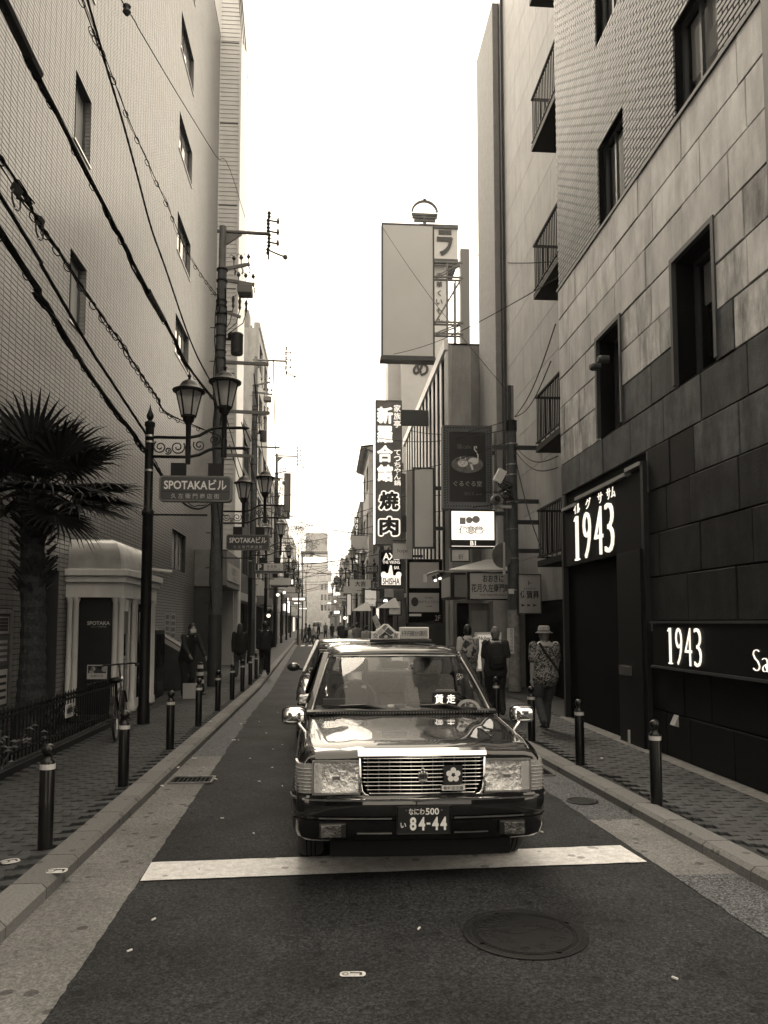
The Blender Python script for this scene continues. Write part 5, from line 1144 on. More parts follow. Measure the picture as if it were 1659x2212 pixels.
# fan palm
pb = V((-3.93, 10.55, .15)); ph = 3.35
PT = thing('fan_palm', 'fan palm with shaggy trunk and dark spread fronds before the tiled wall', 'palm tree', pb)
m_trunk = mat('palm_trunk', .03, .85, spec=.2, ns=25, na=.5, bump=.6, bs=40)
tr = MB(); n = 16; rs = []
for k in range(41):
    z = ph * k / 40; r = .2 - .05 * min(1, k / 14) + (.012 if k % 2 else 0); rs.append([(pb.x + .03 * sin(z * 1.5) + (r + random.uniform(-.008, .008)) * cos(2 * pi * j / n), pb.y + (r + random.uniform(-.008, .008)) * sin(2 * pi * j / n), pb.z + z) for j in range(n)])
tr.rings(rs); tr.build('trunk', m_trunk, PT)
st = MB()
for k in range(170):
    z = 1.95 + 1.5 * random.random(); a = random.uniform(0, 2 * pi); r = .17; c = V((pb.x + r * cos(a), pb.y + r * sin(a), pb.z + z)); d = V((cos(a), sin(a), .9)); e = V((-sin(a), cos(a), 0)) * .035
    st.prism([c - e, c + e, c + d * .12 + e * .4, c + d * .12 - e * .4], V((cos(a), sin(a), -.5)) * .018)
st.build('leaf_base_stubs', m_trunk, PT)
m_frond = mat('palm_frond', .013, .5, spec=.3, ns=5, na=.3)
crown = V((pb.x, pb.y, pb.z + ph))
fr = random.Random(21)
frond_dirs = [(radians(a), radians(e), L) for a, e, L in ((-80, 55, 1.0), (-40, 35, 1.0), (0, 30, 1.0), (20, 5, 1.05), (-20, -18, 1.1), (50, 45, .95), (90, 50, 1.0), (130, 40, 1.0), (170, 35, 1.0), (200, 25, 1.0), (215, -10, 1.0), (240, 30, 1.0), (-100, 15, 1.0), (-60, -5, 1.05), (-130, -20, 1.0), (150, -15, 1.0), (60, -5, 1.0), (10, 62, .9), (190, 65, .95), (-35, -38, .85), (205, -42, .8), (120, 70, .9), (-5, -8, 1.1))]
for az, el, L in frond_dirs:
    d = V((cos(az) * cos(el), sin(az) * cos(el), sin(el))); side = V((-sin(az), cos(az), 0)); nrm = side.cross(d).normalized() * -1
    if nrm.z < 0: nrm = -nrm
    pl_ = .62 * L; hub = crown + d * pl_ + V((0, 0, -.06)); b = MB(); b.tube([crown, crown + d * pl_ * .5 + V((0, 0, .02)), hub], [.018, .014, .01], 5)
    N = 36; R = .9 * L
    for k in range(N):
        t0 = -2.35 + 4.7 * (k + .5) / N; dirv = (d * cos(t0) + side * sin(t0)); ln = R * (1 - .25 * abs(t0) / 2.35) * fr.uniform(.92, 1.06); hw = 2.35 / N * .98
        fold = nrm * (.018 if k % 2 else -.018); ed1 = (d * cos(t0 - hw) + side * sin(t0 - hw)); ed2 = (d * cos(t0 + hw) + side * sin(t0 + hw)); m1 = ln * .52
        droop = V((0, 0, -1)) * (.02 + .1 * fr.random() ** 2) * L * (.6 + .4 * cos(el)); bow = nrm * .05
        p0 = hub; p1 = hub + ed1 * m1 + bow; p2_ = hub + ed2 * m1 + bow; pm = hub + dirv * m1 + fold + bow; tip = hub + dirv * ln + droop
        q = hub + dirv * (ln * .8) + droop * .45 + bow; e = side * cos(t0) - d * sin(t0)
        b.v += [tuple(x) for x in (p0, p1, pm, p2_, q - e * .012, q + e * .012, tip)]; n0 = len(b.v) - 7
        b.f += [(n0, n0 + 1, n0 + 2), (n0, n0 + 2, n0 + 3), (n0 + 1, n0 + 4, n0 + 2), (n0 + 2, n0 + 5, n0 + 3), (n0 + 2, n0 + 4, n0 + 5), (n0 + 4, n0 + 6, n0 + 5)]
    b.build('frond', m_frond, PT)

# ---------------------------------------------------------------- bicycle leaning by the lamp post
BK = thing('bicycle', 'dark folding bicycle parked by the nearest lamp post and kiosk', 'bicycle', (-2.92, 11.25, .1)); BK.rotation_euler = (0, radians(-4), radians(8)); ORI[BK.name] = V((0, 0, 0))
def wheel(y, R=.27):
    w = MB(); w.rings([[((r) * 0 + x, y + (R + r) * cos(a), R + .02 + (R + r) * sin(a)) for r, x in ((-.018, -.018), (.012, -.012), (.012, .012), (-.018, .018))] for a in [2 * pi * k / 28 for k in range(29)]], False, False)
    w = w.build('wheel', mat('bicycle_tyre', .012, .7) if 'bicycle_tyre' not in bpy.data.materials else bpy.data.materials['bicycle_tyre'], BK)
    s = MB()
    for k in range(14): a = 2 * pi * k / 14; s.tube([(.02 * (-1) ** k, y, R + .02), (0, y + (R - .02) * cos(a), R + .02 + (R - .02) * sin(a))], .002, 3)
    s.build('spokes', m_steel, w); MB().rings([[(x, y + (R - .02 + r) * cos(a), R + .02 + (R - .02 + r) * sin(a)) for r, x in ((-.008, -.012), (.006, -.012), (.006, .012), (-.008, .012))] for a in [2 * pi * k / 28 for k in range(29)]], False, False).build('rim', m_steel, w)
    MB().rings([[(x, y + (R + .045) * cos(a), R + .02 + (R + .045) * sin(a)) for x in (-.03, -.015, .015, .03)] for a in [radians(20 + 140 * k / 12) for k in range(13)]], False, False, closed=False).build('mudguard', m_iron, w)
wheel(-.5); wheel(.5)
f = MB()
for a, c, r in (((0, -.5, .29), (0, -.12, .3), .012), ((0, -.12, .3), (0, -.2, .78), .016), ((0, -.12, .3), (0, .34, .62), .018), ((0, -.17, .6), (0, .34, .66), .018), ((0, -.5, .29), (0, -.17, .6), .011), ((0, .34, .6), (0, .5, .29), .015)): f.tube([a, c], r, 8)
f.build('frame', m_iron, BK); MB().tube([(0, .33, .6), (0, .27, 1.0)], .016, 8).build('steering_stem', m_steel, BK)
MB().tube([(-.28, .2, .98), (-.2, .26, 1.0), (.2, .26, 1.0), (.28, .2, .98)], .013, 8).build('handlebar', m_iron, BK)
for s in (-1, 1): MB().tube([(.28 * s, .2, .98), (.24 * s, .14, .97)], .018, 8).build('grip', m_iron, BK)
b = MB(); b.rings([[(x * w_, y, .8 + h) for x, h in ((-1, 0), (-.6, .04), (.6, .04), (1, 0), (.5, -.03), (-.5, -.03))] for y, w_ in ((-.34, .09), (-.28, .1), (-.18, .06), (-.05, .025))]); b.build('saddle', m_iron, BK, smooth=True)
MB().lathe((0, -.12, .3), [(.08, -.012), (.08, .012)], 20, M=Matrix.Rotation(pi / 2, 3, 'Y')).build('chainring', m_steel, BK)
for s in (-1, 1): MB().bar((.05 * s, -.12, .3), (.06 * s, -.12 + .15 * s, .25), .012, .02).box(min(.06 * s, .14 * s), max(.06 * s, .14 * s), -.15 + .15 * s, -.09 + .15 * s, .235, .255).build('pedal', m_iron, BK)
MB().ball((0, .4, .78), .04, n=8, m=6).build('lamp', m_steel, BK)
# striped cone and grey pipe post
SCN = thing('striped_post', 'black and white striped safety post by the left utility pole', 'safety post', (-2.65, 18.4, .1))
c = at(432, 1480, 17.6); bx0, by0 = c.x, 17.6
MB().lathe((bx0, by0, .1), [(.13, 0), (.13, .03), (.1, .05), (.06, .7), (.03, .72)], 14).build('cone', m_iron, SCN)
for z in (.25, .42, .58): MB().lathe((bx0, by0, .1 + z), [(.102 - z * .055, 0), (.102 - z * .055 - .004, .08)], 14).build('white_stripe', m_facelight, SCN)
BG = thing('tote_bag', 'pale printed tote bag standing on the pavement beside the masked man', 'bag', at(412, 1478, 16.6)); a = at(412, 1480, 16.6)
b = MB(); b.rings([[(a.x - .16, a.y, .1), (a.x + .16, a.y, .1), (a.x + .16, a.y + .12, .1), (a.x - .16, a.y + .12, .1)], [(a.x - .17, a.y + .03, .42), (a.x + .17, a.y + .03, .42), (a.x + .17, a.y + .09, .42), (a.x - .17, a.y + .09, .42)]]); b.build('bag_body', m_face, BG)
MB().tube([(a.x - .08, a.y + .05, .42), (a.x - .06, a.y + .05, .56), (a.x + .06, a.y + .05, .56), (a.x + .08, a.y + .05, .42)], .01, 5).build('handle', m_dark, BG)
# ---------------------------------------------------------------- cars
m_car = mat('black_car_paint', .003, .3, spec=.1, coat=1, cior=1.7)
m_rub = mat('tyre_rubber', .012, .75, ns=60, na=.3)
m_trim = mat('black_trim', .01, .4)
m_ws = glassmat('windscreen_glass', .85, 1.48)
m_lens = mat('headlamp_reflector', .95, .22, metal=.7, ns=22, na=.2, nd=3, bump=1.0, bs=26, bd=.05)
m_fog = mat('fog_lamp_glass', .12, .2, metal=.6, ns=30, na=.6, bump=.8, bs=30, bd=.02)
m_lensg = glassmat('lamp_lens', .92, 1.5)
m_amber = mat('indicator_lens', .28, .2, coat=.6, ns=60, na=.25)
m_seat = mat('seat_cloth', .03, .9, ns=90, na=.4)
m_seatc = mat('pale_seat_cover', .12, .9, ns=60, na=.3)
def lerp_table(T, y):      # monotone cubic, so that painted panels bend evenly
    n = len(T); sl_ = [(T[i + 1][1] - T[i][1]) / (T[i + 1][0] - T[i][0]) for i in range(n - 1)]
    tg = [sl_[0]] + [0 if sl_[i - 1] * sl_[i] <= 0 else 2 / (1 / sl_[i - 1] + 1 / sl_[i]) for i in range(1, n - 1)] + [sl_[-1]]
    if y <= T[0][0]: return T[0][1]
    for i in range(n - 1):
        if y <= T[i + 1][0]:
            h = T[i + 1][0] - T[i][0]; t = (y - T[i][0]) / h
            return T[i][1] * (1 + 2 * t) * (1 - t) ** 2 + h * tg[i] * t * (1 - t) ** 2 + T[i + 1][1] * t * t * (3 - 2 * t) + h * tg[i + 1] * t * t * (t - 1)
    return T[-1][1]
def car_shell(t, W, L, ztop, zedge, axles, R, crease, m):
    ys = sorted(set([.1, .115, .14, .19, .28, .4, .5] + [a + R * 1.18 * cos(pi * k / 10) for a in axles for k in range(11)] + [.34, .6, .72, .84, .96, 1.08, 1.2, 1.3, 1.36, 1.46, 1.7, 2.0, 2.4, 2.8, 3.2, L - .62, L - .4, L - .2, L - .08, L]))
    rings = []
    for y in ys:
        w = W * lerp_table([(0, .93), (.1, .945), (.2, .965), (.5, .99), (1.0, 1), (3.4, 1), (L - .3, .97), (L, .92)], y)
        zt, ze = lerp_table(ztop, y), lerp_table(zedge, y); zb = .5 if y < .62 else .2
        for a in axles:
            d = abs(y - a)
            if d < R * 1.18: zb = max(zb, R + sqrt(max(0, (R * 1.18) ** 2 - d * d)) - .02)
        xc = crease(y)
        zb = min(zb, ze - .2)
        xe = w - .12; hood = []
        for k in range(13):
            x = xe * (1 - k / 12.5) if k < 12 else 0
            q = min(1, max(0, (xc + .03 - x) / .05)); q = q * q * (3 - 2 * q)
            hood.append((x, ze + (zt - ze - .009) * (1 - (x / xe) ** 2) + .009 * q))
        half = [(w - .02, zb), (w, max(zb + .02, .33)), (w + .004, max(zb + .04, .5)), (w, max(zb + .06, .66)), (w - .012, max(zb + .08, ze - .1)), (w - .04, ze - .035), (w - .07, ze - .009)] + hood
        rings.append([(x, y, z) for x, z in half] + [(-x, y, z) for x, z in half[-2::-1]])
    b = MB(); b.rings(rings, True, True); return b.build('body', m, t, smooth=True, angle=50)
def tyre(t, x, y, R, w):
    s = 1 if x > 0 else -1
    pr = [(R * .62, -w / 2 + .01), (R * .9, -w / 2), (R * .975, -w / 2 + .02), (R, -w / 2 + .045), (R, w / 2 - .045), (R * .975, w / 2 - .02), (R * .9, w / 2), (R * .62, w / 2 - .01)]
    b = MB(); b.rings([[(x + o, y + r * cos(a), R + r * sin(a)) for r, o in pr] for a in [2 * pi * k / 32 for k in range(33)]], False, False); o = b.build('wheel', m_rub, t, smooth=True, angle=40)
    MB().lathe((x + s * (w / 2 - .03), y, R), [(R * .63, 0), (R * .6, .01), (R * .3, .02), (R * .12, .03), (.01, .035)], 24, M=Matrix.Rotation(s * pi / 2, 3, 'Y')).build('rim', m_steel, o, smooth=True)
    g = MB()
    for k in (-1, 0, 1): g.rings([[(x + k * .03 + o2, y + (R + .0015) * cos(a), R + (R + .0015) * sin(a)) for o2 in (-.004, .004)] for a in [2 * pi * k2 / 40 for k2 in range(41)]], False, False, closed=False)
    g.build('tread_groove', m_void, o)
def sweep_front(path, prof):
    rs = []
    for i, (x, y) in enumerate(path):
        a, c = path[max(i - 1, 0)], path[min(i + 1, len(path) - 1)]; tx, ty = c[0] - a[0], c[1] - a[1]; l = sqrt(tx * tx + ty * ty); nx, ny = ty / l, -tx / l
        rs.append([(x + nx * o, y + ny * o, z) for o, z in prof])
    return rs
def greenhouse(t, P, m_roof, m_ws_):
    """P: base/top corners of windscreen, roof, rear window (x,y,z)"""
    A0, A1, R0, C1, C0, belt = P['A0'], P['A1'], P['R'], P['C1'], P['C0'], P['belt']
    rows = []
    for y, e, zc, ze in P['roof']:
        rows.append([(s, y, z) for s, z in ((-e - .035, ze - .075), (-e - .02, ze - .03), (-e, ze), (-e * .8, ze + (zc - ze) * .6), (-e * .4, zc - .004), (0, zc), (e * .4, zc - .004), (e * .8, ze + (zc - ze) * .6), (e, ze), (e + .02, ze - .03), (e + .035, ze - .075))])
    g = MB(); g.grid(rows); o = g.build('roof', m_roof, t, smooth=True, angle=60); so_ = o.modifiers.new('thick', 'SOLIDIFY'); so_.thickness = .03; so_.offset = -1
    for s in (-1, 1):
        MB().bar((A0[0] * s + .015 * s, A0[1] + .02, A0[2] - .02), (A1[0] * s + .02 * s, A1[1] + .04, A1[2] + .02), .07, .05).build('windscreen_pillar', m_roof, t, bevel=.012)
        MB().bar((C0[0] * s, C0[1], C0[2] - .03), (C1[0] * s, C1[1], C1[2] - .02), .22, .05).build('rear_pillar', m_roof, t, bevel=.012)
        ym = P['B']; MB().bar((belt[0] * s, ym, belt[2] - .02), ((R0[0] + .01) * s, ym + .03, R0[2] - .03), .07, .04).build('door_pillar', m_trim, t)
        for y0, y1, z in ((A0[1] + .1, ym - .04, 0), (ym + .05, C0[1] - .25, 0)):
            u0 = min(y0 + (A1[1] - A0[1]) * .93 if y0 < ym - .1 else y0 + .03, y1 - .1); u1 = y1 if y0 < ym - .1 else y1 - .35
            MB().quad((belt[0] * s, y0, belt[2]), (belt[0] * s, y1, belt[2]), ((R0[0] + .025) * s, u1, R0[2] - .05), ((R0[0] + .025) * s, u0, R0[2] - .05)).build('side_window', m_ws_, t)
        MB().bar((belt[0] * s + .006 * s, A0[1], belt[2] - .01), (belt[0] * s + .006 * s, C0[1], belt[2] - .01), .012, .03).build('belt_trim', m_chrome, t)
    rows = []
    for k in range(9):
        v = k / 8; x0 = A0[0] + (A1[0] - A0[0]) * v; y = A0[1] + (A1[1] - A0[1]) * v; z = A0[2] + (A1[2] - A0[2]) * v
        rows.append([(x0 * u, y - .13 * (1 - u * u) - .02 * sin(pi * v), z + .012 * sin(pi * v) + .01 * (1 - u * u)) for u in (-1, -.75, -.5, -.25, 0, .25, .5, .75, 1)])
    MB().grid(rows).build('windscreen', m_ws_, t, smooth=True)
    edge = [r[0] for r in rows] + rows[-1][1:] + [r[-1] for r in reversed(rows[:-1])]
    MB().tube([(x, y - .012, z) for x, y, z in edge], .007, 6).build('windscreen_trim', P.get('trim', m_steel), t, smooth=True)
    q = P['rear']; MB().quad((-q[0], q[1], q[2]), (q[0], q[1], q[2]), (q[3], q[4], q[5]), (-q[3], q[4], q[5])).build('rear_window', m_ws_, t)
    return rows
TX = thing('taxi', 'glossy black boxy taxi waiting at the stop line, facing the camera', 'taxi', (.61, 4.93, 0)); ORI[TX.name] = V((0, 0, 0))
zt = [(0, .80), (.1, .845), (.115, .868), (.14, .883), (.19, .897), (.28, .905), (.5, .917), (.9, .938), (1.36, .957), (1.46, .955), (3.85, .95), (4.0, .94), (4.5, .92), (4.69, .87)]
ze = [(0, .79), (.1, .828), (.115, .852), (.14, .868), (.19, .886), (.28, .894), (.5, .906), (.9, .927), (1.36, .945), (1.46, .93), (3.9, .93), (4.5, .9), (4.69, .86)]
car_shell(TX, .845, 4.69, zt, ze, (.9, 3.6), .31, lambda y: .40 + .115 * min(y, 1.4), m_car)
for x in (-.722, .722):
    for y in (.9, 3.6): tyre(TX, x, y, .31, .18)
gh = greenhouse(TX, dict(A0=(.745, 1.5, .965), A1=(.6, 2.14, 1.395), R=(.62, 2.9, 1.44), C1=(.6, 3.35, 1.42), C0=(.76, 3.85, .95), belt=(.80, 2, .935), B=2.6,
    roof=[(2.1, .575, 1.425, 1.405), (2.13, .585, 1.448, 1.42), (2.2, .595, 1.468, 1.432), (2.4, .605, 1.488, 1.445), (2.8, .61, 1.502, 1.455), (3.2, .6, 1.492, 1.445), (3.4, .59, 1.462, 1.42)], rear=(.7, 3.9, .95, .58, 3.4, 1.42)), m_car, m_ws)
# front: bumper, grille, lamps
path = [(-.85, .8), (-.85, .5), (-.845, .3), (-.83, .2), (-.79, .125), (-.72, .085), (-.6, .06), (-.3, .035), (0, .03), (.3, .035), (.6, .06), (.72, .085), (.79, .125), (.83, .2), (.845, .3), (.85, .5), (.85, .8)]
b = MB(); b.rings(sweep_front(path, [(-.14, .3), (-.06, .305), (-.022, .33), (-.004, .375), (.002, .445), (-.008, .452), (-.008, .468), (.004, .475), (.006, .57), (-.004, .6), (-.03, .618), (-.12, .622)])); b.build('front_bumper', m_car, TX, smooth=True, angle=35)
b = MB(); b.rings(sweep_front(path[2:-2], [(.005, .568), (.012, .57), (.013, .582), (.005, .585)])); b.build('bumper_trim', m_chrome, TX)
b = MB(); b.rings(sweep_front(path[6:-6], [(-.16, .19), (-.12, .19), (-.1, .3), (-.16, .302)])); b.build('lower_valance', m_trim, TX)
for s in (-1, 1):
    b = MB(); b.rings(sweep_front([(x, y) for x, y in [(.2, .032), (.35, .04), (.5, .05), (.66, .072)]] if s > 0 else [(-.66, .072), (-.5, .05), (-.35, .04), (-.2, .032)], [(.002, .455), (.006, .457), (.006, .463), (.002, .465)])); b.build('bumper_groove_edge', m_steel, TX)
    b = MB(); b.rings(sweep_front([(.2, .032), (.3, .036), (.42, .045)] if s > 0 else [(-.42, .045), (-.3, .036), (-.2, .032)], [(-.012, .362), (.001, .364), (.001, .368), (-.012, .37)])); b.build('bumper_groove_edge', m_steel, TX)
    f = MB(); f.box(.575 * s - .085, .575 * s + .085, .03, .1, .345, .435); fo = f.build('fog_lamp', m_trim, TX, bevel=.008)
    MB().box(.585 * s - .065, .585 * s + .065, .018, .03, .352, .428).build('fog_reflector', m_fog, fo, bevel=.004)
    # headlamp
    x0, x1 = sorted((.405 * s, .7 * s)); hl = MB().box(x0 - .004, x1 + .004, .128, .17, .612, .818).build('headlamp', m_trim, TX)
    rows = []
    for i in range(9):
        v = -1 + i / 4
        rows.append([((x0 + x1) / 2 + (x1 - x0) / 2 * .96 * u, .098 - .0 + .028 * max(0, 1 - (u * u + v * v) * .8) - .06, .715 + .096 * v) for u in [-1 + k / 5 for k in range(11)]])
    rf = MB().grid([[(x, y + .03, z) for x, y, z in r] for r in rows]); rf.build('reflector', m_lens, hl, smooth=True)
    MB().box((x0 + x1) / 2 - .025, (x0 + x1) / 2 + .025, .062, .07, .7, .722).build('bulb_shield', m_mid, hl, bevel=.006)
    q = MB()
    for k in range(15): xx = (x1 - .055 if s > 0 else x0 + .005) + k * .0036; q.box(xx, xx + .0018, .056, .06, .625, .805)
    q.build('lens_fluting', m_white, hl)
    MB().quad((x0, .052, .618), (x1, .052, .618), (x1, .052, .812), (x0, .052, .812)).build('lens', m_lensg, hl)
    b = MB(); b.box(x0 - .006, x1 + .006, .055, .075, .812, .822); b.box(x0 - .006, x1 + .006, .055, .075, .608, .618); b.box(x0 - .006, x0, .055, .075, .618, .812); b.box(x1, x1 + .006, .055, .075, .618, .812); b.build('lamp_bezel', m_steel, hl)
    xs = .708 * s; pts = [(xs, .062), (xs + .045 * s, .07), (xs + .085 * s, .1), (xs + .107 * s, .17), (xs + .118 * s, .28)]
    b = MB(); b.rings([[(x, y, .618), (x, y, .7), (x - .004 * s, y, .8), (x - .02 * s, y + .03, .8), (x - .02 * s, y + .03, .618)] for x, y in pts]); b.build('indicator_lamp', m_amber, TX, smooth=True, angle=40)
    q = MB()
    for k in range(7): q.tube([(x + .003 * s, y - .003, .64 + k * .022) for x, y in pts[:4]], .003, 4)
    q.build('indicator_ribs', m_amber, TX)
    # wiper
for xa, xb, za in ((-.02, -.6, 0), (.62, .1, 0)):
    A = V((xa, 1.405, .985)); Bq = V((xb, 1.5, .995)); w = MB(); w.tube([A + V((0, -.01, -.02)), A.lerp(Bq, .5) + V((0, -.02, .035)), Bq + V((0, -.0, .01))], .012, 6); wo_ = w.build('wiper', m_trim, TX)
    MB().bar(A + V((0, -.0, .005)), Bq + V((-.06, .0, .02)), .012, .022).build('wiper_blade', m_rub, wo_)
b = MB(); b.rings([[(u * .78, 1.40 - .05 * (1 - u * u), .955 + .012 * (1 - u * u) + dz) for dz in (0, .022)] + [(u * .78, 1.48 - .05 * (1 - u * u), .965 + dz) for dz in (.022, 0)] for u in [-1 + k / 6 for k in range(13)]]); b.build('cowl_grille', m_trim, TX)
q = MB()
for k in range(60): xx = -.7 + k * 1.4 / 59; q.box(xx, xx + .008, 1.385 - .05 * (1 - (xx / .78) ** 2), 1.40 - .05 * (1 - (xx / .78) ** 2), .966, .978)
q.build('cowl_louvres', m_mid, TX)
# grille
gr = MB().box(-.4, .4, .09, .12, .59, .845).build('grille', m_void, TX)
b = MB(); b.rings([[(x, .045 + abs(x) ** 3 * .08, .842), (x, .04 + abs(x) ** 3 * .08, .85), (x, .055 + abs(x) ** 3 * .08, .876), (x, .105, .888), (x, .11, .842)] for x in (-.415, -.4, -.3, -.15, 0, .15, .3, .4, .415)]); b.build('grille_crown_bar', m_chrome, gr, smooth=True, angle=40)
for k in range(10):
    z = .612 + k * .0245; hw = .395 - (.012 * max(0, 3 - k)); y0 = .052 if k % 2 else .058; r = .0052 if k % 2 == 0 else .0035
    MB().tube([(-hw, y0 + .02, z), (-hw + .03, y0, z), (0, y0 - .012, z), (hw - .03, y0, z), (hw, y0 + .02, z)], r, 6).build('grille_bar', m_chrome, gr, smooth=True)
q = MB()
for k in range(11): xx = -.35 + k * .07; q.box(xx - .003, xx + .003, .07, .09, .6, .84)
q.build('grille_uprights', m_dark, gr)
edge = [(-.403, .06, .845), (-.4, .06, .7), (-.39, .06, .63), (-.37, .058, .605), (-.33, .055, .595), (0, .042, .592), (.33, .055, .595), (.37, .058, .605), (.39, .06, .63), (.4, .06, .7), (.403, .06, .845)]
MB().tube(edge, .009, 6).build('grille_surround', m_chrome, gr, smooth=True)
em = MB()
for k, (xx, h) in enumerate(((-.022, .034), (-.008, .042), (.008, .042), (.022, .034))): em.tube([(xx * .8, .034, .70), (xx * 1.25, .032, .70 + h), (xx, .034, .712 + h)], .0065, 6)
em.ball((0, .034, .768), .009, n=8, m=5); em.box(-.026, .026, .03, .038, .69, .7); em.build('crown_emblem', m_steel, gr, smooth=True)
pl_ = MB().box(.135, .255, .03, .036, .668, .788).build('badge_plate', m_ink, gr)
cx, cz = .195, .728
b = MB()
for k in range(5): a = pi / 2 + 2 * pi * k / 5; b.poly([(x, .0285, z) for x, z in disc(cx + .029 * cos(a), cz + .029 * sin(a), .0185)])
b.build('plum_blossom', m_white, pl_)
MB().box(.12, .27, .03, .036, .63, .662).build('name_plate', m_facelight, pl_); letters(pl_, '新梅田交通', (.195, .0285, .646), .135, .024, m_ink, SOUTH, off=.01)
LP = MB().box(-.165, .165, .004, .012, .372, .537).build('number_plate', mat('plate_green_black', .014, .35), TX, bevel=.006)
b = MB(); b.tube([(-.17, .004, .37), (.17, .004, .37), (.17, .004, .54), (-.17, .004, .54), (-.17, .004, .37)], .004, 5); b.build('plate_frame', m_trim, LP)
letters(LP, 'なにわ', (-.045, .002, .508), .10, .04, m_cream, SOUTH, off=.012, keep=False); letters(LP, '500', (.055, .002, .508), .085, .042, m_cream, SOUTH, off=.02, keep=False)
letters(LP, 'い', (-.13, .002, .425), .035, .035, m_cream, SOUTH, off=.015)
for s_, x_, w_ in (('8', -.068, .042), ('4', -.012, .042), ('-', .03, .024), ('4', .074, .042), ('4', .126, .042)): letters(LP, s_, (x_, .002, .433), w_, .083 if s_ != '-' else .012, m_cream, SOUTH, off=.035, keep=False)
for x_ in (-.11, .115): MB().lathe((x_, .004, .515), [(.006, 0), (.004, .004)], 8, M=Matrix.Rotation(pi / 2, 3, 'X')).build('plate_bolt', m_steel, LP)
# fender mirrors on stalks
for s in (-1, 1):
    st_ = MB().tube([(.745 * s, .74, .875), (.81 * s, .8, .95), (.845 * s, .82, 1.0)], [.013, .012, .011], 8).build('mirror_stalk', m_chrome, TX, smooth=True)
    MB().box(.745 * s - .02, .745 * s + .02, .71, .77, .865, .885).build('stalk_foot', m_trim, st_, bevel=.006)
    rs = []
    for k, (y_, sc) in enumerate(((.775, .3), (.785, .62), (.8, .85), (.825, .97), (.85, 1.0), (.862, .97))):
        rs.append([(.855 * s + .088 * sc * (abs(cos(a)) ** .55) * (1 if cos(a) > 0 else -1), y_, 1.015 + .062 * sc * (abs(sin(a)) ** .55) * (1 if sin(a) > 0 else -1)) for a in [2 * pi * k2 / 24 + .01 for k2 in range(24)]])
    mo = MB().rings(rs).build('wing_mirror', m_chrome, TX, smooth=True, angle=60)
    MB().rings([[(.855 * s + .093 * sc * (abs(cos(a)) ** .5) * (1 if cos(a) > 0 else -1), y_, 1.015 + .067 * sc * (abs(sin(a)) ** .5) * (1 if sin(a) > 0 else -1)) for a in [2 * pi * k2 / 24 + .01 for k2 in range(24)]] for y_, sc in ((.852, 1.0), (.878, 1.0), (.885, .9))]).build('mirror_rim', m_trim, mo, smooth=True, angle=40)
MB().tube([(-.735, .25, .88), (-.735, .25, .96)], .004, 6).build('corner_rod', m_steel, TX)
for s in (-1, 1):      # thin bright line where bonnet meets wing
    MB().tube([(s * (.725 + .03 * k / 6 - .01 * (k == 0)), .14 + k * .2, lerp_table(ze, .14 + k * .2) + .004) for k in range(7)], .004, 4).build('wing_trim', m_steel, TX)
# roof sign
RS = MB().box(-.19, .42, 2.72, 2.86, 1.503, 1.53).build('roof_sign', m_trim, TX, bevel=.006)
b = MB(); b.prism([(-.185, 2.7, 1.535), (.105, 2.7, 1.535), (.105, 2.7, 1.61), (.065, 2.7, 1.61), (-.015, 2.7, 1.685), (-.055, 2.7, 1.685), (-.145, 2.7, 1.61), (-.185, 2.7, 1.61)], (0, .1, 0)); b.build('roof_sign_box', m_facelight, RS, bevel=.005)
b = MB(); b.box(.106, .395, 2.72, 2.84, 1.535, 1.655); b.build('roof_sign_panel', m_facelight, RS, bevel=.008); MB().box(.11, .382, 2.715, 2.72, 1.542, 1.645).build('panel_face', m_face, RS)
letters(RS, '5千円超分5割引', (.248, 2.712, 1.594), .25, .055, m_brown, SOUTH, off=.012, keep=False)
letters(RS, '交', (-.14, 2.697, 1.572), .05, .055, m_ink, SOUTH, off=.012); letters(RS, '友', (.062, 2.697, 1.572), .055, .055, m_ink, SOUTH, off=.012)
for pts, mm in (([(-.13, 1.6), (-.085, 1.645), (-.06, 1.615), (-.095, 1.575)], m_face), ([(-.08, 1.648), (-.045, 1.68), (-.02, 1.668), (-.055, 1.62)], m_mid), ([(-.05, 1.615), (-.015, 1.655), (.045, 1.6), (.01, 1.575)], m_brown), ([(-.095, 1.57), (-.05, 1.61), (.005, 1.572), (-.03, 1.555)], m_ink)): shape(RS, [pts], 2.697, mm, 'diamond_print')
MB().quad((-.105, 2.6955, 1.545), (.03, 2.6955, 1.545), (.03, 2.6955, 1.57), (-.105, 2.6955, 1.57)).build('dark_strip', m_brown, RS); shape(RS, [disc(-.037, 1.56, .018)], 2.694, m_face, 'round_mark')
# inside
MB().box(-.72, .72, 1.52, 1.85, .93, .985).build('dashboard', m_trim, TX, bevel=.02)
MB().rings([[(-.36 + (.18 + r * cos(c)) * cos(a), 1.98 + .05 * sin(a) + r * sin(c) * .5, 1.0 + (.18 + r * cos(c)) * sin(a)) for c in [2 * pi * j / 6 for j in range(6)] for r in (.014,)] for a in [2 * pi * k / 24 for k in range(25)]], False, False).build('steering_wheel', m_trim, TX, smooth=True)
for x in (-.36, .36):
    s_ = MB(); s_.rings([[(x - .25, y - .05, z), (x + .25, y - .05, z), (x + .24, y + .08, z), (x - .24, y + .08, z)] for y, z in ((2.42, .93), (2.5, 1.1), (2.55, 1.2))]); so2 = s_.build('seat', m_seat if x < 0 else m_seatc, TX, bevel=.04)
    MB().box(x - .14, x + .14, 2.52, 2.62, 1.2, 1.36).build('headrest', m_seat if x < 0 else m_seatc, so2, bevel=.04)
MB().box(-.62, .62, 3.45, 3.6, .93, 1.18).build('rear_seat', m_seatc, TX, bevel=.04)
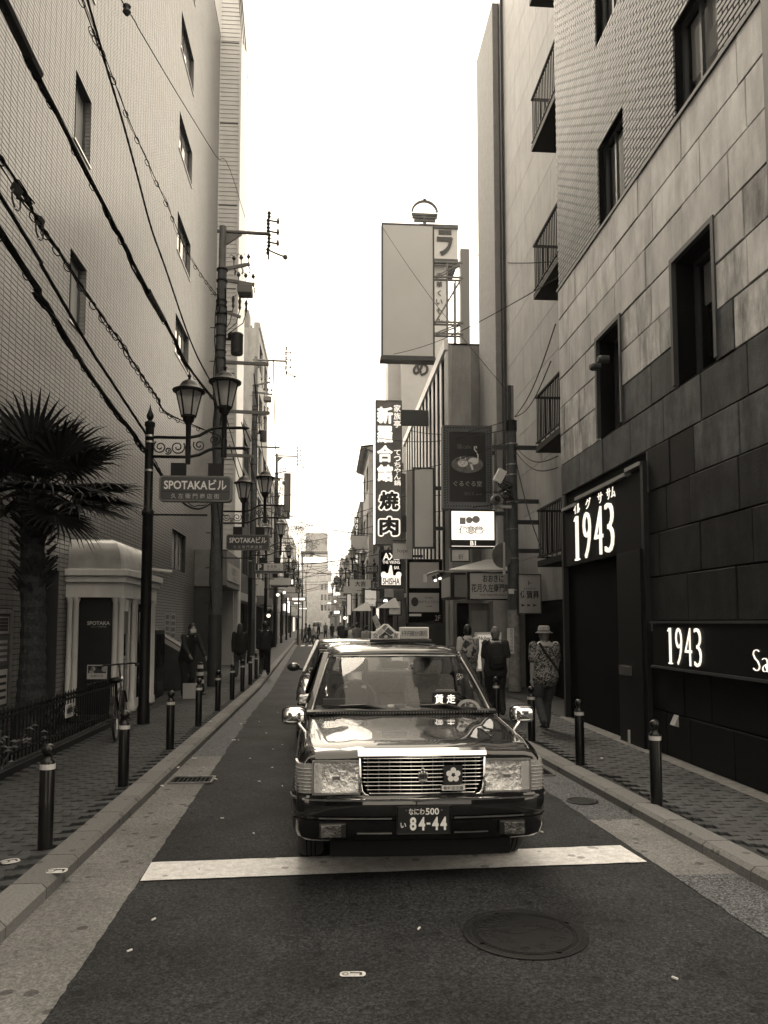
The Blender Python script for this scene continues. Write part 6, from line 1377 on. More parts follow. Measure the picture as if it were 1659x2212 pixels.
LE = MB().box(.27, .48, 1.55, 1.6, .99, 1.115).build('fare_display', m_trim, TX); letters(LE, '賃 走', (.375, 1.545, 1.06), .175, .075, mat('display_glow', .8, .4, emit=1.0), SOUTH, off=.004, keep=False)
MB().box(.3, .46, 1.56, 1.59, 1.117, 1.135).build('display_top', m_mid, LE)
MB().box(-.65, -.45, 1.6, 1.65, .985, 1.06).build('meter', m_trim, TX); MB().box(-.1, .1, 1.62, 1.7, .986, 1.0).build('paper_box', m_facelight, TX); MB().lathe((.0, 1.62, .99), [(.05, 0), (.05, .02), (.03, .02)], 14).build('drink_lid', m_dark, TX)
MB().box(-.12, .12, 2.05, 2.09, 1.29, 1.35).build('inside_mirror', m_trim, TX, bevel=.01); MB().box(-.04, .06, 2.0, 2.004, 1.36, 1.39).build('inspection_sticker', m_facelight, TX)
b = MB(); rs = [[(.56 + r * .1 * cos(a) , 1.46 + .0 * r + .1 * r * max(0, sin(a)) * .6 - .012, .985 + r * .075 * sin(a)) for r in (.72, 1)] for a in [pi * k / 14 for k in range(15)]]; b.rings(rs, False, False, closed=False); b.build('round_sticker', m_mid, TX)
letters(TX, '優良', (.56, 1.452, 1.012), .1, .035, m_pale, SOUTH, off=.02)
b = MB()
for s in (-1, 1): b.box(min(.55 * s, .8 * s), max(.55 * s, .8 * s), 4.68, 4.7, .62, .8)
b.build('tail_lamp', m_amber, TX); MB().rings(sweep_front([(x, 4.72 - y) for x, y in reversed(path)], [(-.1, .25), (0, .3), (0, .58), (-.1, .62)])).build('rear_bumper', m_car, TX)
index_children()
# ---- dark sedan queued behind
SD = thing('sedan_car', 'dark sedan with sky brightness painted on its roof queued right behind the taxi', 'car', (.42, 10.25, 0)); ORI[SD.name] = V((0, 0, 0))
zt2 = [(0, .6), (.1, .7), (.19, .76), (.5, .86), (.9, .93), (1.36, .98), (1.5, .98), (3.9, 1.0), (4.3, 1.0), (4.6, .95), (4.7, .85)]
ze2 = [(0, .58), (.1, .66), (.19, .72), (.5, .82), (.9, .88), (1.36, .92), (1.5, .93), (3.9, .96), (4.6, .92), (4.7, .84)]
m_car2 = mat('dark_sedan_paint', .015, .2, spec=.4, coat=1, cior=1.6)
car_shell(SD, .87, 4.7, zt2, ze2, (.9, 3.6), .32, lambda y: .35 + .1 * y, m_car2)
for x in (-.75, .75):
    for y in (.9, 3.6): tyre(SD, x, y, .32, .2)
greenhouse(SD, dict(A0=(.76, 1.35, .975), A1=(.56, 2.1, 1.39), R=(.58, 2.7, 1.43), C1=(.55, 3.4, 1.39), C0=(.72, 3.95, .98), belt=(.80, 2, .95), B=2.45, trim=m_trim,
    roof=[(2.02, .52, 1.39, 1.37), (2.12, .55, 1.415, 1.39), (2.4, .57, 1.435, 1.405), (2.8, .575, 1.44, 1.41), (3.2, .56, 1.425, 1.395), (3.45, .53, 1.39, 1.37)], rear=(.68, 4.0, .99, .52, 3.45, 1.37)), mat('sky_sheen_roof_paint', .3, .2, metal=.5, coat=1), m_ws)  # sky reflection on the dark roof put into a silver colour
for s in (-1, 1):
    st_ = MB().bar((.8 * s, 1.75, .98), (.9 * s, 1.72, 1.0), .06, .03).build('mirror_stalk', m_car2, SD)
    rs = [[(.95 * s + .1 * sc * cos(a), y_, 1.02 + .065 * sc * sin(a)) for a in [2 * pi * k2 / 16 for k2 in range(16)]] for y_, sc in ((1.64, .4), (1.66, .8), (1.7, 1.0), (1.78, 1.0), (1.8, .9))]; MB().rings(rs).build('door_mirror', m_car2, SD, smooth=True)
    MB().box(min(.5 * s, .8 * s), max(.5 * s, .8 * s), .08, .2, .62, .74).build('headlamp', m_lens, SD, bevel=.02)
b = MB(); b.rings(sweep_front(path, [(-.1, .22), (0, .26), (.01, .5), (-.03, .6), (-.12, .62)])); b.build('front_bumper', m_car2, SD, smooth=True, angle=40)
MB().box(-.35, .35, .02, .06, .5, .58).build('grille', m_trim, SD); MB().box(-.165, .165, .0, .012, .35, .515).build('number_plate', m_facelight, SD)
MB().box(-.7, .7, 1.6, 1.9, .96, 1.0).build('dashboard', m_trim, SD)
for x in (-.36, .36): MB().box(x - .22, x + .22, 2.4, 2.52, .97, 1.3).build('seat', m_seat, SD, bevel=.05)
# ---------------------------------------------------------------- people
def limb(b, pts, n=12):
    """pts: (center, rx, ry) ellipse rings about the limb's axis (ry along y), rounded ends"""
    P = [V(p[0]) for p in pts]; rs = []
    def ring(c, t, rx, ry):
        t = t.normalized(); u = V((1, 0, 0)) - t * t.x
        u = u.normalized() if u.length > .2 else (V((0, 1, 0)) - t * t.y).normalized()
        w = t.cross(u); return [c + u * (rx * cos(2 * pi * j / n)) + w * (ry * sin(2 * pi * j / n)) for j in range(n)]
    t0 = P[1] - P[0]; t1 = P[-1] - P[-2]
    for k in (3, 2, 1): a = pi / 2 * k / 3.3; rs.append(ring(P[0] - t0.normalized() * min(pts[0][1], pts[0][2]) * sin(a), t0, pts[0][1] * cos(a), pts[0][2] * cos(a)))
    for i, p in enumerate(P): rs.append(ring(p, P[min(i + 1, len(P) - 1)] - P[max(i - 1, 0)], pts[i][1], pts[i][2]))
    for k in (1, 2, 3): a = pi / 2 * k / 3.3; rs.append(ring(P[-1] + t1.normalized() * min(pts[-1][1], pts[-1][2]) * sin(a), t1, pts[-1][1] * cos(a), pts[-1][2] * cos(a)))
    b.rings(rs)
def fuse(b, name, m, parent, vox=.014, it=2):
    me = bpy.data.meshes.new('raw'); me.from_pydata([tuple(v) for v in b.v], [], b.f); o = bpy.data.objects.new('raw', me); _tmp.collection.objects.link(o)
    r = o.modifiers.new('r', 'REMESH'); r.mode = 'VOXEL'; r.voxel_size = vox
    s = o.modifiers.new('s', 'SMOOTH'); s.factor = .5; s.iterations = it
    vl = _tmp.view_layers[0]; vl.update(); out = bpy.data.meshes.new_from_object(o.evaluated_get(vl.depsgraph)); out.name = name
    bpy.data.objects.remove(o); bpy.data.meshes.remove(me)
    out.materials.clear(); out.materials.append(m); out.polygons.foreach_set('use_smooth', [True] * len(out.polygons))
    off = ORI.get(parent.name, V((0, 0, 0))); q = bpy.data.objects.new(name, out); COL.objects.link(q); q.parent = parent; ORI[q.name] = off
    return q
m_skin = mat('skin', .3, .5, ns=12, na=.08); m_hairb = mat('black_hair', .012, .5, ns=60, na=.3); m_hairg = mat('grey_hair', .13, .6, ns=60, na=.3)
m_cb = mat('black_cloth', .012, .85, ns=30, na=.3, bump=.5, bs=14, bd=.02); m_cd = mat('dark_denim', .05, .85, ns=40, na=.3, bump=.6, bs=12, bd=.02); m_cp = mat('pale_cloth', .42, .85, ns=20, na=.12, bump=.5, bs=12, bd=.02); m_cg = mat('grey_cloth', .14, .85, ns=30, na=.2, bump=.5, bs=12, bd=.02)
m_straw = mat('straw_hat', .2, .8, ns=60, na=.2); m_shoe = mat('shoe_leather', .015, .5); m_mask = mat('face_mask', .62, .8, ns=30, na=.06)
def m_pattern(name, a, c, sc):
    m = mat(name, .2, .85); t = m.node_tree; N, L = t.nodes, t.links; g = N.new('ShaderNodeNewGeometry'); v = N.new('ShaderNodeTexVoronoi'); v.inputs['Scale'].default_value = sc; v.inputs['Randomness'].default_value = 1
    L.new(g.outputs['Position'], v.inputs['Vector']); n = N.new('ShaderNodeTexNoise'); n.inputs['Scale'].default_value = sc * 1.6; n.inputs['Detail'].default_value = 2; L.new(g.outputs['Position'], n.inputs['Vector'])
    ad = N.new('ShaderNodeMath'); ad.operation = 'MULTIPLY'; bw_ = N.new('ShaderNodeRGBToBW'); L.new(v.outputs['Color'], bw_.inputs[0]); L.new(bw_.outputs[0], ad.inputs[0]); L.new(n.outputs['Fac'], ad.inputs[1])
    r = N.new('ShaderNodeMapRange'); L.new(ad.outputs[0], r.inputs[0]); r.inputs[1].default_value = .22; r.inputs[2].default_value = .3; r.inputs[3].default_value = a; r.inputs[4].default_value = c
    L.new(r.outputs[0], N['Principled BSDF'].inputs['Base Color']); return m
m_aloha = m_pattern('patterned_shirt_cloth', .015, .24, 55); m_camo = m_pattern('camouflage_cloth', .03, .3, 14)
def person(label, loc, rz, h=1.65, top=None, bottom=None, hair=None, stride=.22, arms=(-.22, .28), elbows=(.25, .3), sleeves='short', lean=0, longhair=False, hat=None, mask=False, group=None, build=1.0, vox=.014, head=(0, 0), twist=0, face=True, trousers=True):
    """faces +Y before turning; z up; stride = foot spread in metres"""
    top, bottom, hair = top or m_cb, bottom or m_cb, hair or m_hairb
    t = thing('person', label, 'person', loc, group); t.rotation_euler = (0, 0, rz); ORI[t.name] = V((0, 0, 0)); s = h / 1.7; B = build
    def S_(x, y, z): return V((x * s, (y + lean * max(0, z - .9)) * s, (z - .12 * lean * lean * max(0, z - .9)) * s))
    hipz = .9 - abs(stride) * .12
    hips = {k: S_(k * .09 * B, 0, hipz - .02) for k in (-1, 1)}
    foot = {k: V((k * .095 * s, k * stride * s, (.085 + (.06 if k * stride < 0 and abs(stride) > .1 else 0)) * s)) for k in (-1, 1)}
    knee = {k: (hips[k] + foot[k]) / 2 + V((0, (.06 + .1 * (1 if k * stride < -.05 else 0)) * s, 0)) for k in (-1, 1)}
    sh = {k: S_(k * (.172 + .11 * (B - 1)), twist * k * .05, 1.375) for k in (-1, 1)}
    el, wr = {}, {}
    for i, k in enumerate((-1, 1)):
        a = arms[i]; el[k] = sh[k] + V((k * .035, .29 * sin(a), -.285 * cos(a))) * s; e = a + elbows[i]; wr[k] = el[k] + V((k * .0, .25 * sin(e), -.245 * cos(e))) * s
    neck, hd = S_(0, .0, 1.43), S_(head[0] * .1, .03 + head[1] * .1, 1.54)
    # body
    b = MB()
    limb(b, [(S_(0, 0, .86), .135 * s * B, .1 * s * B), (S_(0, .005, 1.02), .125 * s * B, .095 * s * B), (S_(0, 0, 1.22), .145 * s * B, .1 * s * B), (S_(0, 0, 1.36), .135 * s * B, .085 * s * B)])
    limb(b, [(S_(0, -.005, 1.38), .06 * s, .06 * s), (neck, .054 * s, .056 * s), (hd - V((0, 0, .05 * s)), .055 * s, .06 * s)])
    limb(b, [(hd - V((0, -.012, .05)) * s, .058 * s, .07 * s), (hd, .072 * s, .088 * s), (hd + V((0, -.01, .05)) * s, .07 * s, .085 * s)])
    if face:
        limb(b, [(hd + V((0, .085, .02)) * s, .008 * s, .01 * s), (hd + V((0, .1, -.015)) * s, .013 * s, .012 * s)], 6)
        for k in (-1, 1): limb(b, [(hd + V((k * .075, -.01, .015)) * s, .01 * s, .02 * s), (hd + V((k * .077, -.005, -.03)) * s, .009 * s, .014 * s)], 6)
    for k in (-1, 1):
        limb(b, [(hips[k], .085 * s * B, .09 * s * B), (hips[k].lerp(knee[k], .5), .07 * s * B, .075 * s * B), (knee[k], .052 * s, .055 * s), (knee[k].lerp(foot[k], .35), .05 * s, .055 * s), (foot[k] + V((0, 0, .02)), .034 * s, .04 * s)])
        limb(b, [(sh[k], .052 * s * B, .052 * s * B), (el[k], .04 * s, .04 * s), (el[k].lerp(wr[k], .35), .038 * s, .038 * s), (wr[k], .027 * s, .025 * s)])
        d = (wr[k] - el[k]).normalized(); hs = V((0, 1, 0)) - d * d.y; hs.normalize(); pm = wr[k] + d * .055 * s
        limb(b, [(wr[k], .024 * s, .02 * s), (pm, .022 * s, .036 * s), (wr[k] + d * .085 * s, .018 * s, .036 * s)], 8)
        for j, (o, L) in enumerate(((-.027, .062), (-.009, .075), (.009, .07), (.027, .055))):
            f0 = wr[k] + d * .085 * s + hs * o * s; f1 = f0 + (d - V((k, 0, 0)) * .25).normalized() * L * .55 * s; f2 = f1 + (d - V((k, 0, 0)) * .7).normalized() * L * .5 * s
            limb(b, [(f0, .0095 * s, .0095 * s), (f1, .009 * s, .009 * s), (f2, .0075 * s, .0075 * s)], 6)
        f0 = wr[k] + d * .03 * s + hs * .03 * s; limb(b, [(f0, .012 * s, .012 * s), (f0 + (d * .6 + hs * .7) * .035 * s, .011 * s, .011 * s), (f0 + (d * .9 + hs * .6) * .062 * s, .009 * s, .009 * s)], 6)
    fuse(b, 'body', m_skin, t, vox * .8)
    # clothes
    c = MB(); e = .016 * s
    limb(c, [(S_(0, 0, .86), .188 * s * B + e, .14 * s * B + e), (S_(0, .005, 1.0), .172 * s * B + e, .125 * s * B + e), (S_(0, 0, 1.22), .165 * s * B + e, .115 * s * B + e), (S_(0, 0, 1.34), .15 * s * B + e, .09 * s * B + e), (S_(0, 0, 1.4), .085 * s + e, .062 * s + e)])
    for k in (-1, 1):
        if sleeves == 'short': limb(c, [(sh[k], .052 * s * B + e * .6, .056 * s * B + e * .6), (sh[k].lerp(el[k], .8), .044 * s * B + e, .05 * s * B + e)])
        else: limb(c, [(sh[k], .05 * s * B + e * .6, .054 * s * B + e * .6), (el[k], .043 * s + e * .7, .046 * s + e * .7), (wr[k], .034 * s + e * .5, .034 * s + e * .5)])
    fuse(c, 'shirt', top, t, vox)
    c = MB()
    limb(c, [(S_(0, 0, .8), .135 * s * B + e * .6, .105 * s * B + e * .6), (S_(0, 0, .97), .13 * s * B + e * .6, .1 * s * B + e * .6)])
    for k in (-1, 1): limb(c, [(hips[k], .078 * s * B + e, .084 * s * B + e), (hips[k].lerp(knee[k], .5), .076 * s * B + e, .08 * s * B + e), (knee[k], .064 * s + e * .8, .067 * s + e * .8), (knee[k].lerp(foot[k], .9), .056 * s + e * .8, .06 * s + e * .8)])
    if trousers: fuse(c, 'trousers', bottom, t, vox)
    for k in (-1, 1):
        c = MB(); f = foot[k]; limb(c, [(f + V((0, -.05, -.03)) * s, .04 * s, .035 * s), (f + V((0, .03, -.035)) * s, .045 * s, .036 * s), (f + V((0, .13, -.055)) * s, .042 * s, .024 * s)]); limb(c, [(f + V((0, -.03, -.02)) * s, .04 * s, .045 * s), (f + V((0, -.03, .03)) * s, .04 * s, .045 * s)])
        fuse(c, 'shoe', m_shoe, t, vox * .8)
    c = MB(); hh = hd + V((0, -.018, .022)) * s
    if hat != 'cap' and hair is not None:
        limb(c, [(hh - V((0, .014, .06)) * s, .076 * s, .07 * s), (hh - V((0, .008, .02)) * s, .086 * s, .088 * s), (hh + V((0, .004, .03)) * s, .09 * s, .097 * s), (hh + V((0, .006, .055)) * s, .072 * s, .082 * s)])
        if longhair: limb(c, [(hh + V((0, -.02, .0)) * s, .088 * s, .08 * s), (hh + V((0, -.06, -.16)) * s, .1 * s, .06 * s), (hh + V((0, -.06, -.34)) * s, .11 * s, .045 * s)])
        fuse(c, 'hair', hair, t, vox * .8)
    if hat == 'brim':
        MB().lathe(hh + V((0, 0, .05 * s)), [(.09 * s, -.03 * s), (.138 * s, -.04 * s), (.14 * s, -.03 * s), (.1 * s, -.01 * s), (.094 * s, .06 * s), (.07 * s, .085 * s), (.01, .08 * s)], 22).build('hat', m_straw, t, smooth=True)
        MB().lathe(hh + V((0, 0, .04 * s)), [(.103 * s, 0), (.1 * s, .025 * s)], 22).build('hat_band', m_cg, t, smooth=True)
    if hat == 'cap':
        c = MB(); limb(c, [(hh + V((0, .005, -.01)) * s, .085 * s, .095 * s), (hh + V((0, .005, .045)) * s, .08 * s, .088 * s), (hh + V((0, .0, .065)) * s, .06 * s, .065 * s)]); c.prism([hh + V((-.07, .08, .0)) * s, hh + V((.07, .08, .0)) * s, hh + V((.05, .16, -.015)) * s, hh + V((-.05, .16, -.015)) * s], V((0, 0, .018)) * s)
        fuse(c, 'cap', m_cb, t, vox * .8)
    if mask:
        rows = []
        for i in range(5): z = -.075 + .02 * i; rows.append([hd + V((.068 * sin(a), .018 + .088 * cos(a) + .012, z)) * s for a in [radians(-80 + 20 * k) for k in range(9)]])
        MB().grid(rows).build('face_mask', m_mask, t, smooth=True)
    for k in (-1, 1):
        if face and not mask: MB().ball(hd + V((k * .03, .078, .012)) * s, .009 * s, n=8, m=5).build('eye', m_ink, t)
    if face and not mask: MB().box(-.022 * s + hd.x, .022 * s + hd.x, hd.y + .078 * s, hd.y + .083 * s, hd.z - .05 * s, hd.z - .044 * s).build('mouth', m_hairb, t)
    return t, s, S_, sh, wr
def backpack(t, s, S_, m, w=.15, strap=True):
    c = MB(); limb(c, [(S_(0, -.17, .98), w * s, .085 * s), (S_(0, -.185, 1.15), w * 1.05 * s, .1 * s), (S_(0, -.17, 1.33), w * .85 * s, .075 * s)]); return fuse(c, 'backpack_body', m, t)
def bag_thing(label, t, S_, s, m, w=.15):
    p = thing('backpack', label, 'backpack', t.location); p.rotation_euler = t.rotation_euler; ORI[p.name] = V((0, 0, 0)); backpack(p, s, S_, m, w)
    q = MB()
    for k in (-1, 1): q.tube([S_(k * .1, -.1, 1.36), S_(k * .12, .0, 1.43), S_(k * .12, .115, 1.33), S_(k * .13, .1, 1.1), S_(k * .15, -.08, 1.0)], .018 * s, 6)
    q.build('strap', m, p); c = MB(); limb(c, [(S_(0, -.265, 1.02), w * .7 * s, .03 * s), (S_(0, -.275, 1.12), w * .7 * s, .03 * s)]); fuse(c, 'pocket', m, p); return p
# right pavement, seen from behind
p = at(1179, 1590, 11.3)
t, s, S_, sh, wr = person('older person in a brimmed hat and loud patterned shirt walking away on the right', (p.x, 11.3, .1), .12, 1.56, m_aloha, m_cd, m_hairg, stride=.2, arms=(-.12, .12), hat='brim', build=1.18)
q = MB(); q.tube([S_(-.14, -.125, 1.42), S_(0, -.16, 1.2), S_(.17, -.125, .98)], .018, 6); q.build('bag_strap', m_cb, t)
p = at(1072, 1560, 12.9)
t, s, S_, sh, wr = person('grey haired man in black walking away beside the taxi, wearing a black backpack', (p.x, 12.9, .1), -.08, 1.55, m_cb, m_cb, m_hairg, stride=-.18, arms=(.1, -.15), build=1.12)
bag_thing('black backpack worn by the grey haired man in black', t, S_, s, m_cb, .16)
p = at(1012, 1560, 14.6)
t, s, S_, sh, wr = person('dark haired walker in a pale top with a camouflage backpack by the taxi roof', (p.x, 14.6, .1), .05, 1.58, m_cp, m_cd, m_hairb, stride=.2)
bag_thing('camouflage backpack on the walker in the pale top', t, S_, s, m_camo, .17)
# left pavement
p = at(402, 1480, 16.9); person('masked man in black bending over by the vending machine on the left', (p.x, 16.9, .1), -2.5, 1.62, m_cb, m_cb, m_hairb, stride=.08, lean=.35, arms=(.5, .6), mask=True, sleeves='long')
p = at(517, 1478, 22.2); t, s, S_, sh, wr = person('long haired woman in dark clothes walking away on the left pavement', (p.x, 22.2, .1), .1, 1.6, m_cb, m_cd, m_hairb, stride=.16, longhair=True, sleeves='long')
bw_ = thing('carrier_bag', 'small white carrier bag held by the long haired woman', 'bag', (p.x + .24, 22.2, .5)); c = MB(); limb(c, [((p.x + .25, 22.2, .52), .09, .05), ((p.x + .25, 22.2, .68), .07, .03)]); fuse(c, 'bag_body', m_cp, bw_)
p = at(571, 1470, 23.5); person('man in black walking away left of the kerb beyond the bollards', (p.x, 23.5, .1), 0, 1.66, m_cb, m_cb, m_hairb, stride=.2, sleeves='long')
# crossing group and crowd ahead
crowd = [(668, 62, -1.2, m_cb, m_cd, .3, 'person in black striding over the crossing far down the street'), (677, 60, -1.4, m_cp, m_cd, .32, 'tall person in a pale top on the far crossing'), (688, 63, 1.2, m_cb, m_cb, .2, 'person in black with a bag on the far crossing'), (661, 64, 1.4, m_cg, m_cd, .25, 'person in grey at the left of the far crossing'),
         (741, 38, 0, m_cb, m_cd, .2, 'person in black walking away just above the sedan roof'), (762, 37, .1, m_cp, m_cg, .18, 'person in a pale shirt walking away past the sedan'), (771, 36, 0, m_cg, m_cp, .2, 'person in a grey top beside the pale shirted walker'), (792, 31, 0, m_cp, m_cd, .15, 'capped person in a pale jacket walking away behind the taxi sign'), (735, 52, 3, m_cb, m_cb, .2, 'person in dark clothes coming along the right pavement far off'), (752, 47, 3.1, m_cg, m_cb, .2, 'person in grey facing the camera on the right pavement far off'), (717, 75, 0, m_cb, m_cb, .2, 'tiny dark walker in the middle of the far street'), (703, 85, 3, m_cg, m_cb, .2, 'tiny grey walker near the end of the street')]
for px, Y, rz, a, c, st_, lab in crowd:
    x = at(px, 1380, Y).x; person(lab, (x, Y, .0 if px < 730 else .02), rz, random.uniform(1.58, 1.74), a, c, m_hairb, stride=st_, vox=.03, hat='cap' if px == 792 else None, face=False)
# taxi driver, seated: only what shows above the sill
t, s, S_, sh, wr = person('taxi driver in a dark cap and pale face mask behind the windscreen', (.61 - .36, 4.93 + 2.36, -.26), pi, 1.66, m_cb, m_cb, m_hairb, stride=0, arms=(.7, .7), elbows=(.5, .5), hat='cap', mask=True, sleeves='long', trousers=False, face=True)
# ---------------------------------------------------------------- the far street: buildings, shop fronts, signs
m_b = [mat('far_wall_' + n, c, .7, ns=1, na=.15, streak=.3) for n, c in (('dark', .05), ('grey', .13), ('mid', .22), ('pale', .36), ('white', .5))]  # pale and white also carry the haze fade of the farthest houses
m_litwin = mat('lit_shop_window', .7, .5, emit=.5)
def block(label, side, y0, y1, h, inset, m, rows=4, name='shop_building', wcols=2, roofbits=True, seed=0, x=None, depth=9, wm=None, shopm=None):
    """a street building: side -1 left, +1 right; its street face is X = edge"""
    rg = random.Random(seed * 7 + 3); ym = (y0 + y1) / 2
    X = x if x is not None else ((XL - .05 + inset) if side < 0 else (4.05 - inset)) + bend(ym) * (.8 if side < 0 else 1.0)
    t = thing(name, label, 'building', (X, ym, 0)); xo = X + side * depth
    ops = []; fh = (h - 3.6) / max(rows, 1)
    for r in range(rows):
        for c in range(wcols):
            u0 = y0 + (y1 - y0) * (c + .18) / wcols; u1 = y0 + (y1 - y0) * (c + .82) / wcols; ops.append((u0, u1, 3.6 + fh * (r + .25), 3.6 + fh * (r + .8)))
    shop = (y0 + .4, y1 - .4, .1, 2.7); b = MB(); wallgrid(b, 'x', X, y0, y1, 0, h, ops + [shop], side * .2)
    b.quad((X, y0, 0), (xo, y0, 0), (xo, y0, h), (X, y0, h)); b.quad((X, y1, 0), (xo, y1, 0), (xo, y1, h), (X, y1, h)); b.quad((X, y0, h), (X, y1, h), (xo, y1, h), (xo, y0, h)); b.quad((xo, y0, 0), (xo, y1, 0), (xo, y1, h), (xo, y0, h))
    b.build('wall', m, t)
    for o in ops:
        w = MB(); lo, hi = sorted((X + side * .12, X + side * .17)); w.box(lo, hi, o[0], o[1], o[2], o[2] + .06); w.box(lo, hi, o[0], o[1], o[3] - .06, o[3]); w.box(lo, hi, o[0], o[0] + .06, o[2] + .06, o[3] - .06); w.box(lo, hi, o[1] - .06, o[1], o[2] + .06, o[3] - .06); w.box(lo, hi, (o[0] + o[1]) / 2 - .03, (o[0] + o[1]) / 2 + .03, o[2] + .06, o[3] - .06)
        w = w.build('window', m_frame, t); MB().quad((X + side * .15, o[0], o[2]), (X + side * .15, o[1], o[2]), (X + side * .15, o[1], o[3]), (X + side * .15, o[0], o[3])).build('pane', wm or m_glass, w)
    MB().quad((X + side * .19, shop[0], shop[2]), (X + side * .19, shop[1], shop[2]), (X + side * .19, shop[1], shop[3]), (X + side * .19, shop[0], shop[3])).build('shop_window', m_void if rg.random() < .65 else m_litwin, t)
    lo, hi = sorted((X - side * .5, X - side * .005)); MB().box(lo, hi, y0 + .3, y1 - .3, 2.75, 2.95 + rg.uniform(0, .4)).build('shop_canopy', rg.choice([m_dark, m_mid, m_pale]), t)
    lo, hi = sorted((X - side * .06, X + side * .3)); MB().box(lo, hi, y0, y1, h, h + .35).build('parapet', m, t)
    if roofbits:
        for k in range(2): yy = rg.uniform(y0 + .5, y1 - 1.5); lo, hi = sorted((X + side * .8, X + side * 2.4)); MB().box(lo, hi, yy, yy + 1.2, h, h + rg.uniform(.8, 2.2)).build('roof_unit', m_b[2], t)
    return t
block('dark brick house just beyond the slat clad building end', -1, 36.1, 44.5, 12.2, .3, m_b[0], 3, seed=1)
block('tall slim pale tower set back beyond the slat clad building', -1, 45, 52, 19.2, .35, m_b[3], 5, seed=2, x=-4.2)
LSEQ = [(52.5, 60, 13.3, .2, 1, 'grey brick house with roof tanks on the left mid street'), (60.5, 69, 13.8, .4, 2, 'mid grey house with bright window bands on the left mid street'), (69.5, 80, 14.6, .3, 0, 'dark corner house before the far crossing on the left'), (84, 95, 13.5, .5, 4, 'haze-painted pale house just past the far crossing on the left'), (96, 110, 15, .3, 3, 'haze-painted grey house on the far left'), (111, 128, 14, .5, 4, 'haze-painted pale house farther along on the left'), (129, 150, 16, .4, 4, 'haze-painted faint grey house near the end on the left'), (151, 185, 15, .3, 4, 'haze-painted faintest house at the end on the left')]
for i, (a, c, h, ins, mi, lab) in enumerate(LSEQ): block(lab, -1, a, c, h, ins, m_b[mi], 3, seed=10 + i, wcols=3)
RSEQ = [(40.2, 47, 9.6, .1, 1, 'grey low house after the finned building on the right'), (47.5, 54, 8.2, .2, 0, 'dark low house before the plaster gabled one on the right'), (64, 72, 11.5, .3, 2, 'grey hotel front with vertical HOTEL sign on the right'), (72.5, 82, 10.5, .4, 3, 'pale house past the hotel on the right'), (84, 96, 9, .3, 3, 'haze-painted grey house past the far crossing on the right'), (97, 115, 9.5, .5, 4, 'haze-painted mid grey house on the far right'), (116, 140, 8.5, .4, 4, 'haze-painted pale house near the end on the right'), (141, 185, 9, .3, 4, 'haze-painted faintest house at the end on the right')]
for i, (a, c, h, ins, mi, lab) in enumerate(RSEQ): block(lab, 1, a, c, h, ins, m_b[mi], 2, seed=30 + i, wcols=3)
# plaster building with a curled chinese roof
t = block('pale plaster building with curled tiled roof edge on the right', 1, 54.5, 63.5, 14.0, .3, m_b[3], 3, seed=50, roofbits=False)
X = 3.75 + bend(59); b = MB()
for yy in (54.3, 63.7): b.prism([(X - .6, yy, 14.35), (X - .35, yy, 14.2), (X + .5, yy, 14.5), (X + 1.5, yy, 15.6), (X + 1.6, yy, 16.1), (X + 1.9, yy, 15.7), (X + 3, yy, 15.9), (X + 3, yy, 14.3), (X + .2, yy, 14.0)], (0, .4, 0))
b.prism([(X - .6, 54.7, 14.35), (X - .35, 54.7, 14.2), (X + .5, 54.7, 14.5), (X + 1.7, 54.7, 15.7), (X + 3, 54.7, 15.7), (X + 3, 54.7, 14.3), (X + .2, 54.7, 14.05)], (0, 9, 0))
b.build('curled_roof', m_b[2], t)
sign('hotel_sign', 'tall dark vertical HOTEL sign far down the right side', 'sign', 765, 1116, 776, 1255, 63.4, .4, m_brown, m_dark, fw=.05, texts=[(ch, .25, .03 + k * .09, .75, .1 + k * .09, m_lit, .02) for k, ch in enumerate('HOTEL')] + [(ch, .25, .52 + k * .075, .75, .575 + k * .075, m_lit, .02) for k, ch in enumerate('御堂筋')])
# unseen dark buildings added behind the camera to darken the taxi's reflections
block('unseen dark building added behind the camera to darken reflections', -1, -40, -8, 15, 0, m_b[0], 4, seed=91, wcols=6, x=-4.6, roofbits=False)
block('second unseen dark building added behind the camera to darken reflections', 1, -40, -8, 13, 0, m_b[0], 3, seed=92, wcols=6, x=4.8, roofbits=False)
# building closing the street
t = thing('end_building', 'haze-painted pale office block closing off the end of the street', 'building', (-4, 196, 0))
a, c = at(640, 1340, 195), at(716, 1292, 195); b = MB(); wops = []
A = at(693, 1340, 195).x; C2 = at(713, 1340, 195).x
for r in range(3):
    z1 = at(700, 1262 + r * 34 * .65, 195).z; wops += [(A + k * .85 + .0, A + k * .85 + .6, z1 - 1.5, z1) for k in range(3)]
wallgrid(b, 'y', 195, a.x - 6, c.x, 0, at(700, 1232, 195).z, wops, .4); b.build('wall', m_b[4], t)  # distance haze put into the wall colour
for o in wops: MB().quad((o[0], 195.3, o[2]), (o[1], 195.3, o[2]), (o[1], 195.3, o[3]), (o[0], 195.3, o[3])).build('window', m_glass, t)
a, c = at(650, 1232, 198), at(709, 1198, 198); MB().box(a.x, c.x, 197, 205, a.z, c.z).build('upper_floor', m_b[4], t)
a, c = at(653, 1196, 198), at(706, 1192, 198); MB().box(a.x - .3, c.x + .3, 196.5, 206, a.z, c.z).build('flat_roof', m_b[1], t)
a, c = at(655, 1214, 196), at(704, 1204, 196); MB().box(a.x, c.x, 196.6, 196.9, a.z, c.z).build('lit_band', mat('lit_band', .9, .4, emit=1.2), t)
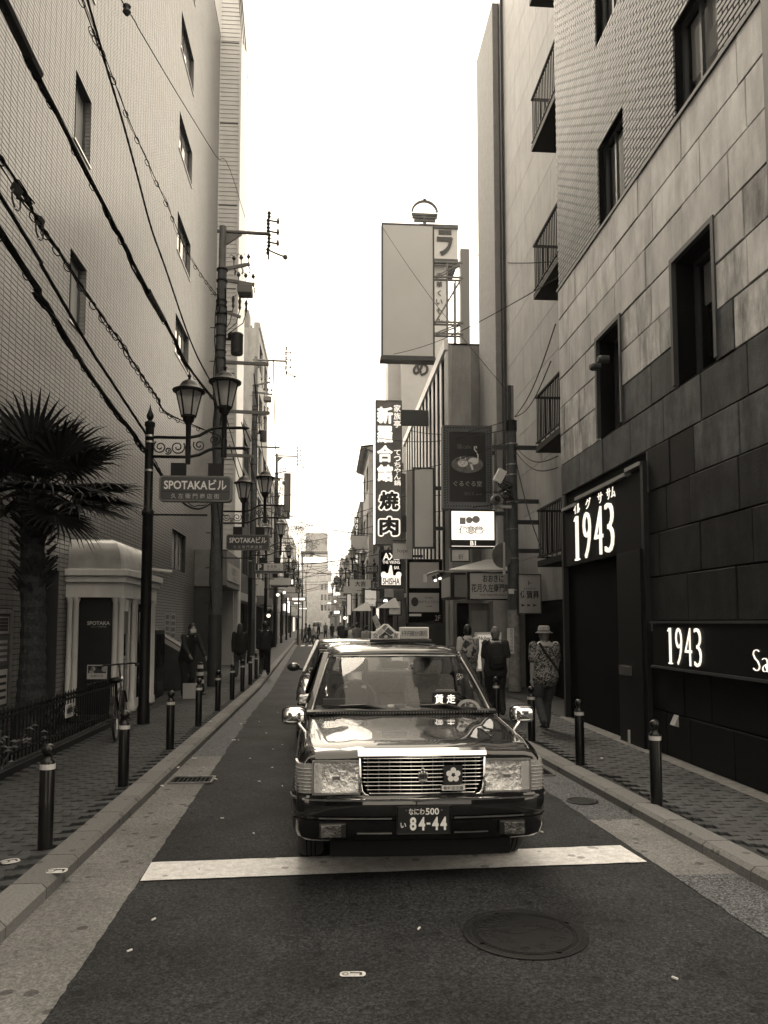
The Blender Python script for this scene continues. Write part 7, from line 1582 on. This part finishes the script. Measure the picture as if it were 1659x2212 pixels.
a, c = at(660, 1186, 199), at(708, 1168, 199); MB().box(a.x, c.x, 199, 200, a.z - 1.5, c.z + 2).build('roof_billboard', m_b[3], t); letters(t, 'よろ味', ((a.x + c.x) / 2 + .4, 198.95, (a.z + c.z) / 2 + .8), 5, 1.7, m_b[1], SOUTH)
letters(t, 'SHINSAIBASHI', ((a.x + c.x) / 2, 198.95, a.z - .6), 4, .6, m_white, SOUTH)
# street signs projecting from the fronts, far away
def far_sign(label, px0, py0, px1, py1, Y, face, texts=(), name='shop_sign'):
    return sign(name, label, 'sign', px0, py0, px1, py1, Y, .3, face, m_dark, texts=texts, fw=.05)
far_sign('convenience store sign, grey above white with a tobacco strip', 786, 1272, 815, 1312, 34, m_dimface, [('FamilyMart', .12, .5, .9, .62, m_ink, .01), ('酒 たばこ', .18, .8, .84, .95, m_ink, .02)])
far_sign('blank light lamp sign over the right pavement', 760, 1252, 800, 1268, 42, m_dimface)
far_sign('small lettered sign hung above the right pavement far off', 737, 1269, 767, 1278, 52, m_face, [('大衆 居酒屋', .1, .2, .9, .8, m_ink)])
far_sign('pale script sign hung under the lamps far right', 729, 1286, 754, 1293, 60, m_dimface, [('bar lune', .2, .2, .8, .8, m_mid)])
far_sign('sign with a big 大 character beside the viking bar sign', 791, 1222, 816, 1237, 36, m_face, [('大吉', .2, .15, .85, .85, m_ink, .02)])
far_sign('dark tilted sign with a brush stroke right of the lamps', 802, 1254, 820, 1276, 34, m_face, [('丸', .25, .15, .85, .85, m_ink, .03)])
far_sign('metal vent box sign on the right shop front', 838, 1296, 868, 1330, 27, m_steel)
far_sign('small dim sign left of the metal box', 812, 1300, 836, 1314, 28, m_mid, [('営業中', .15, .25, .85, .75, m_pale)])
far_sign('blank pale sign on the left hung under the parking sign', 586, 1253, 622, 1268, 41, m_facelight)
far_sign('bright little lit sign next to the blank left one', 624, 1250, 635, 1264, 46, m_litface)
far_sign('lettered sign on the left pavement in the middle distance', 604, 1272, 648, 1281, 52, m_face, [('焼鳥 久左', .1, .2, .9, .8, m_ink)])
far_sign('lit lettered sign farther along the left', 630, 1290, 660, 1298, 60, m_litface)
far_sign('lit sign under it on the far left', 634, 1300, 650, 1306, 70, m_litface)
far_sign('white lit sign at the far right beyond the crossing', 706, 1300, 724, 1306, 80, m_litface); far_sign('lit strip sign at the far left beyond the crossing', 645, 1312, 664, 1317, 85, m_litface); far_sign('small lit sign low at the far right', 720, 1318, 735, 1327, 66, m_litface)
far_sign('pale upright sign beyond the viking bar sign', 748, 1282, 760, 1330, 44, m_dimface); far_sign('dark wall sign with a crest on the far left', 600, 1090, 626, 1120, 55, m_brown, [('鮨', .2, .1, .8, .9, m_pale, .02)])
far_sign('tall dark hanging banner sign high on the left', 613, 1022, 628, 1105, 54, m_b[1]); far_sign('pale square sign on the left behind the second lamp', 560, 1090, 588, 1160, 44, m_facelight, [('う', .2, .3, .8, .8, m_dark, .03)])
rg = random.Random(77)
for k in range(22):
    Y = rg.uniform(48, 130); side = -1 if k % 2 else 1; X = (XL + .5 if side < 0 else 3.4) + bend(Y) * (.8 if side < 0 else 1) ; z = rg.uniform(2.8, 7.5); w, h = rg.uniform(.5, 1.1), rg.choice((.5, .9, 1.8, 2.6))
    fm_ = rg.choice([m_face, m_facelight, m_brown, m_litface, m_mid]); kind_ = {m_face: 'grey', m_facelight: 'pale', m_brown: 'dark', m_litface: 'glowing', m_mid: 'dull'}[fm_]; shp = 'upright' if h > 1.2 * w else 'wide'
    t = thing('shop_sign', '%s %s shop sign %s over the %s pavement in the hazy distance' % (kind_, shp, 'high' if z > 5 else 'low', 'left' if side < 0 else 'right'), 'sign', (X, Y, z), 'far shop signs in the haze'); lo, hi = sorted((X, X - side * w)); MB().box(lo, hi, Y, Y + .2, z, z + h).build('face', fm_, t)
    f = MB(); f.box(lo - .03, hi + .03, Y + .02, Y + .18, z + h, z + h + .04); f.box(lo - .03, hi + .03, Y + .02, Y + .18, z - .04, z); f.build('frame', m_dark, t)
# awnings, banner, parasols, clutter by the kerb
BN = thing('feather_banner', 'pale tilted feather banner on the right behind the taxi sign', 'banner', at(820, 1375, 27)); a, c, d, e = at(803, 1333, 27), at(813, 1328, 27), at(831, 1366, 27), at(821, 1378, 27)
MB().prism([a, c, d, e], (0, .02, 0)).build('cloth', m_facelight, BN); MB().tube([c, d, d + V((.08, 0, -1.2))], .015, 5).build('pole', m_iron, BN)
for k, ch in enumerate('しゃぶ葉'): letters(BN, ch, at(811 + k * 4.0, 1341 + k * 8.2, 26.98), .1, .1, m_brown)
for i, (px, py, Y, lab) in enumerate(((782, 1312, 30, 'pale pointed canvas awning over a shop on the right'), (840, 1305, 27, 'second pale sloping awning by the metal box sign'))):
    p = at(px, py, Y); t = thing('canvas_awning', lab, 'awning', p); MB().rings([[(p.x - .4, Y - .4, p.z - .14), (p.x + .35, Y - .4, p.z - .14), (p.x + .35, Y + .5, p.z - .14), (p.x - .4, Y + .5, p.z - .14)], [(p.x + .18, Y, p.z + .22), (p.x + .24, Y, p.z + .22), (p.x + .24, Y + .1, p.z + .22), (p.x + .18, Y + .1, p.z + .22)]]).build('cloth', m_face, t); MB().tube([(p.x + .35, Y + .5, .1), (p.x + .35, Y + .5, p.z)], .02, 6).build('post', m_iron, t)
def curb_lamp(label, px, py, Y):
    p = at(px, py, Y); t = thing('shop_lamp', label, 'lamp', p); MB().ball(p, .09, n=10, m=6).build('globe', mat('lamp_globe', .9, .4, emit=1.3) if 'lamp_globe' not in bpy.data.materials else bpy.data.materials['lamp_globe'], t, smooth=True); MB().box(p.x - .02, p.x + .02, Y + .05, Y + .6, p.z - .02, p.z + .02).build('arm', m_dark, t)
for px, py, Y, lab in ((833, 1299, 30, 'bright bare lamp left of the metal box sign'), (838, 1304, 32, 'second bright lamp close to the first by the metal box'), (745, 1335, 45, 'bright lamp low on the right front'), (732, 1283, 55, 'bright lamp by the pale script sign'), (724, 1299, 60, 'bright lamp over the far right pavement'), (600, 1285, 45, 'bright lamp on the left fronts below the lantern'), (614, 1280, 50, 'bright lamp farther along the left fronts'), (580, 1330, 38, 'small bright lamp low by the left poles')): curb_lamp(lab, px, py, Y)
VN = thing('white_van', 'white van parked at the far end of the street', 'van', (-1.6, 118, 0)); b = MB(); b.rings([[(x, y, z) for x, z in ((-2.45, .3), (-.75, .3), (-.75, 1.1), (-.88, 1.85), (-2.32, 1.85), (-2.45, 1.1))] for y in (116, 120)]); b.build('body', m_white, VN, bevel=.06); MB().quad((-2.26, 115.95, 1.15), (-.94, 115.95, 1.15), (-1.0, 115.98, 1.75), (-2.2, 115.98, 1.75)).build('windscreen', m_glass, VN)
ORI[VN.name] = V((-1.6, 118, 0))
for x in (-.7, .7): tyre(VN, x - 1.6, 116.8, .3, .18)
# rows of parked bicycles and boxes as clutter on the right pavement
for k, (px, Y) in enumerate(((775, 40), (783, 38), (800, 29), (812, 26))):
    p = at(px, 1385, Y); t = thing('crate', ['dark crate standing far along the right shop fronts', 'grey crate next to the far dark one', 'dark stacked box behind the taxi sign on the pavement', 'low dark box under the feather banner'][k], 'crate', (p.x, Y, .1)); MB().box(p.x - .25, p.x + .25, Y, Y + .5, .1, .55 + .15 * (k % 2)).build('box', m_dark if k % 2 == 0 else m_mid, t, bevel=.01); MB().box(p.x - .27, p.x + .27, Y - .02, Y + .52, .55 + .15 * (k % 2), .6 + .15 * (k % 2)).build('lid', m_iron, t)
# bare winter branches of thin street trees on the left
def bare_tree(label, x, y, h, seed):
    rg = random.Random(seed); t = thing('street_tree', label, 'tree', (x, y, .1)); tr = MB(); tr.tube([(x, y, .1), (x + .05, y, h * .4), (x, y + .1, h * .6)], [.07, .055, .04], 7); tr.build('trunk', m_trunk, t); b = MB(); lf = MB()
    def grow(p, d, L, r, n):
        q = p + d * L; b.tube([p, p.lerp(q, .5) + V((rg.uniform(-.05, .05), 0, rg.uniform(-.05, .05))), q], [r * 1.4, r * 1.1, r * .9], 5)
        if n == 0:
            for k in range(4): c = q + V((rg.uniform(-.2, .2), rg.uniform(-.2, .2), rg.uniform(-.2, .2))); lf.quad(c, c + V((.04, .01, .02)), c + V((.05, 0, .06)), c + V((0, .01, .04)))
            return
        for k in range(3): dd = (d + V((rg.uniform(-.8, .8), rg.uniform(-.8, .8), rg.uniform(-.1, .5)))).normalized(); grow(q, dd, L * .7, r * .6, n - 1)
    grow(V((x, y + .1, h * .6)), V((0, 0, 1)), h * .16, .035, 4); b.build('limbs', m_trunk, t); lf.build('crown', m_leaf, t); return t
for k, (px, Y, h) in enumerate(((643, 56, 8.5), (652, 70, 9), (660, 88, 9.5))): bare_tree(['thin sparse street tree nearest on the left beyond the lamps', 'second sparse street tree in the haze on the left', 'third sparse street tree near the far left end'][k], at(px, 1385, Y).x, Y, h, k + 5)
b = MB(); rw = random.Random(9)
for k in range(22):
    Y = rw.uniform(32, 110); bb = bend(Y); z0, z1 = rw.uniform(5.2, 9.5), rw.uniform(5.2, 9.5); A = V((-3.2 + bb, Y + rw.uniform(-5, 5), z0)); Bq = V((3.6 + bb, Y + rw.uniform(-5, 9), z1)); sg = rw.uniform(.1, .5)
    b.tube([A.lerp(Bq, s / 10) - V((0, 0, sg * sin(pi * s / 10))) for s in range(11)], .012 + Y * .00012, 4)
tag(b.build('overhead_wires', m_cable), 'tangle of wires crossing the street high over the far crowd', 'cable', kind='stuff')
hz = MB().box(-60, 60, -25, 330, -1.1, 36)
m_haze = bpy.data.materials.new('haze_air'); m_haze.use_nodes = True; t_ = m_haze.node_tree; t_.nodes.clear()
pv = t_.nodes.new('ShaderNodeVolumePrincipled'); pv.inputs['Color'].default_value = (.95, .95, .95, 1); pv.inputs['Density'].default_value = .00035; pv.inputs['Anisotropy'].default_value = .45
ou = t_.nodes.new('ShaderNodeOutputMaterial'); t_.links.new(pv.outputs[0], ou.inputs['Volume'])
HAZE = True
if HAZE: tag(hz.build('haze', m_haze), kind='stuff')
bpy.data.scenes.remove(_tmp)
